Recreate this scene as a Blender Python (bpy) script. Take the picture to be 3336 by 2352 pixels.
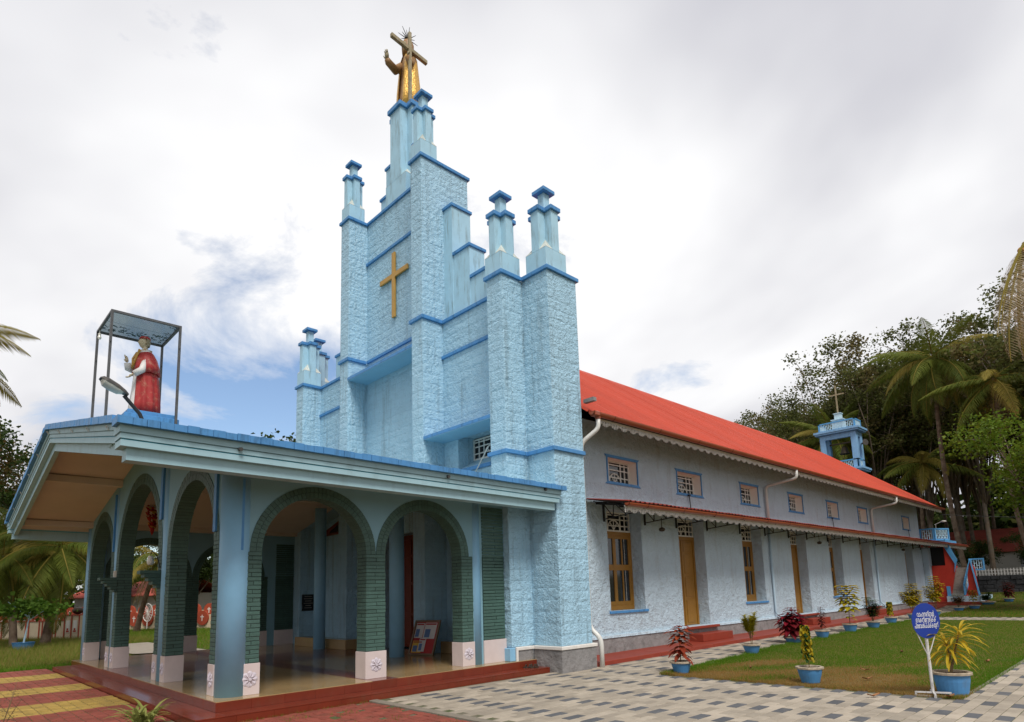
import bpy, bmesh, math, random
import numpy as np
from mathutils import Vector, Matrix, noise as mnoise
R = math.radians
random.seed(7)
for o in list(bpy.data.objects): bpy.data.objects.remove(o)
scn = bpy.context.scene
COL = scn.collection
# ---------------------------------------------------------------- camera
cd = bpy.data.cameras.new('camera'); cam = bpy.data.objects.new('camera', cd); COL.objects.link(cam); scn.camera = cam
YAW, PITCH, ROLL = 0.80395, 0.146561, -0.0310816
CAMP = Vector((17.513, -10.714, 1.92))
fw = Vector((-math.sin(YAW)*math.cos(PITCH), math.cos(YAW)*math.cos(PITCH), math.sin(PITCH)))
rt = Vector((math.cos(YAW), math.sin(YAW), 0)); up = rt.cross(fw)
r2 = rt*math.cos(ROLL)+up*math.sin(ROLL); u2 = up*math.cos(ROLL)-rt*math.sin(ROLL)
cam.matrix_world = Matrix(((r2.x, u2.x, -fw.x, CAMP.x), (r2.y, u2.y, -fw.y, CAMP.y), (r2.z, u2.z, -fw.z, CAMP.z), (0, 0, 0, 1)))
cd.sensor_fit = 'HORIZONTAL'; cd.sensor_width = 36.0; cd.lens = 22.048
cd.shift_x = -9.196/3336; cd.shift_y = 454.99/3336
cd.clip_start = 0.1; cd.clip_end = 3000
# ---------------------------------------------------------------- sky and sun
SUN_EL, SUN_AZ = R(54), R(116)      # azimuth clockwise from +Y: the light comes from the right of the church
w = bpy.data.worlds.new('World'); scn.world = w; w.use_nodes = True
nt = w.node_tree; N = nt.nodes; LK = nt.links
for n in list(N): N.remove(n)
def wn(t, **kw):
    n = N.new(t)
    for k, v in kw.items(): setattr(n, k, v)
    return n
def wmath(op, a, b=None, c=None):
    n = wn('ShaderNodeMath', operation=op)
    for i, q in enumerate((a, b, c)):
        if q is None: continue
        if isinstance(q, (int, float)): n.inputs[i].default_value = q
        else: LK.new(q, n.inputs[i])
    return n.outputs[0]
out = wn('ShaderNodeOutputWorld'); bg = wn('ShaderNodeBackground'); LK.new(bg.outputs[0], out.inputs[0])
sky = wn('ShaderNodeTexSky'); sky.sky_type = 'NISHITA'; sky.sun_disc = False
sky.sun_elevation = SUN_EL; sky.sun_rotation = SUN_AZ; sky.air_density = 1.0; sky.dust_density = 1.2; sky.ozone_density = 1.5
SKY_STRENGTH = 0.14
tc = wn('ShaderNodeTexCoord'); sep = wn('ShaderNodeSeparateXYZ'); LK.new(tc.outputs['Generated'], sep.inputs[0])
zc = wmath('ADD', wmath('MAXIMUM', sep.outputs[2], 0.0), 0.33)
comb = wn('ShaderNodeCombineXYZ'); LK.new(wmath('DIVIDE', sep.outputs[0], zc), comb.inputs[0]); LK.new(wmath('DIVIDE', sep.outputs[1], zc), comb.inputs[1])
def noise_w(scale, detail, rough, off, dist=0.0):
    m = wn('ShaderNodeMapping'); m.inputs['Location'].default_value = off; LK.new(comb.outputs[0], m.inputs[0])
    n = wn('ShaderNodeTexNoise'); n.inputs['Scale'].default_value = scale; n.inputs['Detail'].default_value = detail; n.inputs['Roughness'].default_value = rough; n.inputs['Distortion'].default_value = dist
    LK.new(m.outputs[0], n.inputs[0]); return n.outputs[0]
def ramp_w(fac, stops):
    r = wn('ShaderNodeValToRGB'); LK.new(fac, r.inputs[0]); el = r.color_ramp.elements
    while len(el) < len(stops): el.new(0.5)
    for e, (p, c) in zip(el, stops): e.position = p; e.color = (c[0], c[1], c[2], 1)
    return r.outputs[0]
big = noise_w(0.55, 3, 0.5, (3.6, 1.25, 0), 0.3)
fine = noise_w(3.0, 10, 0.60, (7.3, 4.4, 0), 0.35)
cover = wmath('ADD', wmath('MULTIPLY', big, 0.42), wmath('MULTIPLY', fine, 0.58))
# a clearing in the clouds low down over the left part of the view (and one opposite it)
dv = wn('ShaderNodeVectorMath', operation='DOT_PRODUCT'); LK.new(tc.outputs['Generated'], dv.inputs[0]); dv.inputs[1].default_value = Vector((-0.93, 0.33, 0.165)).normalized()
gap = wn('ShaderNodeMapRange'); gap.interpolation_type = 'SMOOTHSTEP'; LK.new(dv.outputs['Value'], gap.inputs[0])
gap.inputs[1].default_value = 0.935; gap.inputs[2].default_value = 0.995; gap.inputs[3].default_value = 0.0; gap.inputs[4].default_value = 0.175
cover = wmath('SUBTRACT', cover, gap.outputs[0])
cfac = ramp_w(cover, [(0.30, (0, 0, 0)), (0.41, (1, 1, 1))])
shade = noise_w(0.8, 5, 0.5, (1.3, 9.2, 0), 0.2)
ccol = ramp_w(shade, [(0.37, (0.42, 0.42, 0.475)), (0.485, (0.58, 0.58, 0.615)), (0.62, (0.82, 0.82, 0.83))])
skm = wn('ShaderNodeMix', data_type='RGBA'); LK.new(cfac, skm.inputs['Factor'])
sks = wn('ShaderNodeVectorMath', operation='SCALE'); LK.new(sky.outputs[0], sks.inputs[0]); sks.inputs['Scale'].default_value = SKY_STRENGTH
LK.new(sks.outputs[0], skm.inputs['A']); LK.new(ccol, skm.inputs['B'])
LK.new(skm.outputs['Result'], bg.inputs[0]); bg.inputs[1].default_value = 1.0
sd = bpy.data.lights.new('sun', 'SUN'); sun = bpy.data.objects.new('sun', sd); COL.objects.link(sun)
sd.energy = 2.5; sd.angle = R(20); sd.color = (1.0, 0.96, 0.9)
sv = Vector((math.cos(SUN_EL)*math.sin(SUN_AZ), math.cos(SUN_EL)*math.cos(SUN_AZ), math.sin(SUN_EL)))
sun.rotation_euler = (-sv).to_track_quat('-Z', 'Y').to_euler(); sun.location = (30, 0, 60)
vs = scn.view_settings; vs.view_transform = 'Standard'; vs.look = 'None'; vs.exposure = 0.3; vs.gamma = 1.0; vs.use_curve_mapping = False
scn.render.engine = 'CYCLES'
try:
    scn.cycles.max_bounces = 8; scn.cycles.diffuse_bounces = 4; scn.cycles.transparent_max_bounces = 12
except Exception: pass
# ---------------------------------------------------------------- mesh helpers
WL = {}                                     # world location of every object that parents others
def link(o, parent=None):
    COL.objects.link(o)
    if parent is not None: o.parent = parent
    return o
def wloc(o): return WL.get(o.name, Vector((0, 0, 0))) if o is not None else Vector((0, 0, 0))
def tag(o, label=None, cat=None, group=None, kind=None):
    if label: o['label'] = label
    if cat: o['category'] = cat
    if group: o['group'] = group
    if kind: o['kind'] = kind
    return o
def thing(name, loc, label=None, cat=None, group=None):
    o = bpy.data.objects.new(name, None); o.empty_display_size = 0.2; COL.objects.link(o); o.location = loc
    WL[o.name] = Vector(loc); return tag(o, label, cat, group)
class MB:
    def __init__(s): s.v = []; s.f = []; s.mi = []
    def add(s, vs, fs, mi=0):
        b = len(s.v); s.v.extend([tuple(p) for p in vs]); s.f.extend([tuple(b+i for i in q) for q in fs]); s.mi.extend([mi]*len(fs)); return s
    def box(s, x0, x1, y0, y1, z0, z1, mi=0):
        v = [(x0,y0,z0),(x1,y0,z0),(x1,y1,z0),(x0,y1,z0),(x0,y0,z1),(x1,y0,z1),(x1,y1,z1),(x0,y1,z1)]
        return s.add(v, [(0,3,2,1),(4,5,6,7),(0,1,5,4),(1,2,6,5),(2,3,7,6),(3,0,4,7)], mi)
    def hexa(s, v, mi=0): return s.add(v, [(0,3,2,1),(4,5,6,7),(0,1,5,4),(1,2,6,5),(2,3,7,6),(3,0,4,7)], mi)
    def quad(s, a, b, c, d, mi=0): return s.add([a,b,c,d], [(0,1,2,3)], mi)
    def prism(s, poly, axis, a0, a1, mi=0):
        n = len(poly)
        def P(p, a): return {'x': (a,p[0],p[1]), 'y': (p[0],a,p[1]), 'z': (p[0],p[1],a)}[axis]
        v = [P(p, a0) for p in poly]+[P(p, a1) for p in poly]
        f = [tuple(range(n))[::-1], tuple(range(n, 2*n))]+[(i, (i+1) % n, n+(i+1) % n, n+i) for i in range(n)]
        return s.add(v, f, mi)
    def tube(s, pts, rs, n=8, mi=0, cap=True):
        pts = [Vector(p) for p in pts]
        if not isinstance(rs, (list, tuple)): rs = [rs]*len(pts)
        v = []; f = []; ref = None
        for i, p in enumerate(pts):
            d = (pts[min(i+1, len(pts)-1)]-pts[max(i-1, 0)]).normalized()
            if ref is None: ref = d.orthogonal().normalized()
            ref = (ref-d*ref.dot(d)).normalized(); b2 = d.cross(ref)
            for k in range(n):
                a = 2*math.pi*k/n; v.append(p+(ref*math.cos(a)+b2*math.sin(a))*rs[i])
        for i in range(len(pts)-1):
            for k in range(n): f.append((i*n+k, i*n+(k+1) % n, (i+1)*n+(k+1) % n, (i+1)*n+k))
        if cap: f.append(tuple(range(n))[::-1]); f.append(tuple((len(pts)-1)*n+k for k in range(n)))
        return s.add(v, f, mi)
    def lathe(s, c, prof, n=16, mi=0, sx=1.0, sy=1.0, ph=0.0):
        v = []; f = []
        for r, z in prof:
            for k in range(n):
                a = 2*math.pi*k/n+ph; v.append((c[0]+r*math.cos(a)*sx, c[1]+r*math.sin(a)*sy, c[2]+z))
        m = len(prof)
        for i in range(m-1):
            for k in range(n): f.append((i*n+k, i*n+(k+1) % n, (i+1)*n+(k+1) % n, (i+1)*n+k))
        if prof[0][0] > 1e-4: f.append(tuple(range(n))[::-1])
        if prof[-1][0] > 1e-4: f.append(tuple((m-1)*n+k for k in range(n)))
        return s.add(v, f, mi)
    def loft(s, secs, n=24, mi=0):
        """secs: (cx, cy, z, rx, ry, fold amplitude, fold count, phase)"""
        v = []; f = []
        for (cx, cy, z, rx, ry, fa, fc, ph) in secs:
            for k in range(n):
                a = 2*math.pi*k/n; q = 1+fa*math.sin(fc*a+ph)+0.5*fa*math.sin((fc*2+1)*a+1.7*ph)
                v.append((cx+rx*q*math.cos(a), cy+ry*q*math.sin(a), z))
        m = len(secs)
        for i in range(m-1):
            for k in range(n): f.append((i*n+k, i*n+(k+1) % n, (i+1)*n+(k+1) % n, (i+1)*n+k))
        f.append(tuple(range(n))[::-1]); f.append(tuple((m-1)*n+k for k in range(n)))
        return s.add(v, f, mi)
    def ball(s, c, r, n=12, m=8, mi=0, sx=1, sy=1, sz=1):
        return s.lathe(c, [(max(1e-5, r*math.sin(math.pi*i/m)), -r*sz*math.cos(math.pi*i/m)) for i in range(m+1)], n, mi, sx, sy)
    def build(s, name, mats, parent=None, smooth=False, bevel=0.0, seg=1, origin=None):
        me = bpy.data.meshes.new(name); off = wloc(parent) if parent is not None else Vector(origin or (0, 0, 0))
        a = np.array(s.v, dtype=float)-np.array(off) if s.v else np.zeros((0, 3))
        me.from_pydata(a.tolist(), [], s.f)
        if not isinstance(mats, (list, tuple)): mats = [mats]
        for m in mats: me.materials.append(m)
        if len(mats) > 1: me.polygons.foreach_set('material_index', s.mi)
        if smooth: me.polygons.foreach_set('use_smooth', [True]*len(me.polygons))
        me.update()
        o = bpy.data.objects.new(name, me); link(o, parent)
        if parent is None: o.location = off
        WL[o.name] = Vector(off)
        if bevel > 0:
            b = o.modifiers.new('bevel', 'BEVEL'); b.width = bevel; b.segments = seg; b.limit_method = 'ANGLE'; b.angle_limit = R(40)
        return o
def fast_mesh(name, V, F, mat, parent=None, matidx=None, mats=None):
    """V (n,3) array, F (m,k) array of equal-size faces"""
    off = np.array(wloc(parent)) if parent is not None else np.zeros(3)
    me = bpy.data.meshes.new(name); V = np.asarray(V, dtype=np.float32)-off.astype(np.float32); F = np.asarray(F, dtype=np.int32)
    me.vertices.add(len(V)); me.vertices.foreach_set('co', V.ravel())
    k = F.shape[1]; me.loops.add(F.size); me.loops.foreach_set('vertex_index', F.ravel())
    me.polygons.add(len(F)); me.polygons.foreach_set('loop_start', np.arange(0, F.size, k, dtype=np.int32)); me.polygons.foreach_set('loop_total', np.full(len(F), k, dtype=np.int32))
    for m in (mats or [mat]): me.materials.append(m)
    if matidx is not None: me.polygons.foreach_set('material_index', np.asarray(matidx, dtype=np.int32))
    me.polygons.foreach_set('use_smooth', np.zeros(len(F), dtype=bool)); me.update(calc_edges=True); me.validate()
    o = bpy.data.objects.new(name, me); link(o, parent); WL[o.name] = Vector(off); return o
def copy_tree(o, parent=None, loc=None, rz=None, sc=None):
    c = o.copy(); COL.objects.link(c)
    if parent is not None: c.parent = parent
    if loc is not None: c.location = loc; WL[c.name] = Vector(loc)
    if rz is not None: c.rotation_euler = (0, 0, rz)
    if sc is not None: c.scale = (sc, sc, sc)
    for ch in list(o.children): copy_tree(ch, c)
    return c
def pieces(name, stuff, items, mats, parent, limit=300):
    """items: (verts, faces, material index). The `limit` that show largest (nearest to the viewer) become objects, the rest one joined part."""
    def key(it):
        a = np.mean(np.array(it[0]), axis=0); return (Vector(a)-CAMP).length
    items = sorted(items, key=key)
    for v, f, mi in items[:limit]:
        m = MB(); m.add(v, f); m.build(name, mats[mi], parent)
    if items[limit:]:
        m = MB()
        for v, f, mi in items[limit:]: m.add(v, f, mi)
        tag(m.build(stuff, mats, parent), kind='stuff')
def gz(y):
    """the ground rises gently along the nave and more behind it"""
    if y < 2: return 0.0
    z = 0.0042*(min(y, 34)-2)
    if y > 34:
        t = min(1, (y-34)/13.0); z += 0.72*t*t*(3-2*t)
    if y > 50: z += min(0.06*(y-50), 6.0)
    return z
BOXF = [(0,3,2,1),(4,5,6,7),(0,1,5,4),(1,2,6,5),(2,3,7,6),(3,0,4,7)]
def block(x0, x1, y0, y1, z0, z1, ch=0.006, j=0.0):
    """a brick or paver: a box with every long edge chamfered (24 vertices)"""
    c = (x0+x1)/2, (y0+y1)/2, (z0+z1)/2; h = (x1-x0)/2, (y1-y0)/2, (z1-z0)/2
    v = []; idx = {}
    for sx in (-1, 1):
        for sy in (-1, 1):
            for sz in (-1, 1):
                for ax in range(3):
                    d = [h[0]-ch, h[1]-ch, h[2]-ch]; d[ax] = h[ax]
                    idx[(sx, sy, sz, ax)] = len(v)
                    v.append((c[0]+sx*d[0], c[1]+sy*d[1], c[2]+sz*d[2]))
    f = []
    def q(*k): f.append(tuple(idx[i] for i in k))
    for s in (-1, 1):
        a = [(s,-1,-1,0),(s,1,-1,0),(s,1,1,0),(s,-1,1,0)]; q(*(a if s > 0 else a[::-1]))
        a = [(-1,s,-1,1),(-1,s,1,1),(1,s,1,1),(1,s,-1,1)]; q(*(a if s > 0 else a[::-1]))
        a = [(-1,-1,s,2),(1,-1,s,2),(1,1,s,2),(-1,1,s,2)]; q(*(a if s > 0 else a[::-1]))
    for s1 in (-1, 1):
        for s2 in (-1, 1):
            q((s1,s2,-1,0),(s1,s2,1,0),(s1,s2,1,1),(s1,s2,-1,1)); q((s1,-1,s2,0),(s1,1,s2,0),(s1,1,s2,2),(s1,-1,s2,2)); q((-1,s1,s2,1),(1,s1,s2,1),(1,s1,s2,2),(-1,s1,s2,2))
            for s3 in (-1, 1): q((s1,s2,s3,0),(s1,s2,s3,1),(s1,s2,s3,2))
    if j: v = [(p[0]+random.uniform(-j, j), p[1]+random.uniform(-j, j), p[2]+random.uniform(-j, j)) for p in v]
    return v, f
# ---------------------------------------------------------------- materials
def mat(name, col, rough=0.7, var=0.12, vscale=3.0, bump=0.0, bscale=20.0, bdist=0.02, metal=0.0, dirt=None, dscale=(2.0, 2.0, 0.35), damt=0.4, isl=0.0, spec=0.35, bump2=None, trans=0.0, hue=None, coat=0.0):
    m = bpy.data.materials.new(name); m.use_nodes = True; t = m.node_tree; n = t.nodes; L = t.links
    b = n['Principled BSDF']; b.inputs['Roughness'].default_value = rough; b.inputs['Metallic'].default_value = metal
    b.inputs['Specular IOR Level'].default_value = spec; b.inputs['Coat Weight'].default_value = coat
    geo = n.new('ShaderNodeNewGeometry')
    def noise(scale, detail=4, rgh=0.55, vec=None):
        q = n.new('ShaderNodeTexNoise'); q.inputs['Scale'].default_value = scale; q.inputs['Detail'].default_value = detail; q.inputs['Roughness'].default_value = rgh
        L.new(vec or geo.outputs['Position'], q.inputs['Vector']); return q.outputs[0]
    def rng(src, a, c, lo, hi):
        q = n.new('ShaderNodeMapRange'); L.new(src, q.inputs[0])
        for i, vv in enumerate((a, c, lo, hi)): q.inputs[1+i].default_value = vv
        return q.outputs[0]
    val = rng(noise(vscale, 6, 0.6), 0.25, 0.75, 1-var, 1+var)
    if isl > 0:
        mm = n.new('ShaderNodeMath'); mm.operation = 'MULTIPLY'
        L.new(val, mm.inputs[0])
        oi = n.new('ShaderNodeObjectInfo'); ad = n.new('ShaderNodeMath'); ad.operation = 'ADD'; L.new(geo.outputs['Random Per Island'], ad.inputs[0]); L.new(oi.outputs['Random'], ad.inputs[1])
        fr = n.new('ShaderNodeMath'); fr.operation = 'FRACT'; L.new(ad.outputs[0], fr.inputs[0])
        L.new(rng(fr.outputs[0], 0, 1, 1-isl, 1+isl), mm.inputs[1]); val = mm.outputs[0]
    sc = n.new('ShaderNodeVectorMath'); sc.operation = 'SCALE'; sc.inputs[0].default_value = col; L.new(val, sc.inputs['Scale'])
    cur = sc.outputs[0]
    if hue is not None:
        mx = n.new('ShaderNodeMix'); mx.data_type = 'RGBA'; L.new(rng(noise(vscale*0.6, 3), 0.4, 0.62, 0, 1), mx.inputs['Factor'])
        s2 = n.new('ShaderNodeVectorMath'); s2.operation = 'SCALE'; s2.inputs[0].default_value = hue; L.new(val, s2.inputs['Scale'])
        L.new(cur, mx.inputs['A']); L.new(s2.outputs[0], mx.inputs['B']); cur = mx.outputs['Result']
    if dirt is not None:
        mp = n.new('ShaderNodeMapping'); mp.inputs['Scale'].default_value = dscale; L.new(geo.outputs['Position'], mp.inputs[0])
        d1 = rng(noise(2.2, 7, 0.68, mp.outputs[0]), 0.52, 0.72, 0, damt)
        mx = n.new('ShaderNodeMix'); mx.data_type = 'RGBA'; L.new(d1, mx.inputs['Factor']); L.new(cur, mx.inputs['A']); mx.inputs['B'].default_value = (*dirt, 1); cur = mx.outputs['Result']
    L.new(cur, b.inputs['Base Color'])
    nrm = None
    if bump > 0:
        bp = n.new('ShaderNodeBump'); bp.inputs['Strength'].default_value = bump; bp.inputs['Distance'].default_value = bdist; L.new(noise(bscale, 6, 0.6), bp.inputs['Height']); nrm = bp
    if bump2:
        b2 = n.new('ShaderNodeBump'); b2.inputs['Strength'].default_value = bump2[0]; b2.inputs['Distance'].default_value = bump2[2]; L.new(noise(bump2[1], 3, 0.5), b2.inputs['Height'])
        if nrm: L.new(nrm.outputs[0], b2.inputs['Normal'])
        nrm = b2
    if nrm: L.new(nrm.outputs[0], b.inputs['Normal'])
    if trans > 0:
        tr = n.new('ShaderNodeBsdfTranslucent'); L.new(cur, tr.inputs[0]); ms = n.new('ShaderNodeMixShader'); ms.inputs[0].default_value = trans
        L.new(b.outputs[0], ms.inputs[1]); L.new(tr.outputs[0], ms.inputs[2]); L.new(ms.outputs[0], n['Material Output'].inputs[0])
    return m
def leafmat(name, col, col2, trans=0.3, rough=0.45, spread=1.0, jit=0.25):
    """foliage: every leaf its own shade between two colours"""
    m = bpy.data.materials.new(name); m.use_nodes = True; t = m.node_tree; n = t.nodes; L = t.links
    b = n['Principled BSDF']; b.inputs['Roughness'].default_value = rough; b.inputs['Specular IOR Level'].default_value = 0.12
    g = n.new('ShaderNodeNewGeometry'); oi = n.new('ShaderNodeObjectInfo')
    q = n.new('ShaderNodeTexNoise'); q.inputs['Scale'].default_value = 0.9*spread; q.inputs['Detail'].default_value = 3; L.new(g.outputs['Position'], q.inputs['Vector'])
    a = n.new('ShaderNodeMath'); a.operation = 'MULTIPLY_ADD'; L.new(g.outputs['Random Per Island'], a.inputs[0]); a.inputs[1].default_value = 0.55
    s = n.new('ShaderNodeMath'); s.operation = 'MULTIPLY_ADD'; L.new(q.outputs[0], s.inputs[0]); s.inputs[1].default_value = 0.9; s.inputs[2].default_value = -0.22
    L.new(s.outputs[0], a.inputs[2]); a.use_clamp = True
    mx = n.new('ShaderNodeMix'); mx.data_type = 'RGBA'; L.new(a.outputs[0], mx.inputs['Factor']); mx.inputs['A'].default_value = (*col, 1); mx.inputs['B'].default_value = (*col2, 1)
    L.new(mx.outputs['Result'], b.inputs['Base Color'])
    tr = n.new('ShaderNodeBsdfTranslucent'); L.new(mx.outputs['Result'], tr.inputs[0]); ms = n.new('ShaderNodeMixShader'); ms.inputs[0].default_value = trans
    L.new(b.outputs[0], ms.inputs[1]); L.new(tr.outputs[0], ms.inputs[2]); L.new(ms.outputs[0], n['Material Output'].inputs[0]); return m
def glass(name, col, rough=0.05, alpha=0.5):
    m = bpy.data.materials.new(name); m.use_nodes = True; t = m.node_tree; n = t.nodes; L = t.links
    b = n['Principled BSDF']; b.inputs['Base Color'].default_value = (*col, 1); b.inputs['Roughness'].default_value = rough
    tr = n.new('ShaderNodeBsdfTransparent'); tr.inputs[0].default_value = (0.75, 0.82, 0.85, 1); ms = n.new('ShaderNodeMixShader'); ms.inputs[0].default_value = alpha
    L.new(tr.outputs[0], ms.inputs[1]); L.new(b.outputs[0], ms.inputs[2]); L.new(ms.outputs[0], n['Material Output'].inputs[0]); return m
GRIME = (0.05, 0.055, 0.045)
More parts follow.
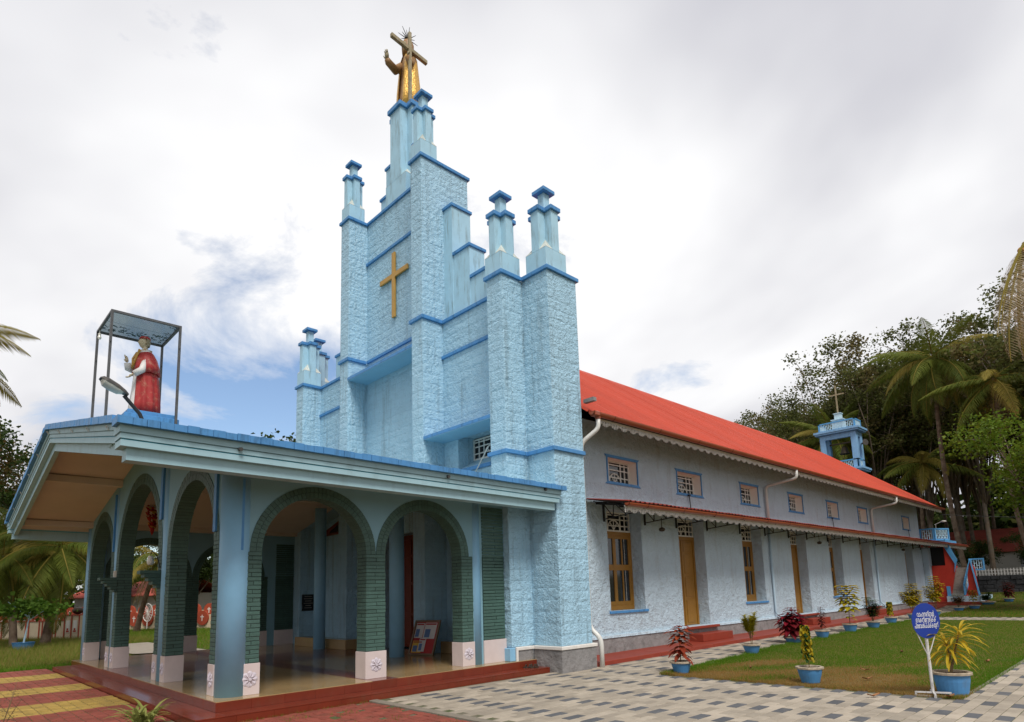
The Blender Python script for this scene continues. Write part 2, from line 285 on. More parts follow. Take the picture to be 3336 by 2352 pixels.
M = dict(
 stone=mat('stone_blue_paint', (0.37, 0.59, 0.735), 0.42, 0.07, 2.2, 1.0, 10, 0.06, dirt=GRIME, dscale=(2.2, 2.2, 0.16), damt=0.42, spec=0.5, bump2=(0.9, 26, 0.025), isl=0.02),
 smooth=mat('smooth_blue_paint', (0.38, 0.60, 0.725), 0.55, 0.08, 2.5, 0.25, 30, 0.01, dirt=(0.11, 0.11, 0.07), dscale=(3, 3, 0.5), damt=0.55),
 chamfer=mat('weathered_blue_paint', (0.55, 0.58, 0.53), 0.7, 0.15, 6, 0.2, 30, 0.01, dirt=(0.15, 0.14, 0.1), damt=0.5),
 band=mat('band_blue_paint', (0.075, 0.25, 0.52), 0.5, 0.12, 4, 0.2, 25, 0.008, dirt=(0.02, 0.05, 0.09), dscale=(3, 3, 0.6), damt=0.6),
 fascia=mat('pale_fascia_paint', (0.33, 0.51, 0.57), 0.5, 0.06, 3, 0.15, 12, 0.006, dirt=(0.16, 0.2, 0.18), damt=0.25),
 cyan=mat('cyan_line_paint', (0.03, 0.38, 0.52), 0.5, 0.08, 3),
 pcol=mat('porch_blue_paint', (0.23, 0.46, 0.65), 0.45, 0.06, 3, 0.12, 8, 0.006, dirt=(0.4, 0.36, 0.33), damt=0.12),
 pwall=mat('porch_wall_paint', (0.20, 0.37, 0.45), 0.6, 0.06, 2, 0.15, 8, 0.006),
 brick=mat('green_brick_paint', (0.058, 0.118, 0.098), 0.5, 0.14, 9, 0.5, 30, 0.012, isl=0.10),
 mortar=mat('green_mortar_paint', (0.022, 0.045, 0.038), 0.7, 0.1, 9),
 marble=mat('pink_white_marble', (0.62, 0.53, 0.51), 0.3, 0.06, 5, 0.05, 20, 0.004, spec=0.5),
 rosette=mat('rosette_plaster', (0.60, 0.55, 0.60), 0.5, 0.06, 12),
 soffit=mat('beige_soffit_paint', (0.58, 0.485, 0.39), 0.7, 0.06, 1.5),
 tile=mat('beige_floor_tile', (0.36, 0.245, 0.115), 0.16, 0.08, 2.0, spec=0.5, isl=0.05),
 tile2=mat('brown_floor_tile', (0.17, 0.055, 0.035), 0.16, 0.1, 2.0, spec=0.5, isl=0.05),
 redtile=mat('red_step_tile', (0.165, 0.027, 0.012), 0.24, 0.14, 3.0, 0.1, 20, 0.005, dirt=(0.12, 0.06, 0.03), damt=0.35, isl=0.08, spec=0.45),
 redoxide=mat('red_oxide_floor', (0.25, 0.036, 0.018), 0.5, 0.12, 2.0, 0.2, 18, 0.006, dirt=(0.2, 0.09, 0.06), dscale=(2, 2, 2), damt=0.35),
 tin=mat('red_tin_sheet', (0.50, 0.066, 0.031), 0.5, 0.05, 0.8, dirt=(0.40, 0.085, 0.05), dscale=(0.25, 1.6, 0.25), damt=0.45, spec=0.22, isl=0.06),
 awntin=mat('low_bounce_maroon_tin', (0.26, 0.04, 0.028), 0.55, 0.12, 1.5, spec=0.2),  # same tin as the roof, darkened so less red bounces onto the wall
 lining=mat('shade_dark_underside', (0.055, 0.04, 0.035), 0.7, 0.1, 3),  # sheet undersides coloured near-black to deepen the shade under awning and eaves
 gutter=mat('orange_gutter', (0.31, 0.07, 0.026), 0.3, 0.14, 2.0, spec=0.5, dirt=(0.2, 0.06, 0.03), damt=0.3),
 strap=mat('dark_strap', (0.09, 0.025, 0.015), 0.5),
 white=mat('white_paint', (0.72, 0.69, 0.64), 0.5, 0.06, 5, dirt=(0.3, 0.27, 0.22), damt=0.25),
 cream=mat('cream_reveal_paint', (0.95, 0.87, 0.79), 0.6, 0.02, 3),
 pvc=mat('white_pipe', (0.66, 0.65, 0.61), 0.35, 0.06, 3, dirt=(0.3, 0.3, 0.27), damt=0.3),
 bluepipe=mat('pale_blue_pipe', (0.42, 0.55, 0.63), 0.35, 0.06, 3),
 nave=mat('rough_pale_blue_plaster', (0.49, 0.605, 0.69), 0.55, 0.06, 1.5, 1.0, 6, 0.09, bump2=(0.8, 22, 0.03), dirt=(0.27, 0.26, 0.25), dscale=(1.3, 1.3, 0.3), damt=0.4),
 plinth=mat('grey_plinth_stone', (0.24, 0.23, 0.225), 0.75, 0.25, 2.5, 0.9, 6, 0.05, dirt=(0.06, 0.07, 0.06), dscale=(1.2, 1.2, 1.2), damt=0.6),
 wood=mat('ochre_door_paint', (0.30, 0.14, 0.016), 0.4, 0.12, 6, 0.1, 30, 0.005, spec=0.4),
 redwood=mat('dark_red_wood', (0.16, 0.03, 0.012), 0.35, 0.2, 5, 0.1, 20, 0.005),
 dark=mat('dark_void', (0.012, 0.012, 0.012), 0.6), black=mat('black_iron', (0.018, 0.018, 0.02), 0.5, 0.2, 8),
 iron=mat('grey_iron', (0.10, 0.10, 0.10), 0.45, 0.25, 10, metal=0.4), pane=mat('dark_window_glass', (0.02, 0.025, 0.03), 0.06, 0.3, 2, spec=0.6),
 gold=mat('gold_paint', (0.80, 0.47, 0.11), 0.32, 0.25, 9, 0.8, 12, 0.04, metal=0.45, dirt=(0.20, 0.11, 0.03), damt=0.45), goldflat=mat('flat_gold_paint', (0.50, 0.28, 0.06), 0.45, 0.1, 5, dirt=(0.2, 0.1, 0.03), damt=0.3),
 maroon=mat('brown_gilt_robe', (0.30, 0.165, 0.065), 0.5, 0.3, 6, dirt=(0.16, 0.05, 0.035), dscale=(2, 2, 2), damt=0.8), oldwood=mat('weathered_cross_wood', (0.30, 0.25, 0.15), 0.75, 0.3, 7, 0.5, 20, 0.02, dirt=(0.55, 0.5, 0.42), dscale=(3, 3, 3), damt=0.7),
 red_robe=mat('red_cape_paint', (0.36, 0.028, 0.026), 0.5, 0.18, 5, 0.2, 14, 0.01, dirt=(0.55, 0.42, 0.25), dscale=(4, 4, 4), damt=0.35),
 white_robe=mat('white_cassock_paint', (0.66, 0.63, 0.60), 0.55, 0.06, 6), skin=mat('cream_statue_skin', (0.55, 0.44, 0.29), 0.55, 0.08, 8), hair=mat('statue_hair_paint', (0.30, 0.23, 0.14), 0.6, 0.15, 20),
 pave=mat('light_paver', (0.35, 0.30, 0.235), 0.85, 0.12, 4, 0.6, 40, 0.008, dirt=(0.2, 0.17, 0.13), dscale=(0.7, 0.7, 1), damt=0.6, isl=0.2),
 pave_d=mat('dark_paver', (0.095, 0.098, 0.105), 0.8, 0.15, 5, 0.4, 40, 0.006, isl=0.15, dirt=(0.2, 0.18, 0.15), dscale=(1, 1, 1), damt=0.35),
 pave_y=mat('yellow_paver', (0.38, 0.25, 0.06), 0.85, 0.2, 4, 0.5, 30, 0.008, isl=0.14, dirt=(0.10, 0.09, 0.035), dscale=(1.1, 1.1, 1), damt=0.7),
 pave_r=mat('red_paver', (0.24, 0.06, 0.04), 0.85, 0.2, 4, 0.5, 30, 0.008, isl=0.14, dirt=(0.07, 0.06, 0.03), dscale=(1.1, 1.1, 1), damt=0.6),
 bed=mat('sandy_joint_bed', (0.16, 0.14, 0.10), 0.95, 0.3, 5, hue=(0.07, 0.09, 0.03)), kerb=mat('concrete_kerb', (0.22, 0.19, 0.15), 0.9, 0.2, 4, 0.4, 20, 0.01),
 soil=mat('pot_soil', (0.09, 0.05, 0.03), 0.95, 0.3, 12, 0.6, 40, 0.02), potblue=mat('blue_pot_paint', (0.07, 0.23, 0.46), 0.6, 0.12, 6, 0.2, 20, 0.006, dirt=(0.12, 0.12, 0.1), dscale=(2, 2, 2), damt=0.35), potrim=mat('worn_pot_rim', (0.42, 0.35, 0.26), 0.85, 0.2, 14, 0.4, 30, 0.01, dirt=(0.12, 0.10, 0.07), dscale=(3, 3, 3), damt=0.6),
 signblue=mat('sign_blue_paint', (0.008, 0.034, 0.25), 0.6, 0.05, 4), signwhite=mat('sign_white_letters', (0.8, 0.8, 0.8), 0.5, 0.03, 4), pole=mat('chipped_white_pole', (0.58, 0.56, 0.54), 0.5, 0.1, 10, dirt=(0.1, 0.1, 0.1), dscale=(6, 6, 3), damt=0.8),
 redwall=mat('bright_red_wall', (0.48, 0.035, 0.018), 0.6, 0.1, 2), stairblue=mat('stair_blue_paint', (0.10, 0.33, 0.60), 0.5, 0.08, 4), lattice=mat('pale_lattice_paint', (0.50, 0.68, 0.76), 0.6, 0.06, 5), step=mat('mossy_stair_concrete', (0.28, 0.27, 0.24), 0.85, 0.2, 5, dirt=(0.09, 0.08, 0.06), dscale=(2, 2, 2), damt=0.5),
 bell=mat('dark_bronze_bell', (0.06, 0.045, 0.03), 0.45, 0.2, 6, metal=0.6), towerblue=mat('bell_tower_blue_paint', (0.22, 0.42, 0.66), 0.55, 0.1, 3, dirt=(0.1, 0.12, 0.14), damt=0.4),
 tomb=mat('cream_cemetery_wall', (0.58, 0.48, 0.33), 0.7, 0.15, 0.8, dirt=(0.3, 0.18, 0.08), dscale=(0.6, 0.6, 0.6), damt=0.5), tombred=mat('brick_red_paint', (0.34, 0.06, 0.028), 0.6, 0.12, 2), darkstone=mat('dark_boundary_stone', (0.05, 0.05, 0.052), 0.85, 0.4, 1.5, 0.8, 6, 0.05),
 housered=mat('red_roof_tiles', (0.40, 0.085, 0.06), 0.7, 0.2, 1.5), housewall=mat('pale_house_wall', (0.5, 0.48, 0.42), 0.7, 0.1, 1), yellowwall=mat('yellow_house_wall', (0.62, 0.43, 0.14), 0.7, 0.06, 1),
 bark=mat('grey_brown_bark', (0.15, 0.11, 0.075), 0.9, 0.35, 2.5, 0.6, 12, 0.03, hue=(0.17, 0.14, 0.11)), palmbark=mat('palm_bark', (0.20, 0.145, 0.10), 0.9, 0.3, 4, 0.7, 9, 0.03, hue=(0.12, 0.075, 0.05)), coconut=mat('coconut_husk', (0.36, 0.17, 0.04), 0.6, 0.2, 6), stem=mat('plant_stem', (0.17, 0.12, 0.06), 0.8, 0.2, 12),
 lampglass=glass('frosted_lamp_cover', (0.5, 0.48, 0.42), 0.35, 0.85), lampbody=mat('grey_lamp_body', (0.06, 0.055, 0.05), 0.5, 0.2, 8, dirt=(0.2, 0.12, 0.06), damt=0.5), canopyglass=glass('tinted_canopy_glass', (0.10, 0.16, 0.18), 0.06, 0.42), dryleaf=mat('dry_leaf', (0.24, 0.11, 0.045), 0.8, 0.3, 9, isl=0.3), blackleaf=mat('rotting_leaf', (0.03, 0.022, 0.018), 0.9, 0.3, 9),
 jar=mat('white_jar_glass', (0.7, 0.68, 0.6), 0.2, 0.05, 4), flower=mat('red_flower', (0.42, 0.02, 0.012), 0.6, 0.3, 12, isl=0.4), paper=mat('poster_paper', (0.6, 0.58, 0.56), 0.6, 0.1, 6), frame=mat('notice_frame_wood', (0.18, 0.12, 0.07), 0.5, 0.15, 8), leather=mat('brown_sandal', (0.05, 0.035, 0.025), 0.6, 0.2, 20), cable=mat('black_cable', (0.015, 0.015, 0.015), 0.6), plaque=mat('black_granite', (0.012, 0.012, 0.014), 0.2), plaquetext=mat('plaque_letters', (0.22, 0.2, 0.16), 0.5),
 posterred=mat('poster_red', (0.38, 0.02, 0.02), 0.5), posteryel=mat('poster_yellow', (0.7, 0.42, 0.05), 0.5), posterblue=mat('poster_blue', (0.10, 0.18, 0.36), 0.5))
# ================================================================ THE CHURCH
YW, R1, M1, M0, C1, C0 = 0.765, 7.08, 6.134, 5.55, 2.564, 1.986
church = thing('church', (0, 0, 0), 'pale blue stone church with stepped tower front, red tin roof and arched front porch', 'church')
def part(mb, name, m, parent=None, **k): return mb.build(name, m, parent or church, **k)
# ---- cores of the stone front
def core(name, *boxes):
    m = MB()
    for b in boxes: m.box(*b)
    return part(m, name, M['stone'])
e = 0.012
for s in (1, -1):
    def X(a, b): return (a, b) if s > 0 else (-b, -a)
    core('corner_pier', (*X(M1+e, R1-e), YW+e, 1.915, 0.0, 10.36))
    core('outer_pier', (*X(M0+e, M1-e), e, 0.95, 0.0, 10.36))
    core('tower_pier', (*X(C0+e, C1-e), e, 1.9, 0.0, 15.84))
    core('wing_wall', (*X(C1, 3.25), YW+e, 1.45, 0.0, 6.60), (*X(4.86, M0), YW+e, 1.45, 0.0, 6.60), (*X(3.25, 4.86), YW+e, 1.45, 0.0, 5.50), (*X(C1, M0), YW+e, 1.45, 6.60, 10.36))
core('tower_wall', (-C0, C0, YW+e, 1.9, 3.95, 15.84), (-C0, -0.95, YW+e, 1.9, 0, 3.95), (0.95, C0, YW+e, 1.9, 0, 3.95))
# ---- the rock-faced stones in their courses
STONES = []
def stone_face(axis, const, a0, a1, z0, z1, hole=None):
    z = z0; row = 0
    while z < z1-0.05:
        h = random.choice((0.25, 0.27, 0.28, 0.30))
        if z+h > z1-0.14: h = z1-z
        u = a0; first = row % 2
        while u < a1-0.02:
            l = random.uniform(0.38, 0.66)
            if first: l *= 0.55; first = 0
            if u+l > a1-0.2: l = a1-u
            if not (hole and hole[0] < u+l/2 < hole[1] and hole[2] < z+h/2 < hole[3]):
                nx, nz = 5, 3; v = []; f = []; g = 0.002
                amp = random.uniform(0.003, 0.009)
                us = [u+g]+[u+l*t for t in (0.16, 0.4, 0.62, 0.85)]+[u+l-g]; zs = [z+g, z+h*0.24, z+h*0.76, z+h-g]
                for j in range(nz+1):
                    for i in range(nx+1):
                        inner = 0 < i < nx and 0 < j < nz
                        d = 0.002+(amp*random.uniform(0.2, 1.9) if inner else 0)
                        uu = us[i]+(random.uniform(-0.05, 0.05)*l if inner else 0); zz = zs[j]+(random.uniform(-0.08, 0.08)*h if inner else 0)
                        v.append((uu, const-d, zz) if axis == 'f' else (const+d, uu, zz))
                for j in range(nz):
                    for i in range(nx):
                        k = j*(nx+1)+i; q = (k, k+1, k+nx+2, k+nx+1); f.append(q)
                ring = [i for i in range(nx+1)]+[(j+1)*(nx+1)-1 for j in range(1, nz+1)]+[nz*(nx+1)+i for i in range(nx-1, -1, -1)]+[j*(nx+1) for j in range(nz-1, 0, -1)]
                b = len(v); v += [(p[0], p[1]+0.03, p[2]) if axis == 'f' else (p[0]-0.03, p[1], p[2]) for p in (v[i] for i in ring)]
                n = len(ring)
                for i in range(n): f.append((ring[(i+1) % n], ring[i], b+i, b+(i+1) % n))
                STONES.append((v, f, 0))
            u += l
        z += h; row += 1
stone_face('f', YW, M1, R1, 0.62, 10.36); stone_face('r', R1, YW, 1.915, 0.62, 10.36)
stone_face('f', 0, M0, M1, 0.62, 10.36); stone_face('r', M1, 0, YW, 0.62, 10.36)
stone_face('f', YW, C1, 3.25, 3.9, 6.61); stone_face('f', YW, 4.86, M0, 3.9, 6.61); stone_face('f', YW, 3.25, 4.86, 3.9, 5.46); stone_face('f', YW, C1, M0, 6.62, 10.36)
stone_face('f', 0, C0, C1, 0.7, 15.84); stone_face('r', C1, 0, YW, 0.7, 10.36); stone_face('r', C1, 0, 1.9, 10.46, 15.84)
stone_face('f', YW, -C0, C0, 4.0, 15.84); stone_face('f', 0, -C1, -C0, 0.7, 15.84); stone_face('r', -C0, 0, YW, 0.7, 15.84)
stone_face('f', YW, -M0, -C1, 0.7, 10.36); stone_face('f', 0, -M1, -M0, 0.7, 10.36); stone_face('r', -M0, 0, YW, 0.7, 10.36); stone_face('f', YW, -R1, -M1, 3.0, 10.36)
pieces('stone', 'stonework', STONES, [M['stone']], church)
# ---- blue string courses and copings
def band(*b):
    m = MB(); m.box(*b); return part(m, 'string_course', M['band'], bevel=0.006)
B_ = 0.068
for s in (1, -1):
    def X(a, b): return (a, b) if s > 0 else (-b, -a)
    band(*X(C0-B_, C1+B_), -B_, 1.9+B_, 15.835, 15.94)                   # tower pier coping
    band(*X(C0-B_, C1+B_), -B_, YW-B_, 10.355, 10.465)
    band(*X(C1+0.002, M0-0.002), YW-B_, 1.45, 10.355, 10.455)            # wing coping
    band(*X(C1+0.002, M0-0.002), YW-B_, YW+0.05, 9.19, 9.29)
    band(*X(M0-B_, M1+B_), -B_, YW-B_, 10.358, 10.462); band(*X(M1+0.002, R1+B_), YW-B_, 1.915+B_, 10.358, 10.462)
    band(*X(M0-B_, M1+B_), -B_, YW-B_, 5.47, 5.57); band(*X(M1+0.002, R1+B_), YW-B_, 1.915+0.02, 5.47, 5.57)
band(-C0+B_, C0-B_, YW-B_, 1.9, 15.838, 15.937)
for z in (10.475, 14.30): band(-C0+0.002 if z > 12 else -C0+B_, C0-0.002 if z > 12 else C0-B_, YW-B_, YW+0.05, z-0.1, z)
def slab(name, x0, x1, z0, z1):
    m = MB(); m.box(x0, x1, -0.012, YW+0.02, z0+0.022, z1); m.box(x0, x1, 0.0, YW+0.02, z0, z0+0.021, 1); return part(m, name, [M['band'], M['pcol']])
slab('hood_slab', -C0-0.03, C0-0.002, 9.595, 9.71)
for s in (1, -1): slab('hood_slab', *((C1+0.002, M0-0.002) if s > 0 else (-M0+0.002, -C1-0.002)), 6.51, 6.62)
# ---- grille windows under the wing hoods
def grille(mb, axis, c, a0, a1, z0, z1, t=0.03, arc=True, w=0.035):
    def bar(u0, u1, q0, q1):
        if axis == 'f': mb.box(u0, u1, c, c+t, q0, q1)
        else: mb.box(c-t, c, u0, u1, q0, q1)
    W, H = a1-a0, z1-z0; f = 0.05
    bar(a0, a1, z0, z0+f); bar(a0, a1, z1-f, z1); bar(a0, a0+f, z0+f, z1-f); bar(a1-f, a1, z0+f, z1-f)
    for q in (0.16, 0.30, 0.70, 0.84): bar(a0+W*q-w/2, a0+W*q+w/2, z0+f, z1-f)
    t0 = t; t = t*0.7
    for q in (0.30, 0.62, 0.84):
        for p0, p1 in ((0.02, 0.16), (0.16, 0.30), (0.30, 0.70), (0.70, 0.84), (0.84, 0.98)): bar(a0+W*p0+w/2, a0+W*p1-w/2, z0+H*q-w/2, z0+H*q+w/2)
    if arc:
        cx, r = a0+W*0.5, min(W*0.2, H*0.5); pts = []
        for i in range(11):
            a = math.pi*i/10; u, z = cx+r*math.cos(a), z0+f+r*math.sin(a); pts.append((u, c+t0*0.5, z) if axis == 'f' else (c-t0*0.5, u, z))
        mb.tube(pts, 0.02, 6)
        for i in (3, 5, 7):
            a = math.pi*i/10
            q = [(cx, z0+f), (cx+r*math.cos(a), z0+f+r*math.sin(a))]; mb.tube([(u, c+t0*0.5, z) if axis == 'f' else (c-t0*0.5, u, z) for u, z in q], 0.014, 5)
for s in (1, -1):
    x0, x1 = (3.25, 4.86) if s > 0 else (-4.86, -3.25)
    m = MB(); m.box(x0, x1, 1.40, 1.45, 5.5, 6.6); win = part(m, 'wing_window', M['pane'])
    m = MB(); grille(m, 'f', 1.35, x0, x1, 5.92, 6.57); part(m, 'grille', M['white'], win)
    m = MB(); m.prism([(YW-0.02, 5.56), (1.36, 5.92), (1.36, 5.5), (YW-0.02, 5.5)], 'x', x0, x1); part(m, 'sill', M['smooth'], win)
    m = MB(); m.box(x0-0.05, x1+0.05, YW-0.05, YW-0.021, 5.47, 5.575); part(m, 'sill_edge', M['band'], win)
m = MB(); m.tube([(4.0, 0.72, 5.3), (4.45, 0.6, 5.62), (4.9, 0.5, 5.95)], 0.018, 6); part(m, 'conduit', M['pvc'])
# ---- gold cross on the tower
m = MB(); m.box(-0.185, -0.005, 0.66, 0.735, 11.52, 13.94); c_ = part(m, 'facade_cross', M['goldflat'], bevel=0.01)
m = MB(); m.box(-0.965, -0.187, 0.662, 0.733, 12.985, 13.165); m.box(-0.003, 0.78, 0.662, 0.733, 12.985, 13.165); part(m, 'cross_arm', M['goldflat'], c_, bevel=0.01)
# ---- pinnacles
def pinnacle(name, cx, cy, hx, hy, ax, ay, zb, zk, za, zc, cap=0.12, post=True, ov=0.06):
    m = MB(); m.box(cx-ax, cx+ax, cy-hy, cy+hy, zk-0.02, zc-cap); m.box(cx-hx, cx-ax, cy-ay, cy+ay, zk-0.02, zc-cap); m.box(cx+ax, cx+hx, cy-ay, cy+ay, zk-0.02, zc-cap)
    p = part(m, name, M['smooth'])
    m = MB(); m.box(cx-hx, cx+hx, cy-hy, cy+hy, zb, zk-0.021); part(m, 'base_block', M['smooth'], p, bevel=0.008)
    for sx in (-1, 1):
        for sy in (-1, 1):
            m = MB(); a, b, c2, d = (cx+sx*ax, cy+sy*ay), (cx+sx*hx, cy+sy*ay), (cx+sx*hx, cy+sy*hy), (cx+sx*ax, cy+sy*hy); z = zk-0.02
            v = [(*a, z), (*b, z), (*c2, z), (*d, z), (a[0]+sx*0.001, a[1]+sy*0.001, za)]; m.add(v, [(0, 1, 4), (1, 2, 4), (2, 3, 4), (3, 0, 4)]); part(m, 'weathering', M['chamfer'], p)
    m = MB(); o = ov
    def plus(z0, z1): m.prism([(cx-ax-o, cy-hy-o), (cx+ax+o, cy-hy-o), (cx+ax+o, cy-ay-o), (cx+hx+o, cy-ay-o), (cx+hx+o, cy+ay+o), (cx+ax+o, cy+ay+o), (cx+ax+o, cy+hy+o), (cx-ax-o, cy+hy+o), (cx-ax-o, cy+ay+o), (cx-hx-o, cy+ay+o), (cx-hx-o, cy-ay-o), (cx-ax-o, cy-ay-o)], 'z', z0, z1)
    plus(zc-cap+0.001, zc); part(m, 'cap', M['band'], p, bevel=0.008)
    if post:
        m = MB(); m.box(cx-0.115, cx+0.115, cy-0.115, cy+0.115, zc+0.001, zc+0.53); part(m, 'post', M['smooth'], p, bevel=0.006)
        m = MB(); m.box(cx-0.23, cx+0.23, cy-0.23, cy+0.23, zc+0.531, zc+0.64); part(m, 'post_cap', M['band'], p, bevel=0.01)
    return p
for s in (1, -1):
    pinnacle('pinnacle', s*5.81, 0.36, 0.32, 0.36, 0.115, 0.125, 10.463, 11.04, 11.36, 12.26)
    pinnacle('pinnacle', s*6.70, 1.165, 0.38, 0.40, 0.135, 0.135, 10.463, 11.04, 11.40, 12.30)
    pinnacle('pinnacle', s*2.27, 0.32, 0.29, 0.32, 0.11, 0.115, 15.941, 16.50, 16.82, 17.72)
ped = pinnacle('statue_pedestal', -0.02, 1.33, 0.64, 0.60, 0.33, 0.31, 15.941, 16.75, 17.12, 19.66, cap=0.17, post=False, ov=0.08)
def prism_step(x0, x1, y0, y1, z0, z1):
    m = MB(); m.box(x0, x1, y0, y1, z0, z1-0.1); p = part(m, 'stepped_buttress', M['smooth'])
    m = MB(); m.box(x0-0.002, x1+0.05, y0-0.05, y1+0.05, z1-0.099, z1); part(m, 'cap', M['band'], p, bevel=0.006)
for s in (1, -1):
    def X(a, b): return (a, b) if s > 0 else (-b, -a)
    def st(a, b, y0, y1, z0, z1):
        x0, x1 = X(a, b); m = MB(); m.box(x0, x1, y0, y1, z0, z1-0.1); p = part(m, 'stepped_buttress', M['smooth'])
        k0, k1 = X(a+0.002, b+0.05); m = MB(); m.box(k0, k1, y0-0.05, y1+0.05, z1-0.099, z1); part(m, 'cap', M['band'], p, bevel=0.006)
    st(C1+0.003, 3.01, 0.86, 1.62, 10.456, 14.35); st(3.013, 3.80, 0.89, 1.50, 10.456, 12.63); st(3.803, 4.62, 0.92, 1.40, 10.456, 11.57)
    st(0.66, 1.05, 1.0, 1.6, 15.941, 17.85); st(1.053, 1.45, 1.03, 1.57, 15.941, 16.8)
# ---- plinth of the right corner
m = MB(); m.box(M1+0.05, R1+0.075, YW-0.075, 1.99, -0.05, 0.53); m.box(M0, M1+0.075, 0.14, YW-0.076, -0.05, 0.531); part(m, 'plinth', M['plinth'], bevel=0.02)
m = MB(); m.box(M1+0.05, R1+0.10, YW-0.10, 2.01, 0.531, 0.615); m.box(M0, M1+0.10, 0.13, YW-0.101, 0.532, 0.614); m.box(M1+0.04, M1+0.10, 0.07, 0.13, 0.12, 0.614); part(m, 'plinth_ledge', M['white'], bevel=0.01)
m = MB(); m.box(M0-0.05, M1+0.035, -0.09, 0.13, 0.288, 0.60); part(m, 'plinth_block', M['pcol'], bevel=0.01)
# ---- main door behind the porch
m = MB(); m.box(-0.95, 0.95, 1.25, 1.32, 0.287, 3.95); d_ = part(m, 'main_door', M['redwood'])
m = MB()
for x in (-0.93, -0.03, 0.03, 0.87): m.box(x, x+0.07, 1.21, 1.249, 0.3, 3.9)
for z in (0.32, 1.3, 2.3, 3.2, 3.8): m.box(-0.859, -0.031, 1.215, 1.248, z, z+0.09); m.box(0.101, 0.869, 1.215, 1.248, z, z+0.09)
part(m, 'door_frame', M['redwood'], d_)
m = MB(); m.box(0.3, 0.5, 1.17, 1.2, 1.75, 1.83); part(m, 'door_plate', M['white'], d_)
# ================================================================ NAVE
XN, NE = 5.93, 38.2
UP = [(4.42, 5.94), (8.33, 9.92), (12.98, 14.48), (17.52, 19.02), (22.02, 23.48), (26.47, 27.9), (34.56, 36.05)]
LOW = [('w', 4.24, 6.0), ('d', 8.17, 9.88), ('w', 12.75, 14.47), ('d', 17.28, 18.98), ('w', 21.74, 23.40), ('d', 26.12, 27.78), ('w', 34.28, 36.05)]
holes = [(a, b, 5.22, 5.97) for a, b in UP]+[(a, b, 1.31 if k == 'w' else 0.62, 4.36) for k, a, b in LOW]
ys = sorted({1.915, NE}|{q for h in holes for q in h[:2]}); zs = sorted({0.60, 7.0}|{q for h in holes for q in h[2:]})
m = MB()
for i in range(len(ys)-1):
    for j in range(len(zs)-1):
        yc, zc2 = (ys[i]+ys[i+1])/2, (zs[j]+zs[j+1])/2
        if any(h[0] < yc < h[1] and h[2] < zc2 < h[3] for h in holes): continue
        m.quad((XN, ys[i], zs[j]), (XN, ys[i+1], zs[j]), (XN, ys[i+1], zs[j+1]), (XN, ys[i], zs[j+1]))
for k, a, b in LOW:
    z0 = 1.31 if k == 'w' else 0.62; d = XN-0.55
    m.quad((XN, a, z0), (XN, a, 4.36), (d, a, 4.36), (d, a, z0)); m.quad((XN, b, 4.36), (XN, b, z0), (d, b, z0), (d, b, 4.36))
    m.quad((XN, a, 4.36), (XN, b, 4.36), (d, b, 4.36), (d, a, 4.36)); m.quad((XN, a, z0), (d, a, z0), (d, b, z0), (XN, b, z0))
m.box(-XN, -XN+0.4, 1.915, NE, 0, 7.0)
m.quad((-XN, NE, 0), (XN, NE, 0), (XN, NE, 7.0), (-XN, NE, 7.0)); m.add([(-XN, NE, 7.0), (XN, NE, 7.0), (0, NE, 11.6)], [(0, 1, 2)])
part(m, 'nave_wall', M['nave'])
m = MB(); m.box(XN-0.9, XN-0.8, 2.0, NE-0.05, 0.3, 6.9); part(m, 'dark_backing', M['dark'])  # black sheet behind the openings, standing in for the unlit nave interior
for a, b in UP:
    m = MB(); d = XN-0.34
    m.quad((XN, a, 5.22), (XN, a, 5.97), (d, a, 5.97), (d, a, 5.22)); m.quad((XN, b, 5.97), (XN, b, 5.22), (d, b, 5.22), (d, b, 5.97)); m.quad((XN, a, 5.97), (XN, b, 5.97), (d, b, 5.97), (d, a, 5.97)); m.quad((XN, a, 5.22), (d, a, 5.22), (d, b, 5.22), (XN, b, 5.22))
    win = part(m, 'clerestory_window', M['cream'])
    m = MB(); t = 0.085; x0, x1 = XN-0.01, XN+0.03
    m.prism([(a-t-0.05, 5.97+t), (b+t+0.05, 5.97+t), (b+t*0.4, 5.97), (a-t*0.4, 5.97)], 'x', x0, x1); m.prism([(a-t*0.4, 5.22), (b+t*0.4, 5.22), (b+t+0.06, 5.22-t), (a-t-0.06, 5.22-t)], 'x', x0, x1)
    m.box(x0, x1-0.003, a-t*0.55, a, 5.22, 5.97); m.box(x0, x1-0.003, b, b+t*0.55, 5.22, 5.97); part(m, 'blue_trim', M['band'], win)
    m = MB(); grille(m, 'r', XN-0.30, a, b, 5.22, 5.97); part(m, 'grille', M['white'], win)
    m = MB(); m.box(XN-0.37, XN-0.345, a, b, 5.22, 5.97); part(m, 'pane', M['pane'], win)
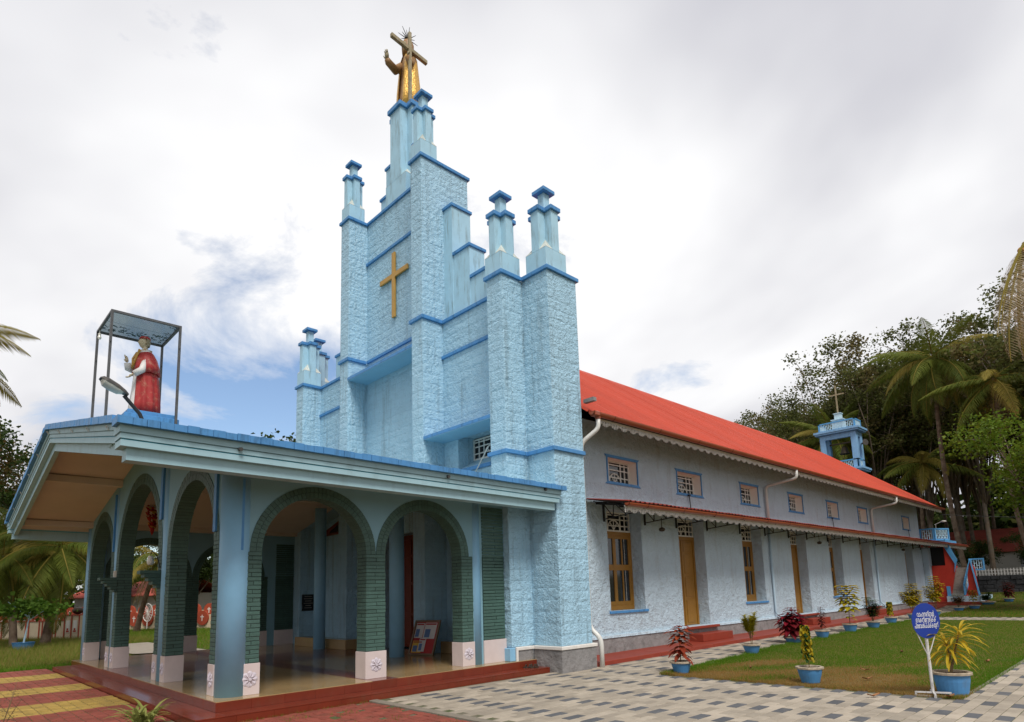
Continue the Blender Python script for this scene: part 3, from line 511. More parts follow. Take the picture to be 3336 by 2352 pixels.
for k, a, b in LOW:
    xf = XN-0.42; W = b-a; zt = 3.62
    if k == 'w':
        m = MB(); f = 0.09; z0 = 1.315
        m.box(xf-0.08, xf, a, b, z0, z0+0.14); m.box(xf-0.08, xf, a, a+f, z0+0.14, zt); m.box(xf-0.08, xf, b-f, b, z0+0.14, zt); m.box(xf-0.08, xf, a, b, zt, zt+0.12)
        win = part(m, 'tall_window', M['wood'], bevel=0.006)
        for h in (0, 1):
            u0 = a+f+h*(W/2-f); u1 = u0+W/2-f; m = MB(); g = 0.07; z1, z2, z3 = z0+0.141, 2.62, zt-0.001
            m.box(xf-0.07, xf-0.012, u0, u0+g, z1, z3); m.box(xf-0.07, xf-0.012, u1-g, u1, z1, z3); mid = (u0+u1)/2
            for q0, q1 in ((z1, z1+0.12), (z2-0.09, z2+0.09), (z3-0.1, z3)): m.box(xf-0.07, xf-0.014, u0+g, u1-g, q0, q1)
            m.box(xf-0.06, xf-0.02, mid-0.03, mid+0.03, z1+0.12, z2-0.09); m.box(xf-0.06, xf-0.02, mid-0.03, mid+0.03, z2+0.09, z3-0.1)
            part(m, 'casement', M['wood'], win, bevel=0.005)
        m = MB(); m.box(xf-0.05, xf-0.045, a+f, b-f, z0+0.14, zt); part(m, 'pane', M['pane'], win)
        m = MB()
        for q in range(3): y = a+0.35+q*(W-0.7)/2; m.tube([(xf-0.03, y, z0+0.2), (xf-0.03, y, zt-0.1)], 0.007, 5)
        part(m, 'window_bar', M['white'], win)
        m = MB(); m.box(XN-0.40, XN+0.05, a-0.08, b+0.10, 1.235, 1.309); part(m, 'sill', M['band'], win, bevel=0.006)
    else:
        m = MB(); f = 0.10
        m.box(xf-0.09, xf, a, a+f, 0.625, zt); m.box(xf-0.09, xf, b-f, b, 0.625, zt); m.box(xf-0.09, xf, a, b, zt, zt+0.12); win = part(m, 'side_door', M['wood'], bevel=0.006)
        for h in (0, 1):
            u0 = a+f+h*(W/2-f)+0.003; u1 = u0+W/2-f-0.006; m = MB()
            m.box(xf-0.06, xf-0.03, u0, u1, 0.63, zt-0.005)
            for q0, q1 in ((0.72, 1.5), (1.62, 2.3), (2.42, 3.1), (3.2, 3.52)): m.box(xf-0.0299, xf-0.012, u0+0.12, u1-0.12, q0, q1)
            m.box(xf-0.0298, xf-0.005, u1-0.03, u1, 0.63, zt-0.01) if h == 0 else None
            part(m, 'door_leaf', M['wood'], win, bevel=0.008)
        zg = gz(a)
        m = MB(); m.box(XN-0.40, XN+0.20, a-0.05, b+0.3, 0.54, 0.618); part(m, 'threshold', M['redoxide'], win, bevel=0.008)
        m = MB(); m.box(XN+0.03, XN+0.60, a+0.13, b+0.42, zg+0.121, zg+0.37); part(m, 'door_step', M['redoxide'], win, bevel=0.012)
    m = MB(); grille(m, 'r', xf-0.005, a+0.08, b-0.02, zt+0.12, 4.36); part(m, 'transom_grille', M['white'], win)
# plinth, ledge and red apron along the nave
m = MB(); m.hexa([(XN-0.05, 2.0, 0.0), (XN+0.075, 2.0, 0), (XN+0.075, NE, gz(NE)), (XN-0.05, NE, gz(NE)), (XN-0.05, 2.0, 0.55), (XN+0.075, 2.0, 0.55), (XN+0.05, NE, 0.60), (XN-0.05, NE, 0.60)]); part(m, 'nave_plinth', M['plinth'])
m = MB(); m.hexa([(XN-0.05, 2.0, 0.551), (XN+0.10, 2.0, 0.551), (XN+0.10, NE, 0.601), (XN-0.05, NE, 0.601), (XN-0.05, 2.0, 0.63), (XN+0.08, 2.0, 0.62), (XN+0.08, NE, 0.67), (XN-0.05, NE, 0.68)]); part(m, 'nave_ledge', M['nave'])
m = MB()
for i in range(12):
    y0 = 2.0+i*3.0; y1 = y0+2.99; m.hexa([(XN, y0, -0.1), (7.06, y0, -0.1), (7.06, y1, -0.1), (XN, y1, -0.1), (XN, y0, gz(y0)+0.13), (7.05, y0, gz(y0)+0.105), (7.05, y1, gz(y1)+0.105), (XN, y1, gz(y1)+0.13)])
part(m, 'apron', M['redoxide'], bevel=0.01)
# ---- corrugated roof
def corrugated(name, P0, P1, Q0, Q1, pitch, amp, m_, parent=None):
    """sheet between edge P0->P1 (top) and Q0->Q1 (bottom); the ribs run from top to bottom"""
    P0, P1, Q0, Q1 = map(Vector, (P0, P1, Q0, Q1)); n = int((P1-P0).length/pitch); nr = ((P1-P0).cross(Q0-P0)).normalized()
    if nr.z < 0: nr = -nr
    prof = [(0.0, 0), (0.30, 0), (0.42, 1), (0.68, 1), (0.80, 0)]; ts = [((i+a)/n, h) for i in range(n) for a, h in prof]+[(1.0, 0)]
    V = []; F = []
    for t, h in ts:
        for A, B in ((P0, P1), (Q0, Q1)): p = A.lerp(B, t)+nr*amp*h; V.append(tuple(p))
    k = len(ts); V += [tuple(Vector(p)-nr*0.012) for p in V[:2*k]]
    mi = []
    for i in range(k-1):
        F.append((2*i, 2*i+1, 2*i+3, 2*i+2)); F.append((2*k+2*i, 2*k+2*i+2, 2*k+2*i+3, 2*k+2*i+1)); F.append((2*i+1, 2*k+2*i+1, 2*k+2*i+3, 2*i+3)); mi += [0, 1, 0]
    return fast_mesh(name, V, F, m_, parent or church, mi, [m_, M['lining']])
RZ, EZ, EX, RY0, RY1 = 11.80, 6.66, 7.22, 1.46, 38.9
for s in (1, -1):
    for i in range(34):
        ya, yb = RY0+(RY1-RY0)*i/34, RY0+(RY1-RY0)*(i+1)/34+0.02; o = 0.012*(i % 2)+random.uniform(0, 0.006); q = 0.5 if (i == 0 and s > 0) else 0; e_ = random.uniform(-0.02, 0.02)
        corrugated('roof_sheet', (0, ya, RZ+o), (0, yb, RZ+o), (s*(EX+e_), ya+q, EZ+o), (s*(EX+e_), yb, EZ+o), 0.183, 0.042, M['tin'])
m = MB(); m.prism([(-0.3, RZ-0.17), (0, RZ+0.07), (0.3, RZ-0.17), (0, RZ+0.045)], 'y', RY0, RY1+0.02); part(m, 'ridge_cap', M['tin'])
m = MB()
for s in (1, -1): m.hexa([(0, RY1-0.04, RZ-0.22), (s*EX, RY1-0.04, EZ-0.2), (s*EX, RY1-0.0, EZ-0.2), (0, RY1, RZ-0.22), (0, RY1-0.04, RZ-0.03), (s*EX, RY1-0.04, EZ-0.02), (s*EX, RY1, EZ-0.02), (0, RY1, RZ-0.03)])
part(m, 'barge_board', M['tin'])
m = MB(); m.box(7.10, 7.45, 1.99, 2.12, 6.92, 7.02); part(m, 'roof_slab_stub', M['plinth'])
# row of roofing screws
SC = MB(); sl = Vector((EX, 0, EZ-RZ)).normalized(); nrm = Vector((-sl.z, 0, sl.x))
for t in (0.18, 0.4, 0.62, 0.84, 0.95):
    for i in range(35):
        y = 3+i*1.03; p = Vector((0, y, RZ))+sl*(t*Vector((EX, 0, EZ-RZ)).length)+nrm*0.036; SC.box(p.x-0.008, p.x+0.008, y-0.008, y+0.008, p.z, p.z+0.012)
tag(part(SC, 'roof_screws', M['strap']), kind='stuff')
def gutter(x, z, r, y0, y1, n, name='gutter'):
    m = MB(); prof = [(r*math.cos(a), r*math.sin(a)) for a in [math.pi+math.pi*i/9 for i in range(10)]]
    poly = [(x+a, z+b) for a, b in prof]+[(x+(r-0.012)*math.cos(a), z+(r-0.012)*math.sin(a)) for a in [2*math.pi-math.pi*i/9 for i in range(10)]]
    m.prism(poly, 'y', y0, y1); m.prism([(x+a, z+b) for a, b in prof], 'y', y0, y0+0.012); m.prism([(x+a, z+b) for a, b in prof], 'y', y1-0.012, y1); g = part(m, name, M['gutter'], smooth=False)
    for i in range(n):
        y = y0+0.9+i*(y1-y0-1.2)/(n-1); m = MB(); pp = [(x+(r+0.006)*math.cos(a), z+(r+0.006)*math.sin(a)) for a in [math.pi+math.pi*i/9 for i in range(10)]]; m.prism(pp, 'y', y, y+0.022); part(m, 'gutter_strap', M['strap'], g)
    return g
g_ = gutter(7.34, 6.645, 0.105, 2.02, 38.9, 17); gutter(7.46, 4.27, 0.09, 3.2, 44.0, 22)
m = MB(); m.box(7.25, 7.45, 2.06, 2.26, 6.53, 6.66); m.lathe((7.34, 2.28, 6.46), [(0.075, 0), (0.075, 0.1)], 12); part(m, 'outlet', M['gutter'], g_, bevel=0.02)
def valance(x, z, y0, y1, sc, d0, d1):
    m = MB(); m.box(x-0.012, x+0.012, y0, y1, z-0.05, z); n = max(1, int((y1-y0)/sc)); sc = (y1-y0)/n; step = sc/6
    for i in range(n):
        for k in range(6):
            y = y0+i*sc+(k+0.5)*step; l = d0+(d1-d0)*abs(math.cos(math.pi*(k+0.5)/6))**0.8; l = d1+d0-l if False else l
            m.box(x-0.008, x+0.008, y-step*0.22, y+step*0.22, z-0.05-l, z-0.049); m.box(x-0.009, x+0.009, y-step*0.36, y+step*0.36, z-0.05-l*0.62, z-0.05-l*0.62+0.02)
    return part(m, 'valance', M['white'])
valance(7.20, 6.56, 2.35, 38.85, 0.42, 0.05, 0.15); valance(7.36, 4.215, 3.22, 43.9, 0.42, 0.06, 0.15)
# ---- awning
AY0, AY1 = 3.2, 44.0
for i in range(37):
    ya, yb = AY0+(AY1-AY0)*i/37, AY0+(AY1-AY0)*(i+1)/37+0.02; o = 0.008*(i % 2); corrugated('awning_sheet', (5.98, ya, 4.56+o), (5.98, yb, 4.56+o), (7.50, ya, 4.315+o), (7.50, yb, 4.315+o), 0.22, 0.03, M['awntin'])
for y in (4.1, 6.2, 8.05, 10.1, 12.6, 14.8, 17.1, 19.1, 21.6, 23.7, 26.2, 28.8, 31.0, 33.6, 36.2, 37.9):
    m = MB(); r = 0.02
    m.tube([(5.94, y, 4.02), (7.0, y, 4.10), (7.42, y, 4.20)], r, 4); m.tube([(5.94, y, 4.50), (7.42, y, 4.26)], r, 4); m.box(5.93, 5.97, y-0.03, y+0.03, 3.95, 4.53)
    for a in (6.3, 6.75, 7.1): m.tube([(a, y, 4.02+(a-5.94)*0.09), (a+0.02, y, 4.50-(a-5.94)*0.16)], r*0.8, 4); m.tube([(a, y, 4.02+(a-5.94)*0.09), (a-0.36, y, 4.50-(a-6.3)*0.16)], r*0.7, 4)
    part(m, 'awning_bracket', M['black'])
m = MB()
for x, z in ((6.3, 4.47), (6.8, 4.39), (7.3, 4.31)): m.box(x-0.02, x+0.02, AY0, AY1, z-0.05, z-0.015)
part(m, 'awning_purlin', M['black'])  # purlins made denser, to block some light under the awning
for i in range(36):
    y = 3.75+i*1.13; m = MB(); m.hexa([(5.96, y-0.02, 4.44), (7.40, y-0.02, 4.225), (7.40, y+0.02, 4.225), (5.96, y+0.02, 4.44), (5.96, y-0.02, 4.53), (7.40, y-0.02, 4.295), (7.40, y+0.02, 4.295), (5.96, y+0.02, 4.53)]); part(m, 'extra_rafter', M['black'])  # rafters between the black trusses, added to block light under the awning
for y in (8.95, 22.45, 35.5):
    m = MB(); m.tube([(5.99, y, 5.17), (6.03, y, 4.6)], 0.018, 6); m.box(5.95, 6.04, y-0.05, y+0.06, 5.14, 5.18); part(m, 'awning_stay', M['black'])
# ---- downpipes
def bend(pts, r, name, mm, n=10):
    P = [Vector(p) for p in pts]; o = [P[0]]
    for i in range(1, len(P)-1):
        a, b, c2 = P[i-1], P[i], P[i+1]; k = min(0.18, (b-a).length*0.4, (c2-b).length*0.4); p0 = b+(a-b).normalized()*k; p1 = b+(c2-b).normalized()*k
        for t in (0, 0.25, 0.5, 0.75, 1): o.append(p0.lerp(b, t).lerp(b.lerp(p1, t), t))
    o.append(P[-1]); m = MB(); m.tube(o, r, n); return part(m, name, mm, smooth=True)
bend([(7.34, 2.28, 6.5), (7.34, 2.28, 6.22), (6.93, 2.01, 5.85), (6.94, 2.01, 0.98), (7.22, 2.10, 0.72), (7.22, 2.10, -0.02)], 0.062, 'downpipe', M['pvc'])
for y in (15.1, 28.47):
    bend([(7.34, y, 6.56), (7.34, y, 6.22), (6.03, y-0.03, 6.06), (6.03, y-0.03, 4.5)], 0.06, 'downpipe', M['pvc']); bend([(6.0, y-0.03, 4.5), (6.0, y-0.03, 0.78), (6.16, y+0.1, 0.62), (6.16, y+0.1, 0.35 if y > 20 else 0.14)], 0.045, 'downpipe', M['bluepipe'])
# ================================================================ THE ARCHED PORCH
ZF = 0.287; PX0, PX1, PY = -6.50, 6.28, -6.90
m = MB(); m.box(PX0+0.01, PX1-0.01, PY+0.01, YW, -0.1, ZF-0.016); part(m, 'porch_base', M['mortar'])
# floor tiles: beige with a brown-red carpet of tiles down the middle and one across
T = []; tw = (PX1-PX0)/21; tl = (YW-PY)/13
for i in range(21):
    for j in range(13):
        x0, y0 = PX0+i*tw, PY+j*tl; c = 1 if (7 <= i <= 11 or j in (5,)) else 0
        if y0+tl > -0.02 and not (-0.95 < x0+tw/2 < 0.95): pass
        T.append((*block(x0+0.0015, x0+tw-0.0015, y0+0.0015, y0+tl-0.0015, ZF-0.02, ZF, 0.001), c))
pieces('floor_tile', 'floor_tiles', T, [M['tile'], M['tile2']], church)
T = []
def risers(ax, c, a0, a1, z0, z1, step=0.6, out=1):
    n = max(1, round((a1-a0)/step)); l = (a1-a0)/n
    for i in range(n):
        u0, u1 = a0+i*l+0.0015, a0+(i+1)*l-0.0015
        T.append((*(block(u0, u1, c-0.004, c+0.02, z0, z1, 0.001) if ax == 'f' else block(c-0.02, c+0.004, u0, u1, z0, z1, 0.001)), 0))
risers('f', PY, PX0, PX1, 0.121, ZF-0.012); risers('r', PX1, PY, 0.70, 0.121, ZF-0.012)
SX, SY = 6.72, -7.34
risers('f', SY, PX0-0.19, SX, -0.02, 0.108); risers('r', SX, SY, 0.69, -0.02, 0.108)
def treads(x0, x1, y0, y1, nx, ny):
    for i in range(nx):
        for j in range(ny):
            T.append((*block(x0+(x1-x0)*i/nx+0.001, x0+(x1-x0)*(i+1)/nx-0.001, y0+(y1-y0)*j/ny+0.001, y0+(y1-y0)*(j+1)/ny-0.001, 0.10, 0.12, 0.003), 0))
treads(PX0-0.2, SX+0.01, SY-0.01, PY-0.005, 22, 1); treads(PX1+0.005, SX+0.01, PY, 0.69, 1, 13)
pieces('step_tile', 'step_tiles', T, [M['redtile']], church)
m = MB(); m.box(PX0-0.18, SX-0.02, SY+0.02, PY, -0.1, 0.099); m.box(PX1, SX-0.02, PY, 0.68, -0.1, 0.099); part(m, 'step_core', M['mortar'])
# ---- roof lines
XC = 0.02
def ztop(x): return 6.06-0.1985*abs(x-XC)
def zsof(x): return 5.84-0.222*abs(x-XC)
def dz(y): return 0.03-0.012*(y+8.7)      # the eaves dip slightly toward the church
# ---- piers, pedestals, arches
BR = []
def bricks(x0, x1, y0, y1, z0, z1):
    n = max(1, round((z1-z0)/0.0775)); h = (z1-z0)/n; g = 0.005
    for k in range(n):
        a, b = z0+k*h+g, z0+(k+1)*h-g; j = 0.004
        if (x1-x0) > 0.5*(y1-y0) and (x1-x0) < 2*(y1-y0):
            if k % 2: s = x0+(x1-x0)*random.uniform(0.42, 0.6); L = [(x0, s-g, y0, y1), (s+g, x1, y0, y1)]
            else: s = y0+(y1-y0)*random.uniform(0.42, 0.6); L = [(x0, x1, y0, s-g), (x0, x1, s+g, y1)]
        else:
            along = 'x' if (x1-x0) > (y1-y0) else 'y'; ln = max(x1-x0, y1-y0); cuts = [0]; o = 0.11 if k % 2 else 0.22; cc = o
            while cc < ln-0.08: cuts.append(cc); cc += 0.225
            cuts.append(ln); L = [((x0+p+g, x0+q-g, y0, y1) if along == 'x' else (x0, x1, y0+p+g, y0+q-g)) for p, q in zip(cuts[:-1], cuts[1:])]
        for q in L:
            o = random.uniform(-0.004, 0.004)
            BR.append((*block(q[0]-o, q[1]+o, q[2]-o, q[3]+o, a, b, 0.006, 0.0022), 0))
ROS = {}
def rosette(parent, axis, c, u, z, r=0.135):
    if axis not in ROS:
        m = MB()
        for k in range(8):
            a = 2*math.pi*k/8; ca, sa = math.cos(a), math.sin(a)
            def P(rad, t, d): uu, zz = rad*ca-t*sa, rad*sa+t*ca; return (uu, -d, zz) if axis == 'f' else (d, uu, zz)
            v = [P(0.25*r, -0.05*r, 0.004), P(0.25*r, 0.05*r, 0.004), P(0.78*r, 0.33*r, 0.006), P(1.0*r, 0.16*r, 0.004), P(1.04*r, 0, 0.002), P(1.0*r, -0.16*r, 0.004), P(0.78*r, -0.33*r, 0.006), P(0.3*r, 0, 0.03), P(0.8*r, 0, 0.016)]
            q = [(0, 7, 1), (1, 7, 8, 2), (2, 8, 3), (3, 8, 4), (4, 8, 5), (5, 8, 6), (6, 8, 7, 0)]
            m.add(v, q if axis == 'f' else q)
        pts = [(0.2*r*math.cos(a), 0.2*r*math.sin(a)) for a in [2*math.pi*i/12 for i in range(12)]]
        m.prism([(p[0], p[1]) for p in pts], 'y' if axis == 'f' else 'x', *((-0.032, 0) if axis == 'f' else (0, 0.032)))
        o = m.build('rosette', M['rosette'], parent); ROS[axis] = o.data
    else:
        o = bpy.data.objects.new('rosette', ROS[axis]); link(o, parent)
    o.location = (u, c, z) if axis == 'f' else (c, u, z); return o
def pier(x0, x1, y0, y1, zt, fr=False, rr=False):
    m = MB(); m.box(x0+0.006, x1-0.006, y0+0.006, y1-0.006, 0.83, zt); part(m, 'pier_core', M['mortar'])
    bricks(x0, x1, y0, y1, 0.834, zt)
    m = MB(); m.box(x0-0.012, x1+0.012, y0-0.016, y1+0.016, ZF, 0.829); p = part(m, 'pedestal', M['marble'], bevel=0.004)
    if fr: rosette(p, 'f', y0-0.016, (x0+x1)/2, 0.56, min(0.14, (x1-x0)*0.49))
    if rr: rosette(p, 'r', x1+0.012, (y0+y1)/2, 0.56, 0.14)
def ring(axis, c0, c1, uc, zc, rin, rout):
    """two courses of header bricks round an arch, c0..c1 through the wall"""
    m = MB(); N_ = 40
    for i in range(N_):
        a0, a1 = math.pi*i/N_, math.pi*(i+1)/N_; q = []
        for a in (a0, a1):
            for r in (rin+0.008, rout-0.008): q.append((uc+r*math.cos(a), zc+r*math.sin(a)))
        poly = [q[0], q[1], q[3], q[2]]; m.prism(poly, 'y' if axis == 'f' else 'x', c0+0.008, c1-0.008)
    part(m, 'arch_core', M['mortar'])
    rm = (rin+rout)/2
    for ra, rb in ((rin, rm-0.004), (rm+0.004, rout)):
        n = int(math.pi*rb/0.088); ga = 0.0045/rb
        for i in range(n):
            a0, a1 = math.pi*i/n+ga, math.pi*(i+1)/n-ga; o = random.uniform(-0.003, 0.003); cs = []
            for c in (c0-o, c1+o):
                for r, a in ((ra, a0), (rb, a0), (rb, a1), (ra, a1)):
                    u, z = uc+r*math.cos(a), zc+r*math.sin(a); cs.append((u, c, z) if axis == 'f' else (c, u, z))
            BR.append((cs, BOXF, 0))
def spandrel(axis, c0, c1, u0, u1, arches, spring, top, name='arch_wall'):
    """wall above the arches; arches: (centre, outer radius)"""
    us = {u0, u1}; u = u0
    while u < u1: us.add(round(u, 3)); u += 0.07
    for a, r in arches: us |= {a-r, a+r, a}
    us = sorted(q for q in us if u0-1e-6 <= q <= u1+1e-6); m = MB()
    def low(u):
        z = spring
        for a, r in arches:
            if abs(u-a) < r: z = max(z, spring+math.sqrt(max(0, r*r-(u-a)**2)))
        return z
    for p, q in zip(us[:-1], us[1:]):
        if q-p < 1e-4: continue
        a, b, c2, d = low(p+1e-5), low(q-1e-5), top(q), top(p)
        if axis == 'f': v = [(p, c0, a), (q, c0, b), (q, c1, b), (p, c1, a), (p, c0, d), (q, c0, c2), (q, c1, c2), (p, c1, d)]
        else: v = [(c0, p, a), (c0, q, b), (c1, q, b), (c1, p, a), (c0, p, d), (c0, q, c2), (c1, q, c2), (c1, p, d)]
        m.hexa(v)
    return part(m, name, M['pwall'])
FY0, FY1 = -6.70, -6.35; SPF, SPS = 3.05, 2.82
for x0, x1 in ((-6.02, -5.73), (-2.98, -2.66), (-2.42, -2.10), (1.64, 1.93), (2.28, 2.56), (5.25, 5.53)): pier(x0, x1, FY0, FY1, SPF, fr=True)
for a, b in ((-5.73, -2.98), (-2.10, 1.64), (2.56, 5.25)): ring('f', FY0, FY1, (a+b)/2, SPF, (b-a)/2, (b-a)/2+0.265)
spandrel('f', FY0+0.012, FY1-0.012, -6.1, 5.62, [((a+b)/2, (b-a)/2+0.265) for a, b in ((-5.73, -2.98), (-2.10, 1.64), (2.56, 5.25))], SPF, lambda x: zsof(x)+0.02)
for x0, x1, rr in ((5.56, 5.94, True), (-6.40, -6.03, False)):
    for y0, y1 in ((-6.40, -6.07), (-3.90, -3.44), (-1.37, -1.03)): pier(x0, x1, y0, y1, SPS, rr=rr)
    for a, b in ((-6.07, -3.90), (-3.44, -1.37)): ring('r', x0, x1, (a+b)/2, SPS, (b-a)/2, (b-a)/2+0.225)
    spandrel('r', x0+0.012, x1-0.012, -6.47, 0.0, [((a+b)/2, (b-a)/2+0.225) for a, b in ((-6.07, -3.90), (-3.44, -1.37))], SPS if True else 0, lambda y: 4.52)
    m = MB(); m.box(x0+0.02, x1-0.02, -0.73, -0.02, 0.83, 4.06); part(m, 'pier_core', M['mortar']); bricks(x0+0.03, x1+0.012, -0.72, -0.03, 0.834, 4.05)
    m = MB(); m.box(x0+0.01, x1+0.025, -0.74, -0.01, ZF, 0.829); part(m, 'pedestal', M['marble'], bevel=0.004)
    m = MB(); m.box(x0+0.012, x1-0.012, -1.03, -0.73, ZF, SPS); part(m, 'arch_wall', M['pwall'])
pieces('brick', 'brickwork', BR, [M['brick']], church)
# round columns
def column(x, y, r, z1, name='column'):
    m = MB(); m.lathe((x, y, 0), [(r, ZF), (r, z1)], 28); o = part(m, name, M['pcol'], smooth=True)
    return o
column(5.715, -6.47, 0.27, 4.40); column(-6.17, -6.47, 0.27, 4.40)
column(2.10, -6.53, 0.20, 5.2); column(-2.54, -6.53, 0.18, 5.2); column(5.80, -0.90, 0.17, 4.4); column(-6.25, -0.90, 0.17, 4.4)
column(-2.5, -0.70, 0.19, 5.0); column(2.40, -0.85, 0.21, 5.0)
for x0, x1, z0, z1 in ((1.70, 1.86, 3.82, 5.15), (5.27, 5.40, 3.22, 4.4), (-2.80, -2.72, 3.4, 5.0)): m = MB(); m.box(x0, x1, FY0-0.035, FY0+0.02, z0, z1); part(m, 'blue_fin', M['band'])
m = MB(); m.box(5.92, 5.985, -6.47, -6.425, 2.84, 4.15); part(m, 'blue_fin', M['band'])
# corbels carrying lamps on the two piers by the middle arch
for x0, x1 in ((1.64, 1.93), (-2.42, -2.10)):
    m = MB()
    for k in range(5): m.box(x0+0.002*k, x1-0.002*k, -6.78-0.082*k, FY0-0.001, 2.28+0.078*k, 2.28+0.078*(k+1)-0.004)
    part(m, 'corbel', M['brick'], bevel=0.006)
# ---- porch roof: slab, soffit, mouldings
FYR, BYR = -8.76, 0.74
def sl_hexa(m, xa, xb, za0, za1, zb0, zb1, y0, y1, mi=0):
    d0, d1 = dz(y0), dz(y1); m.hexa([(xa, y0, za0+d0), (xb, y0, zb0+d0), (xb, y1, zb0+d1), (xa, y1, za0+d1), (xa, y0, za1+d0), (xb, y0, zb1+d0), (xb, y1, zb1+d1), (xa, y1, za1+d1)], mi)
for s in (1, -1):
    E_ = 7.20
    m = MB(); xa, xb = (XC, XC+E_) if s > 0 else (XC-E_, XC)
    za, zb = ztop(xa)-0.105, ztop(xb)-0.105
    sl_hexa(m, xa, xb, za-0.10, za, zb-0.10, zb, -8.60, BYR); part(m, 'roof_slab', M['fascia'])
    m = MB(); sl_hexa(m, xa, xb, ztop(xa)-0.104, ztop(xa)-0.03, ztop(xb)-0.104, ztop(xb)-0.03, -8.6, BYR-0.004); part(m, 'porch_roof_covering', M['fascia'])
    xa, xb = (XC, XC+6.95) if s > 0 else (XC-6.95, XC)
    m = MB(); sl_hexa(m, xa, xb, zsof(xa), zsof(xa)+0.03, zsof(xb), zsof(xb)+0.03, -8.45, -0.0); part(m, 'soffit', M['soffit'])
    for bx in (2.35, 5.95):
        x = XC+s*bx; m = MB(); z = zsof(x); m.box(x-0.13, x+0.13, -8.40, -0.01, z-0.16, z+0.02); part(m, 'soffit_beam', M['soffit'])
        z = zsof(x)+0.06; m = MB(); m.prism([(-8.57, z+0.02), (-8.40, z+0.02), (-8.40, z-0.20), (-8.50, z-0.20), (-8.57, z-0.12)], 'x', x-0.10, x+0.10); part(m, 'beam_end', M['fascia'])
    if True:
        x = XC+s*4.2; z = zsof(x)+0.06; m = MB(); m.box(x-0.07, x+0.07, -8.57, -8.46, z-0.13, z+0.08); part(m, 'beam_end', M['fascia'])
    # side mouldings: (outer x, z0, z1, y start, y end, material)
    L = [(7.24, 4.405, 4.515, -8.70, 0.80, 'fascia'), (7.205, 4.388, 4.404, -8.675, 0.78, 'fascia'), (7.225, 4.318, 4.387, -8.685, 0.77, 'fascia'), (7.19, 4.298, 4.317, -8.66, 0.76, 'cyan'), (7.215, 4.205, 4.297, -8.675, 0.74, 'fascia'), (7.12, 4.02, 4.204, -8.575, 0.66, 'fascia')]
    for xo, z0, z1, y0, y1, mm in L:
        m = MB(); a, b = (6.86, xo) if s > 0 else (-xo+2*XC, -6.86+2*XC); sl_hexa(m, a, b, z0-0.02, z1-0.02, z0-0.02, z1-0.02, y0, y1); part(m, 'fascia_moulding', M[mm])
    # raked mouldings across the front
    for yo, d0, d1, xe, mm in ((-8.68, 0.12, 0.215, 7.1, 'fascia'), (-8.65, 0.216, 0.232, 7.1, 'fascia'), (-8.66, 0.233, 0.30, 7.1, 'fascia'), (-8.63, 0.301, 0.32, 7.1, 'cyan'), (-8.65, 0.321, 0.415, 7.1, 'fascia'), (-8.55, 0.416, 0.595, 7.0, 'fascia')):
        m = MB(); a, b = (XC, XC+xe) if s > 0 else (XC-xe, XC)
        sl_hexa(m, a, b, ztop(a)-d1, ztop(a)-d0, ztop(b)-d1, ztop(b)-d0, yo, -8.45); part(m, 'fascia_moulding', M[mm])
    # blue edge tiles along the side and up the rake
    y = FYR; xo = 7.34
    TL = []
    while y < 0.88:
        l = min(random.uniform(0.17, 0.21), 0.90-y); a, b = (7.0, xo) if s > 0 else (-xo+2*XC, -7.0+2*XC)
        mm = MB(); o = random.uniform(-0.008, 0.008); sl_hexa(mm, a-(o if s < 0 else 0), b+(o if s > 0 else 0), 4.49+random.uniform(-.004, .004), 4.60, 4.49, 4.60+random.uniform(-.008, .008), y+0.003, y+l-0.003); TL.append((mm.v, mm.f, 0)); y += l
    x = 0.0
    while x < 6.98:
        l = min(0.20, 6.98-x); a, b = (XC+x+0.003, XC+x+l-0.003) if s > 0 else (XC-x-l+0.003, XC-x-0.003)
        mm = MB(); sl_hexa(mm, a, b, ztop(a)-0.118, ztop(a)+0.002, ztop(b)-0.118, ztop(b)+0.002, FYR+random.uniform(-.006, .006), -8.40); TL.append((mm.v, mm.f, 0)); x += l
    pieces('edge_tile', 'edge_tiles', TL, [M['band']], church, 130)
m = MB()
for y in (-7.0, -2.75, 0.2):
    m.tube([(7.16, y, 4.40), (7.30, y, 4.37)], 0.033, 10)
part(m, 'roof_spout', M['iron'])
for x in (-7.0, -5.6, -4.2, -2.8, -1.4, 0.0, 1.6, 3.2, 4.8, 6.4):
    m = MB(); z = ztop(x)-0.15; m.tube([(x+0.045*math.cos(a), -8.70-0.02*math.sin(a), z+0.03*math.sin(a)) for a in [2*math.pi*i/10 for i in range(11)]], 0.006, 5); part(m, 'hook', M['pvc'])
# low tiled bench by the inner wall, black plaque, dado
m = MB(); m.box(-4.9, -1.2, -0.45, -0.03, ZF, 0.60); part(m, 'bench_step', M['tile'], bevel=0.01)
m = MB(); m.box(C1+0.1, M0-0.05, 0.45, YW, ZF, 0.62); part(m, 'bench_step', M['tile'], bevel=0.01)
m = MB(); m.box(-5.55, -5.515, 0.10, 0.58, 1.50, 2.12); pq = part(m, 'plaque', M['plaque'])
m = MB()
for i, wd in enumerate((0.30, 0.34, 0.26, 0.36, 0.22, 0.30)): m.box(-5.514, -5.512, 0.34-wd/2, 0.34+wd/2, 2.03-i*0.085, 2.055-i*0.085)
part(m, 'lettering', M['plaquetext'], pq)
# gabled picture board high on the inner wall
m = MB(); m.prism([(-4.9, 4.30), (-1.2, 4.30), (-1.2, 4.42), (-3.05, 4.95), (-4.9, 4.42)], 'y', 0.58, 0.70); pb = part(m, 'picture_board', M['redwood'])
m = MB(); m.prism([(-4.3, 4.37), (-1.8, 4.37), (-1.8, 4.43), (-3.05, 4.82), (-4.3, 4.43)], 'y', 0.56, 0.579); part(m, 'picture', M['plaque'], pb)
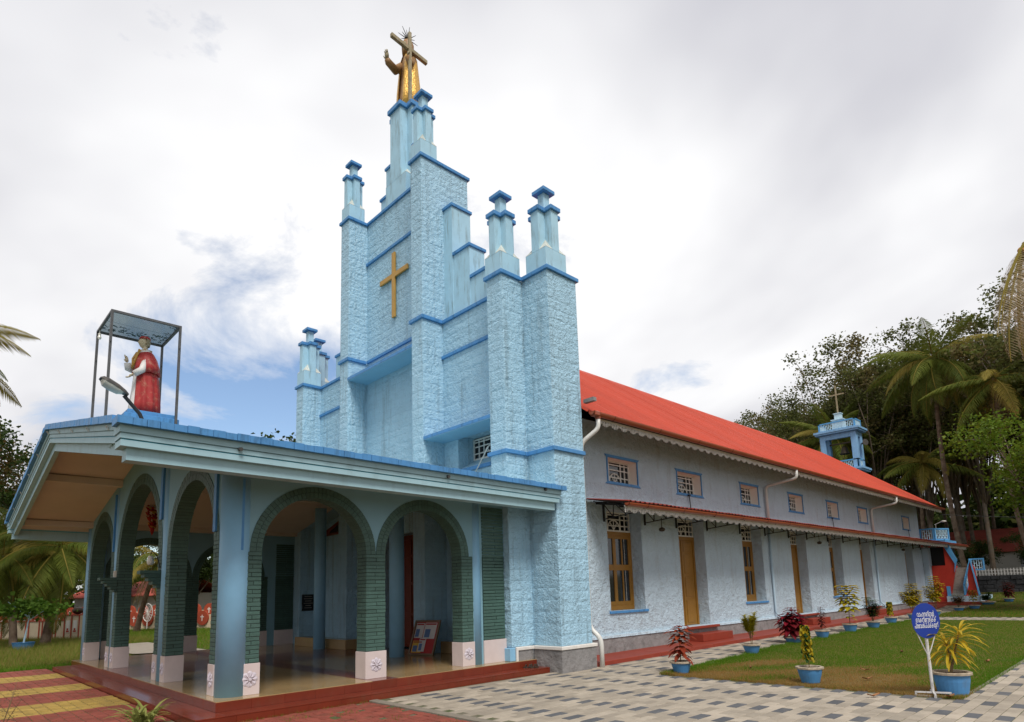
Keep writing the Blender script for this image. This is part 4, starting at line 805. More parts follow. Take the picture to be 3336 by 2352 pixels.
# ================================================================ STATUES
def hand(m, wrist, d, up, s, spread=0.25, curl=0.3, fold=(), mi=0):
    """palm, four unequal fingers and a thumb; fold: fingers bent into the palm"""
    w_ = Vector(wrist); d = Vector(d).normalized(); up_ = Vector(up); side = d.cross(up_).normalized(); up_ = side.cross(d).normalized()
    pl = 0.095*s; pw = 0.043*s; th = 0.016*s
    v = []
    for t, k in ((0, 0.72), (0.5, 1.0), (1, 1.0)):
        for a, b in ((-1, -1), (1, -1), (1, 1), (-1, 1)): v.append(w_+d*pl*t+side*pw*k*a+up_*th*b)
    m.add(v, [(0, 1, 2, 3)]+[(i*4+k, (i+1)*4+k, (i+1)*4+(k+1) % 4, i*4+(k+1) % 4) for i in (0, 1) for k in range(4)]+[(8, 11, 10, 9)], mi)
    for i, ln in enumerate((0.070, 0.082, 0.076, 0.060)):
        o = (i-1.5)/1.5; b = w_+d*pl*0.97+side*pw*0.8*o; dd = (d+side*spread*o*0.5).normalized(); c = curl if i not in fold else 1.7
        p1 = b+dd*ln*s*0.45; p2 = p1+(dd*math.cos(c)+up_*math.sin(c)).normalized()*ln*s*0.33; p3 = p2+(dd*math.cos(c*1.6)+up_*math.sin(c*1.6)).normalized()*ln*s*0.25
        m.tube([b, p1, p2, p3], [0.0105*s, 0.0098*s, 0.0088*s, 0.0065*s], 7, mi)
    b = w_+d*pl*0.25-side*pw*0.85; m.tube([b, b+(d*0.6-side*0.8).normalized()*0.045*s, b+(d*0.6-side*0.8).normalized()*0.045*s+(d*0.9-side*0.2+up_*0.3).normalized()*0.04*s], [0.014*s, 0.012*s, 0.008*s], 7, mi)
def head(m, c, r, yaw, mi=0, pitch=0.0):
    """a skull with brow, nose, lips, chin and ears, facing -Y turned by yaw"""
    n, k = 22, 18; v = []; f = []
    ca, sa = math.cos(yaw), math.sin(yaw)
    for i in range(k+1):
        t = math.pi*i/k; z = -math.cos(t); rr = math.sin(t)
        for j in range(n):
            a = 2*math.pi*j/n; x, y = rr*math.sin(a)*0.80, -rr*math.cos(a)*0.98
            q = 1.0
            if z < 0: x *= 1-0.28*(-z); y *= 1-0.10*(-z)
            if y < -0.2 and abs(x) < 0.5:
                fx = math.exp(-(x/0.13)**2)
                y -= 0.22*fx*math.exp(-((z+0.12)/0.13)**2)+0.10*math.exp(-(x/0.16)**2)*math.exp(-((z-0.08)/0.2)**2)
                y -= 0.10*math.exp(-(x/0.25)**2)*(math.exp(-((z+0.44)/0.07)**2)+math.exp(-((z+0.58)/0.06)**2)*0.9)+0.10*math.exp(-(x/0.22)**2)*math.exp(-((z+0.86)/0.15)**2)
                y += 0.10*math.exp(-((abs(x)-0.30)/0.13)**2)*math.exp(-((z-0.06)/0.10)**2)
            z2 = z*1.18; y2 = y*math.cos(pitch)-z2*math.sin(pitch)*-1*0; X, Y = x*ca-y2*sa, x*sa+y2*ca
            v.append((c[0]+r*X, c[1]+r*Y, c[2]+r*z2))
    for i in range(k):
        for j in range(n): f.append((i*n+j, i*n+(j+1) % n, (i+1)*n+(j+1) % n, (i+1)*n+j))
    m.add(v, f, mi)
    for s in (-1, 1):
        x, y = s*0.80, 0.05; m.ball((c[0]+r*(x*ca-y*sa), c[1]+r*(x*sa+y*ca), c[2]-0.08*r), 0.2*r, 8, 6, mi, 0.5, 0.9, 1.3)
# ---- bishop on the porch roof, facing the road (-Y), right hand raised in blessing
SXc, SYc, SZ0 = 0.02, -6.82, 6.62
saint = thing('saint_statue', (SXc, SYc, SZ0), 'painted bishop statue in red cape and skullcap blessing from the porch roof', 'statue')
m = MB(); m.box(-0.55, 0.6, -7.26, -6.22, 6.50, 6.615); m.box(-0.62, 0.68, -7.34, -6.14, 5.85, 6.499); part(m, 'base_slab', M['band'], saint, bevel=0.01)
SK = []
for (z, rx, ry, fa, dy) in ((0.0, 0.30, 0.30, 0.05, 0), (0.25, 0.275, 0.275, 0.06, 0), (0.6, 0.25, 0.24, 0.05, 0), (0.95, 0.225, 0.20, 0.03, -0.02), (1.25, 0.235, 0.19, 0.015, -0.02), (1.5, 0.24, 0.17, 0.01, 0.0), (1.68, 0.17, 0.13, 0, 0.02), (1.76, 0.075, 0.08, 0, 0.0)):
    SK.append((SXc, SYc+dy-0.02, SZ0+z, rx, ry, fa, 9, 0.6))
m = MB(); m.loft(SK, 36); part(m, 'cassock', M['white_robe'], saint, smooth=True)
# cape: open at the front, falling behind and over the left arm
def drape(secs, a0, a1, n, thick, th0=0.0):
    m = MB(); V = []; k = len(secs)
    for (z, rx, ry, fa, dy) in secs:
        for i in range(n+1):
            t = i/n; a = a0+(a1-a0)*t; q = 1+fa*math.sin(11*a+z*1.5)
            V.append((SXc+rx*q*math.sin(a), SYc+dy-ry*q*math.cos(a), SZ0+z))
    F = [(r*(n+1)+i, r*(n+1)+i+1, (r+1)*(n+1)+i+1, (r+1)*(n+1)+i) for r in range(k-1) for i in range(n)]
    V2 = [(SXc+(p[0]-SXc)*(1-thick), SYc+(p[1]-SYc)*(1-thick), p[2]) for p in V]; b = len(V)
    F2 = [tuple(b+i for i in q[::-1]) for q in F]
    for r in range(k-1):
        F2.append((r*(n+1), (r+1)*(n+1), b+(r+1)*(n+1), b+r*(n+1))); F2.append((r*(n+1)+n, b+r*(n+1)+n, b+(r+1)*(n+1)+n, (r+1)*(n+1)+n))
    for i in range(n): F2.append((i, b+i, b+i+1, i+1)); F2.append(((k-1)*(n+1)+i, (k-1)*(n+1)+i+1, b+(k-1)*(n+1)+i+1, b+(k-1)*(n+1)+i))
    m.add(V+V2, F+F2); return m
m = drape([(0.01, 0.355, 0.34, 0.07, 0.05), (0.3, 0.335, 0.325, 0.075, 0.05), (0.65, 0.315, 0.30, 0.065, 0.05), (1.0, 0.30, 0.275, 0.045, 0.04), (1.25, 0.30, 0.255, 0.03, 0.04)], R(28), R(332), 46, 0.07); part(m, 'cloak', M['red_robe'], saint, smooth=True)
m = drape([(1.08, 0.365, 0.31, 0.05, 0.03), (1.3, 0.345, 0.285, 0.03, 0.03), (1.48, 0.29, 0.25, 0.01, 0.02), (1.62, 0.22, 0.175, 0, 0.02), (1.72, 0.10, 0.10, 0, 0.01)], R(14), R(346), 40, 0.09); part(m, 'shoulder_cape', M['red_robe'], saint, smooth=True)
m = MB(); m.tube([(SXc-0.10, SYc-0.17, SZ0+1.68), (SXc-0.13, SYc-0.25, SZ0+1.5), (SXc-0.03, SYc-0.27, SZ0+1.22), (SXc+0.05, SYc-0.26, SZ0+1.3), (SXc+0.12, SYc-0.22, SZ0+1.5), (SXc+0.1, SYc-0.16, SZ0+1.7)], 0.028, 8); m.tube([(SXc-0.13, SYc-0.05, SZ0+1.7), (SXc, SYc-0.15, SZ0+1.66), (SXc+0.13, SYc-0.05, SZ0+1.7), (SXc, SYc+0.12, SZ0+1.74), (SXc-0.13, SYc-0.05, SZ0+1.7)], 0.03, 8); part(m, 'gold_collar', M['goldflat'], saint, smooth=True)
m = MB(); head(m, (SXc, SYc-0.05, SZ0+1.93), 0.125, R(8)); part(m, 'face', M['skin'], saint, smooth=True); m = MB(); m.tube([(SXc, SYc, SZ0+1.70), (SXc, SYc-0.03, SZ0+1.86)], [0.065, 0.06], 10); part(m, 'neck', M['skin'], saint, smooth=True); m = MB()
hand(m, (SXc-0.17, SYc-0.36, SZ0+1.40), (-0.05, -0.25, 1), (0.2, -1, -0.1), 1.15, 0.15, 0.15, (2, 3)); part(m, 'hand', M['skin'], saint, smooth=True); m = MB(); hand(m, (SXc+0.24, SYc-0.30, SZ0+0.98), (-0.1, -0.6, -0.55), (0, -0.3, 0.9), 1.15, 0.2, 0.5)
part(m, 'hand', M['skin'], saint, smooth=True)
m = MB()
for (z, r_, dy) in ((1.86, 0.128, 0.02), (1.95, 0.136, 0.005), (2.04, 0.125, -0.01), (2.075, 0.10, -0.02)): pass
m.add(*(lambda n=18: ([(SXc+rr*math.sin(a), SYc-0.05+0.012-rr*1.1*math.cos(a), SZ0+z) for z, rr in ((1.84, 0.112), (1.93, 0.124), (2.03, 0.115)) for a in [R(100)+R(160)*i/n for i in range(n+1)]], [(q*(n+1)+i, q*(n+1)+i+1, (q+1)*(n+1)+i+1, (q+1)*(n+1)+i) for q in range(2) for i in range(n)]))()); part(m, 'hair', M['hair'], saint, smooth=True)
m = MB(); m.lathe((SXc, SYc-0.03, SZ0+2.02), [(0.122, 0), (0.115, 0.035), (0.085, 0.07), (0.04, 0.09), (0.0001, 0.095)], 18, 0, 0.95, 1.1); part(m, 'skullcap', M['red_robe'], saint, smooth=True)
m = MB(); m.tube([(SXc-0.25, SYc-0.06, SZ0+1.50), (SXc-0.30, SYc-0.16, SZ0+1.22), (SXc-0.22, SYc-0.32, SZ0+1.26), (SXc-0.175, SYc-0.355, SZ0+1.38)], [0.09, 0.10, 0.09, 0.075], 12); m.tube([(SXc+0.22, SYc-0.04, SZ0+1.42), (SXc+0.30, SYc-0.12, SZ0+1.12), (SXc+0.26, SYc-0.28, SZ0+0.99)], [0.07, 0.085, 0.075], 12); part(m, 'sleeve', M['white_robe'], saint, smooth=True)
# ---- glass canopy over it
cano = thing('statue_canopy', (0, -7.0, 6.05), 'square glass canopy on four thin iron posts above the bishop statue', 'canopy')
for x in (-0.8, 0.8):
    for y in (-7.74, -6.25): m = MB(); m.box(x-0.027, x+0.027, y-0.027, y+0.027, ztop(x)-0.05, 8.86); m.tube([(x, y, 8.1+0.2*(y > -7)), (x+0.1, y, 8.1+0.2*(y > -7))], 0.01, 5); part(m, 'post', M['iron'], cano)
m = MB()
for x in (-0.8, 0.8): m.box(x-0.027, x+0.027, -7.767, -6.223, 8.861, 8.915)
for y in (-7.74, -6.25): m.box(-0.772, 0.772, y-0.027, y+0.027, 8.862, 8.914)
part(m, 'top_frame', M['iron'], cano)
m = MB(); m.box(-0.79, -0.003, -7.75, -6.24, 8.917, 8.927); m.box(0.003, 0.79, -7.75, -6.24, 8.917, 8.927); part(m, 'glass_roof', M['canopyglass'], cano)
m = MB(); rnd = random.Random(3)
for i in range(150):
    t = rnd.random(); x = -0.72+0.12*rnd.random()+0.42*rnd.random()**2*(1 if t < 0.85 else 2.6); y = -7.7+1.4*rnd.random(); 
    if t > 0.8: y = -6.27-0.14*rnd.random(); x = -0.75+1.5*rnd.random()
    s = 0.03+0.04*rnd.random(); a = rnd.random()*6.28; z = 8.93+0.03*rnd.random()
    m.quad((x+s*math.cos(a), y+s*math.sin(a), z), (x-0.4*s*math.sin(a), y+0.4*s*math.cos(a), z+0.012), (x-s*math.cos(a), y-s*math.sin(a), z), (x+0.4*s*math.sin(a), y-0.4*s*math.cos(a), z+0.006))
tag(m.build('leaf_litter', M['blackleaf'], None, origin=(0, -7, 8.93)), 'dark rotting leaves heaped on the glass canopy roof', 'leaves', kind='stuff')
m = MB(); m.tube([(-0.55, -7.74, 8.86), (-0.55, -7.74, 8.76)], 0.008, 5); m.lathe((-0.55, -7.74, 8.60), [(0.0001, 0), (0.03, 0.01), (0.045, 0.05), (0.03, 0.10), (0.03, 0.16)], 12); part(m, 'bulb', M['jar'], cano)
# ---- floodlight on the eave
lamp = thing('flood_lamp', (4.5, -7.8, ztop(4.5)), 'grey street lamp head leaning out on a black arm from the porch roof', 'lamp')
m = MB(); m.tube([(4.5, -7.72, ztop(4.5)-0.02), (4.5, -7.86, 5.46), (4.5, -8.13, 5.76)], 0.035, 10); part(m, 'arm', M['black'], lamp)
d = Vector((0, -0.88, 0.47)).normalized(); nrm = Vector((0, 0.47, 0.88)); c0 = Vector((4.5, -8.09, 5.77))
def pod(secs, n=14, top=True):
    V = []; F = []
    for t, w_, h in secs:
        c = c0+d*t
        for i in range(n+1):
            a = math.pi*i/n; V.append(tuple(c+Vector((1, 0, 0))*w_*math.cos(a)+nrm*h*math.sin(a)*(1 if top else -1)))
    k = n+1
    for r_ in range(len(secs)-1):
        for i in range(n): F.append((r_*k+i, r_*k+i+1, (r_+1)*k+i+1, (r_+1)*k+i))
        F.append((r_*k+n, r_*k, (r_+1)*k, (r_+1)*k+n))
    F.append(tuple(range(k))); F.append(tuple((len(secs)-1)*k+i for i in range(k))); q = MB(); q.add(V, F); return q
part(pod([(-0.02, 0.05, 0.05), (0.06, 0.09, 0.08), (0.2, 0.125, 0.10), (0.38, 0.13, 0.10), (0.46, 0.11, 0.08), (0.50, 0.06, 0.03)]), 'housing', M['lampbody'], lamp)
part(pod([(0.07, 0.08, 0.02), (0.14, 0.11, 0.075), (0.28, 0.12, 0.10), (0.40, 0.115, 0.09), (0.46, 0.09, 0.03)], top=False), 'cover', M['lampglass'], lamp)
# ---- gilded figure with the cross, on top of the tower
GX, GY, GZ = -0.02, 1.33, 19.66
gs = thing('cross_bearer_statue', (GX, GY, GZ), 'gilded robed statue with rayed halo shouldering a cross at the tower top', 'statue')
m = MB(); m.loft([(GX, GY, GZ+z, rx, ry, fa, 8, 0.4) for z, rx, ry, fa in ((0, 0.43, 0.40, 0.04), (0.5, 0.39, 0.37, 0.05), (1.1, 0.34, 0.31, 0.04), (1.6, 0.33, 0.27, 0.02), (2.1, 0.34, 0.25, 0.01), (2.35, 0.25, 0.20, 0.0), (2.48, 0.11, 0.12, 0))], 32); part(m, 'robe', M['maroon'], gs, smooth=True)
V = []; n = 26; secs = [(0.02, 0.50, 0.46, 0.04), (0.7, 0.47, 0.43, 0.05), (1.2, 0.43, 0.39, 0.045), (1.7, 0.41, 0.34, 0.03), (2.1, 0.39, 0.30, 0.015), (2.33, 0.30, 0.24, 0), (2.44, 0.16, 0.16, 0)]
m = MB(); F = []
for z, rx, ry, fa in secs:
    for i in range(n+1):
        a = R(20)+R(328)*i/n; q = 1+fa*math.sin(13*a); zz = z-(0.55*max(0, (i/n-0.55))*0 if z > 0.2 else 0)
        V.append((GX+rx*q*math.sin(a), GY-ry*q*math.cos(a), GZ+zz))
F = [(r_*(n+1)+i, r_*(n+1)+i+1, (r_+1)*(n+1)+i+1, (r_+1)*(n+1)+i) for r_ in range(len(secs)-1) for i in range(n)]
V2 = [(GX+(p[0]-GX)*0.93, GY+(p[1]-GY)*0.93, p[2]) for p in V]; b = len(V); F += [tuple(b+i for i in q[::-1]) for q in F]
for i in range(n): F.append((i, b+i, b+i+1, i+1))
for r_ in range(len(secs)-1): F.append((r_*(n+1), (r_+1)*(n+1), b+(r_+1)*(n+1), b+r_*(n+1)))
m.add(V+V2, F); part(m, 'mantle', M['gold'], gs, smooth=True)
m = MB(); m.box(0.38, 0.49, GY-0.31, GY-0.20, GZ+0.02, 22.62); cr = part(m, 'cross', M['oldwood'], gs, bevel=0.01)
m = MB(); bd = Vector((0, 1, -0.12)).normalized(); 
for a, b2 in ((-0.80, -0.068), (0.068, 0.78)):
    p0, p1 = Vector((0.41, GY-0.255, 21.93))+bd*a, Vector((0.41, GY-0.255, 21.93))+bd*b2
    m.hexa([tuple(p+Vector((x, 0, z))) for z in (-0.075, 0.075) for p, x in ((p0, -0.065), (p0, 0.065), (p1, 0.065), (p1, -0.065))])
part(m, 'cross_arm', M['oldwood'], cr, bevel=0.01)
m = MB(); m.tube([(GX-0.22, GY-0.10, GZ+2.12), (GX-0.20, GY-0.46, GZ+1.72), (GX-0.12, GY-0.82, GZ+1.78), (GX-0.10, GY-0.88, GZ+1.86)], [0.15, 0.16, 0.13, 0.10], 12); m.tube([(GX+0.28, GY-0.02, GZ+2.1), (GX+0.42, GY-0.2, GZ+1.72), (GX+0.40, GY-0.33, GZ+1.95)], [0.14, 0.14, 0.10], 12); part(m, 'sleeve', M['maroon'], gs, smooth=True)
m = MB(); hand(m, (GX-0.10, GY-0.87, GZ+1.88), (0.05, -0.22, 1), (0.1, -1, -0.2), 1.9, 0.3, 0.12); part(m, 'hand', M['oldwood'], gs, smooth=True); m = MB(); hand(m, (GX+0.41, GY-0.30, GZ+1.98), (0.1, -0.1, 1), (0.2, 0.9, 0.1), 1.5, 0.1, 1.0); part(m, 'hand', M['oldwood'], gs, smooth=True); m = MB(); head(m, (GX, GY-0.10, GZ+2.80), 0.20, R(-4)); m.tube([(GX, GY, GZ+2.40), (GX, GY-0.06, GZ+2.7)], [0.11, 0.10], 10); part(m, 'face', M['oldwood'], gs, smooth=True)
m = MB(); m.loft([(GX, GY-0.03, GZ+z, r_, r_*1.05, 0.05, 9, 0) for z, r_ in ((2.45, 0.20), (2.65, 0.215), (2.9, 0.215), (3.02, 0.17), (3.08, 0.06))], 20); part(m, 'hair', M['maroon'], gs, smooth=True)
ha = Vector((GX-0.06, GY+0.02, 22.90)); m = MB(); m.lathe(tuple(ha-Vector((0, 0, 0.0))), [(0.13, -0.02), (0.14, 0.0), (0.13, 0.02)], 18)
for i in range(16):
    a = 2*math.pi*i/16; l = 0.46 if i % 2 == 0 else 0.32; dv_ = Vector((0.25*math.sin(a), math.cos(a)*0.95, math.sin(a)*0.95)); m.tube([tuple(ha+dv_*0.12), tuple(ha+dv_*l)], [0.02, 0.008], 5)
m.tube([tuple(ha-Vector((0, 0, 0.1))), (GX-0.03, GY+0.12, GZ+2.6)], 0.015, 5); part(m, 'halo', M['iron'], gs)
# ================================================================ SMALL THINGS ROUND THE PORCH AND NAVE
jl = thing('wall_lamp', (1.80, -6.85, 2.672), 'white jar lamp on an iron arm above the porch corbel', 'lamp')
m = MB(); m.tube([(1.93, -6.72, 2.72), (1.86, -6.78, 3.0), (1.80, -6.86, 3.10), (1.80, -6.89, 3.03)], 0.013, 6); part(m, 'arm', M['black'], jl)
m = MB(); m.lathe((1.80, -6.89, 2.79), [(0.045, 0), (0.062, 0.02), (0.07, 0.07), (0.064, 0.12), (0.045, 0.145), (0.055, 0.16), (0.05, 0.20)], 16); part(m, 'jar', M['jar'], jl, smooth=True)
m = MB(); m.box(-2.22, -2.14, -6.79, -6.72, 2.672, 2.85); tag(part(m, 'candle_holder', M['jar'], None, origin=(-2.18, -6.75, 2.67)) if False else m.build('candle_holder', M['jar'], None, bevel=0.01, origin=(-2.18, -6.75, 2.672)), 'small white holder standing on the left porch corbel', 'candle holder')
rnd = random.Random(5)
m = MB()
for i in range(150):
    t = rnd.random(); z = 5.42-1.2*t; r_ = 0.16*(1-t)**0.6+0.03; a = rnd.random()*6.28; cx, cy = -4.25+0.35*t+r_*math.cos(a), -5.5+r_*math.sin(a); s = 0.06
    m.add([(cx-s, cy, z), (cx, cy-s, z+0.03), (cx+s, cy, z), (cx, cy+s, z-0.02), (cx, cy, z-0.06)], [(0, 1, 4), (1, 2, 4), (2, 3, 4), (3, 0, 4)], rnd.choice((0, 0, 0, 0, 1)))
m.lathe((-3.9, -5.5, 4.0), [(0.0001, 0), (0.05, 0.12), (0.07, 0.3), (0.03, 0.36)], 10); m.tube([(-4.25, -5.5, 5.4), (-4.25, -5.5, 5.0)], 0.01, 4)
tag(m.build('hanging_garland', [M['flower'], M['posteryel']], None, origin=(-4.2, -5.5, 4.9)), 'red flower garland hanging from the porch ceiling', 'garland')
# leaning notice board
nb = thing('notice_board', (2.50, -0.30, ZF), 'wood framed notice board with posters leaning inside the porch', 'notice board')
def NB(u, v, d=0.0):
    o = Vector((2.22, -0.36, ZF)); ax = Vector((0.80, 0.60*0.45, 0)).normalized(); q = Vector((0.10, 0.22, 0.97)).normalized(); n_ = ax.cross(q).normalized(); return tuple(o+ax*u+q*v+n_*d)
def plate(m, u0, u1, v0, v1, d0, d1, mi=0): m.hexa([NB(u0, v0, d0), NB(u1, v0, d0), NB(u1, v1, d0), NB(u0, v1, d0), NB(u0, v0, d1), NB(u1, v0, d1), NB(u1, v1, d1), NB(u0, v1, d1)], mi)
m = MB(); plate(m, 0, 0.86, 0, 0.05, -0.02, 0.03); plate(m, 0, 0.86, 0.93, 0.98, -0.02, 0.03); plate(m, 0, 0.05, 0.051, 0.929, -0.02, 0.03); plate(m, 0.81, 0.86, 0.051, 0.929, -0.02, 0.03); part(m, 'frame', M['frame'], nb)
m = MB(); plate(m, 0.051, 0.809, 0.051, 0.929, -0.01, 0.0); part(m, 'backing', M['posterred'], nb)
for u0, u1, v0, v1, k in ((0.06, 0.34, 0.48, 0.90, 'paper'), (0.36, 0.76, 0.46, 0.91, 'paper'), (0.07, 0.40, 0.07, 0.40, 'posteryel'), (0.28, 0.5, 0.1, 0.47, 'paper')):
    m = MB(); plate(m, u0, u1, v0, v1, 0.001+0.001*u0, 0.003+0.001*u0); po = part(m, 'poster', M[k], nb)
    m = MB(); w_, h = u1-u0, v1-v0
    plate(m, u0+0.02, u1-0.02, v1-0.09*h-0.02, v1-0.02, 0.0035+0.001*u0, 0.0045+0.001*u0, 0); plate(m, u0+w_*0.1, u0+w_*0.55, v0+0.08*h, v0+0.6*h, 0.0035+0.001*u0, 0.0045+0.001*u0, 1)
    part(m, 'print', [M['posterred'], M['posterblue']], po)
# sandals left on the step
for i, (x, y, a) in enumerate(((6.40, 0.28, 0.5), (6.44, 0.42, 0.25))):
    sd_ = thing('sandal', (x, y, 0.12), ('brown strap sandal nearest the porch floor on the step' if i == 0 else 'brown strap sandal lying nearer the grey plinth on the step'), 'sandal', 'pair of sandals on the step')
    ca, sa = math.cos(a), math.sin(a); 
    def S(u, v, z): return (x+u*ca-v*sa, y+u*sa+v*ca, 0.12+z)
    out_ = [(-0.13, -0.03), (-0.1, -0.045), (0.0, -0.038), (0.08, -0.05), (0.13, -0.035), (0.14, 0.0), (0.13, 0.03), (0.08, 0.045), (0.0, 0.035), (-0.1, 0.04), (-0.13, 0.025)]
    m = MB(); m.add([S(u, v, 0.001) for u, v in out_]+[S(u, v, 0.028) for u, v in out_], [tuple(range(11))[::-1], tuple(range(11, 22))]+[(k, (k+1) % 11, 11+(k+1) % 11, 11+k) for k in range(11)]); part(m, 'sole', M['leather'], sd_)
    m = MB()
    for u in (-0.06, 0.03, 0.08): m.tube([S(u, -0.045, 0.02), S(u, -0.03, 0.065), S(u, 0.0, 0.08), S(u, 0.03, 0.065), S(u, 0.042, 0.02)], 0.012, 5)
    part(m, 'strap', M['leather'], sd_)
# lamps hanging below the awning
for i, y in enumerate((6.15, 18.8, 31.5)):
    hl = thing('hanging_lamp', (6.6, y, 4.12), ['bulkhead lamp hanging under the awning beside the nearest tall window', 'hanging lamp under the awning before the middle door', 'farthest hanging lamp under the awning'][i], 'lamp', 'lamps hanging under the awning')
    m = MB(); m.tube([(6.6, y, 4.12), (6.6, y, 3.82)], 0.012, 6); part(m, 'rod', M['black'], hl); m = MB(); m.lathe((6.6, y, 3.68), [(0.0001, 0), (0.07, 0.015), (0.10, 0.06), (0.09, 0.11), (0.03, 0.14)], 14); part(m, 'shade', M['bell'], hl, smooth=True)
# ================================================================ POTS AND PLANTS
rnd = random.Random(11)
def leaf(m, base, d, L, W, droop, n=4, mi=0, fold=0.25, tip=0.15, twist=0.0):
    base = Vector(base); d = Vector(d).normalized(); side = d.cross(Vector((0, 0, 1)))
    if side.length < 1e-3: side = Vector((1, 0, 0))
    side.normalize(); v = []; p = base.copy(); dd = d.copy(); prof = (0.25, 0.85, 1.0, 0.75, 0.4) if n >= 4 else (0.3, 1.0, 0.6)
    for i in range(n+1):
        t = i/n; w_ = W*0.5*(math.sin(math.pi*min(1, (t*0.93+0.05)))**0.7) if i < n else W*0.5*tip
        up_ = side.cross(dd).normalized(); sd2 = (side*math.cos(twist*t)+up_*math.sin(twist*t))
        v += [p-sd2*w_+up_*w_*fold, p, p+sd2*w_+up_*w_*fold]
        p = p+dd*(L/n); dd = (dd+Vector((0, 0, -droop/n))).normalized()
    f = []
    for i in range(n): a = i*3; f += [(a, a+1, a+4, a+3), (a+1, a+2, a+5, a+4)]
    m.add(v, f, mi)
LF = dict(crot=leafmat('croton_red_leaf', (0.14, 0.012, 0.014), (0.33, 0.07, 0.025), 0.25), crim=leafmat('crimson_leaf', (0.24, 0.008, 0.022), (0.09, 0.02, 0.018), 0.25), dkgreen=leafmat('dark_green_leaf', (0.012, 0.035, 0.008), (0.03, 0.075, 0.012), 0.15), yel=leafmat('yellow_leaf', (0.50, 0.34, 0.015), (0.30, 0.27, 0.02), 0.35), yelgrn=leafmat('yellow_green_leaf', (0.28, 0.28, 0.018), (0.44, 0.36, 0.02), 0.3), mar=leafmat('maroon_leaf', (0.05, 0.008, 0.010), (0.10, 0.02, 0.014), 0.2), bronze=leafmat('bronze_green_leaf', (0.11, 0.10, 0.02), (0.20, 0.07, 0.02), 0.3), striped=leafmat('striped_yellow_leaf', (0.62, 0.40, 0.02), (0.42, 0.33, 0.03), 0.35, jit=0.1), green=leafmat('fresh_green_leaf', (0.06, 0.14, 0.018), (0.12, 0.20, 0.025), 0.3), spider=leafmat('variegated_leaf', (0.12, 0.18, 0.03), (0.45, 0.42, 0.14), 0.3))
def pot(parent, x, y, z, rt_, rb, h, oct_=False, parts=True):
    n = 8 if oct_ else 24; ph = 0.3
    m = MB(); m.lathe((x, y, z), [(rb*0.95, 0), (rb, 0.015), (rb+(rt_-rb)*0.6, h*0.6), (rt_*0.93, h-0.045)], 24); part(m, 'pot', M['potblue'], parent, smooth=False)
    m = MB(); m.lathe((x, y, z), [(rt_*0.92, h-0.044), (rt_*1.06, h-0.04), (rt_*1.08, h-0.005), (rt_*1.03, h+0.004), (rt_*0.86, h), (rt_*0.84, h-0.04)], n, 0, 1, 1, ph); part(m, 'rim', M['potrim'], parent)
    m = MB(); m.lathe((x, y, z), [(0.0001, h-0.032), (rt_*0.5, h-0.028), (rt_*0.87, h-0.036)], 16); part(m, 'soil', M['soil'], parent)
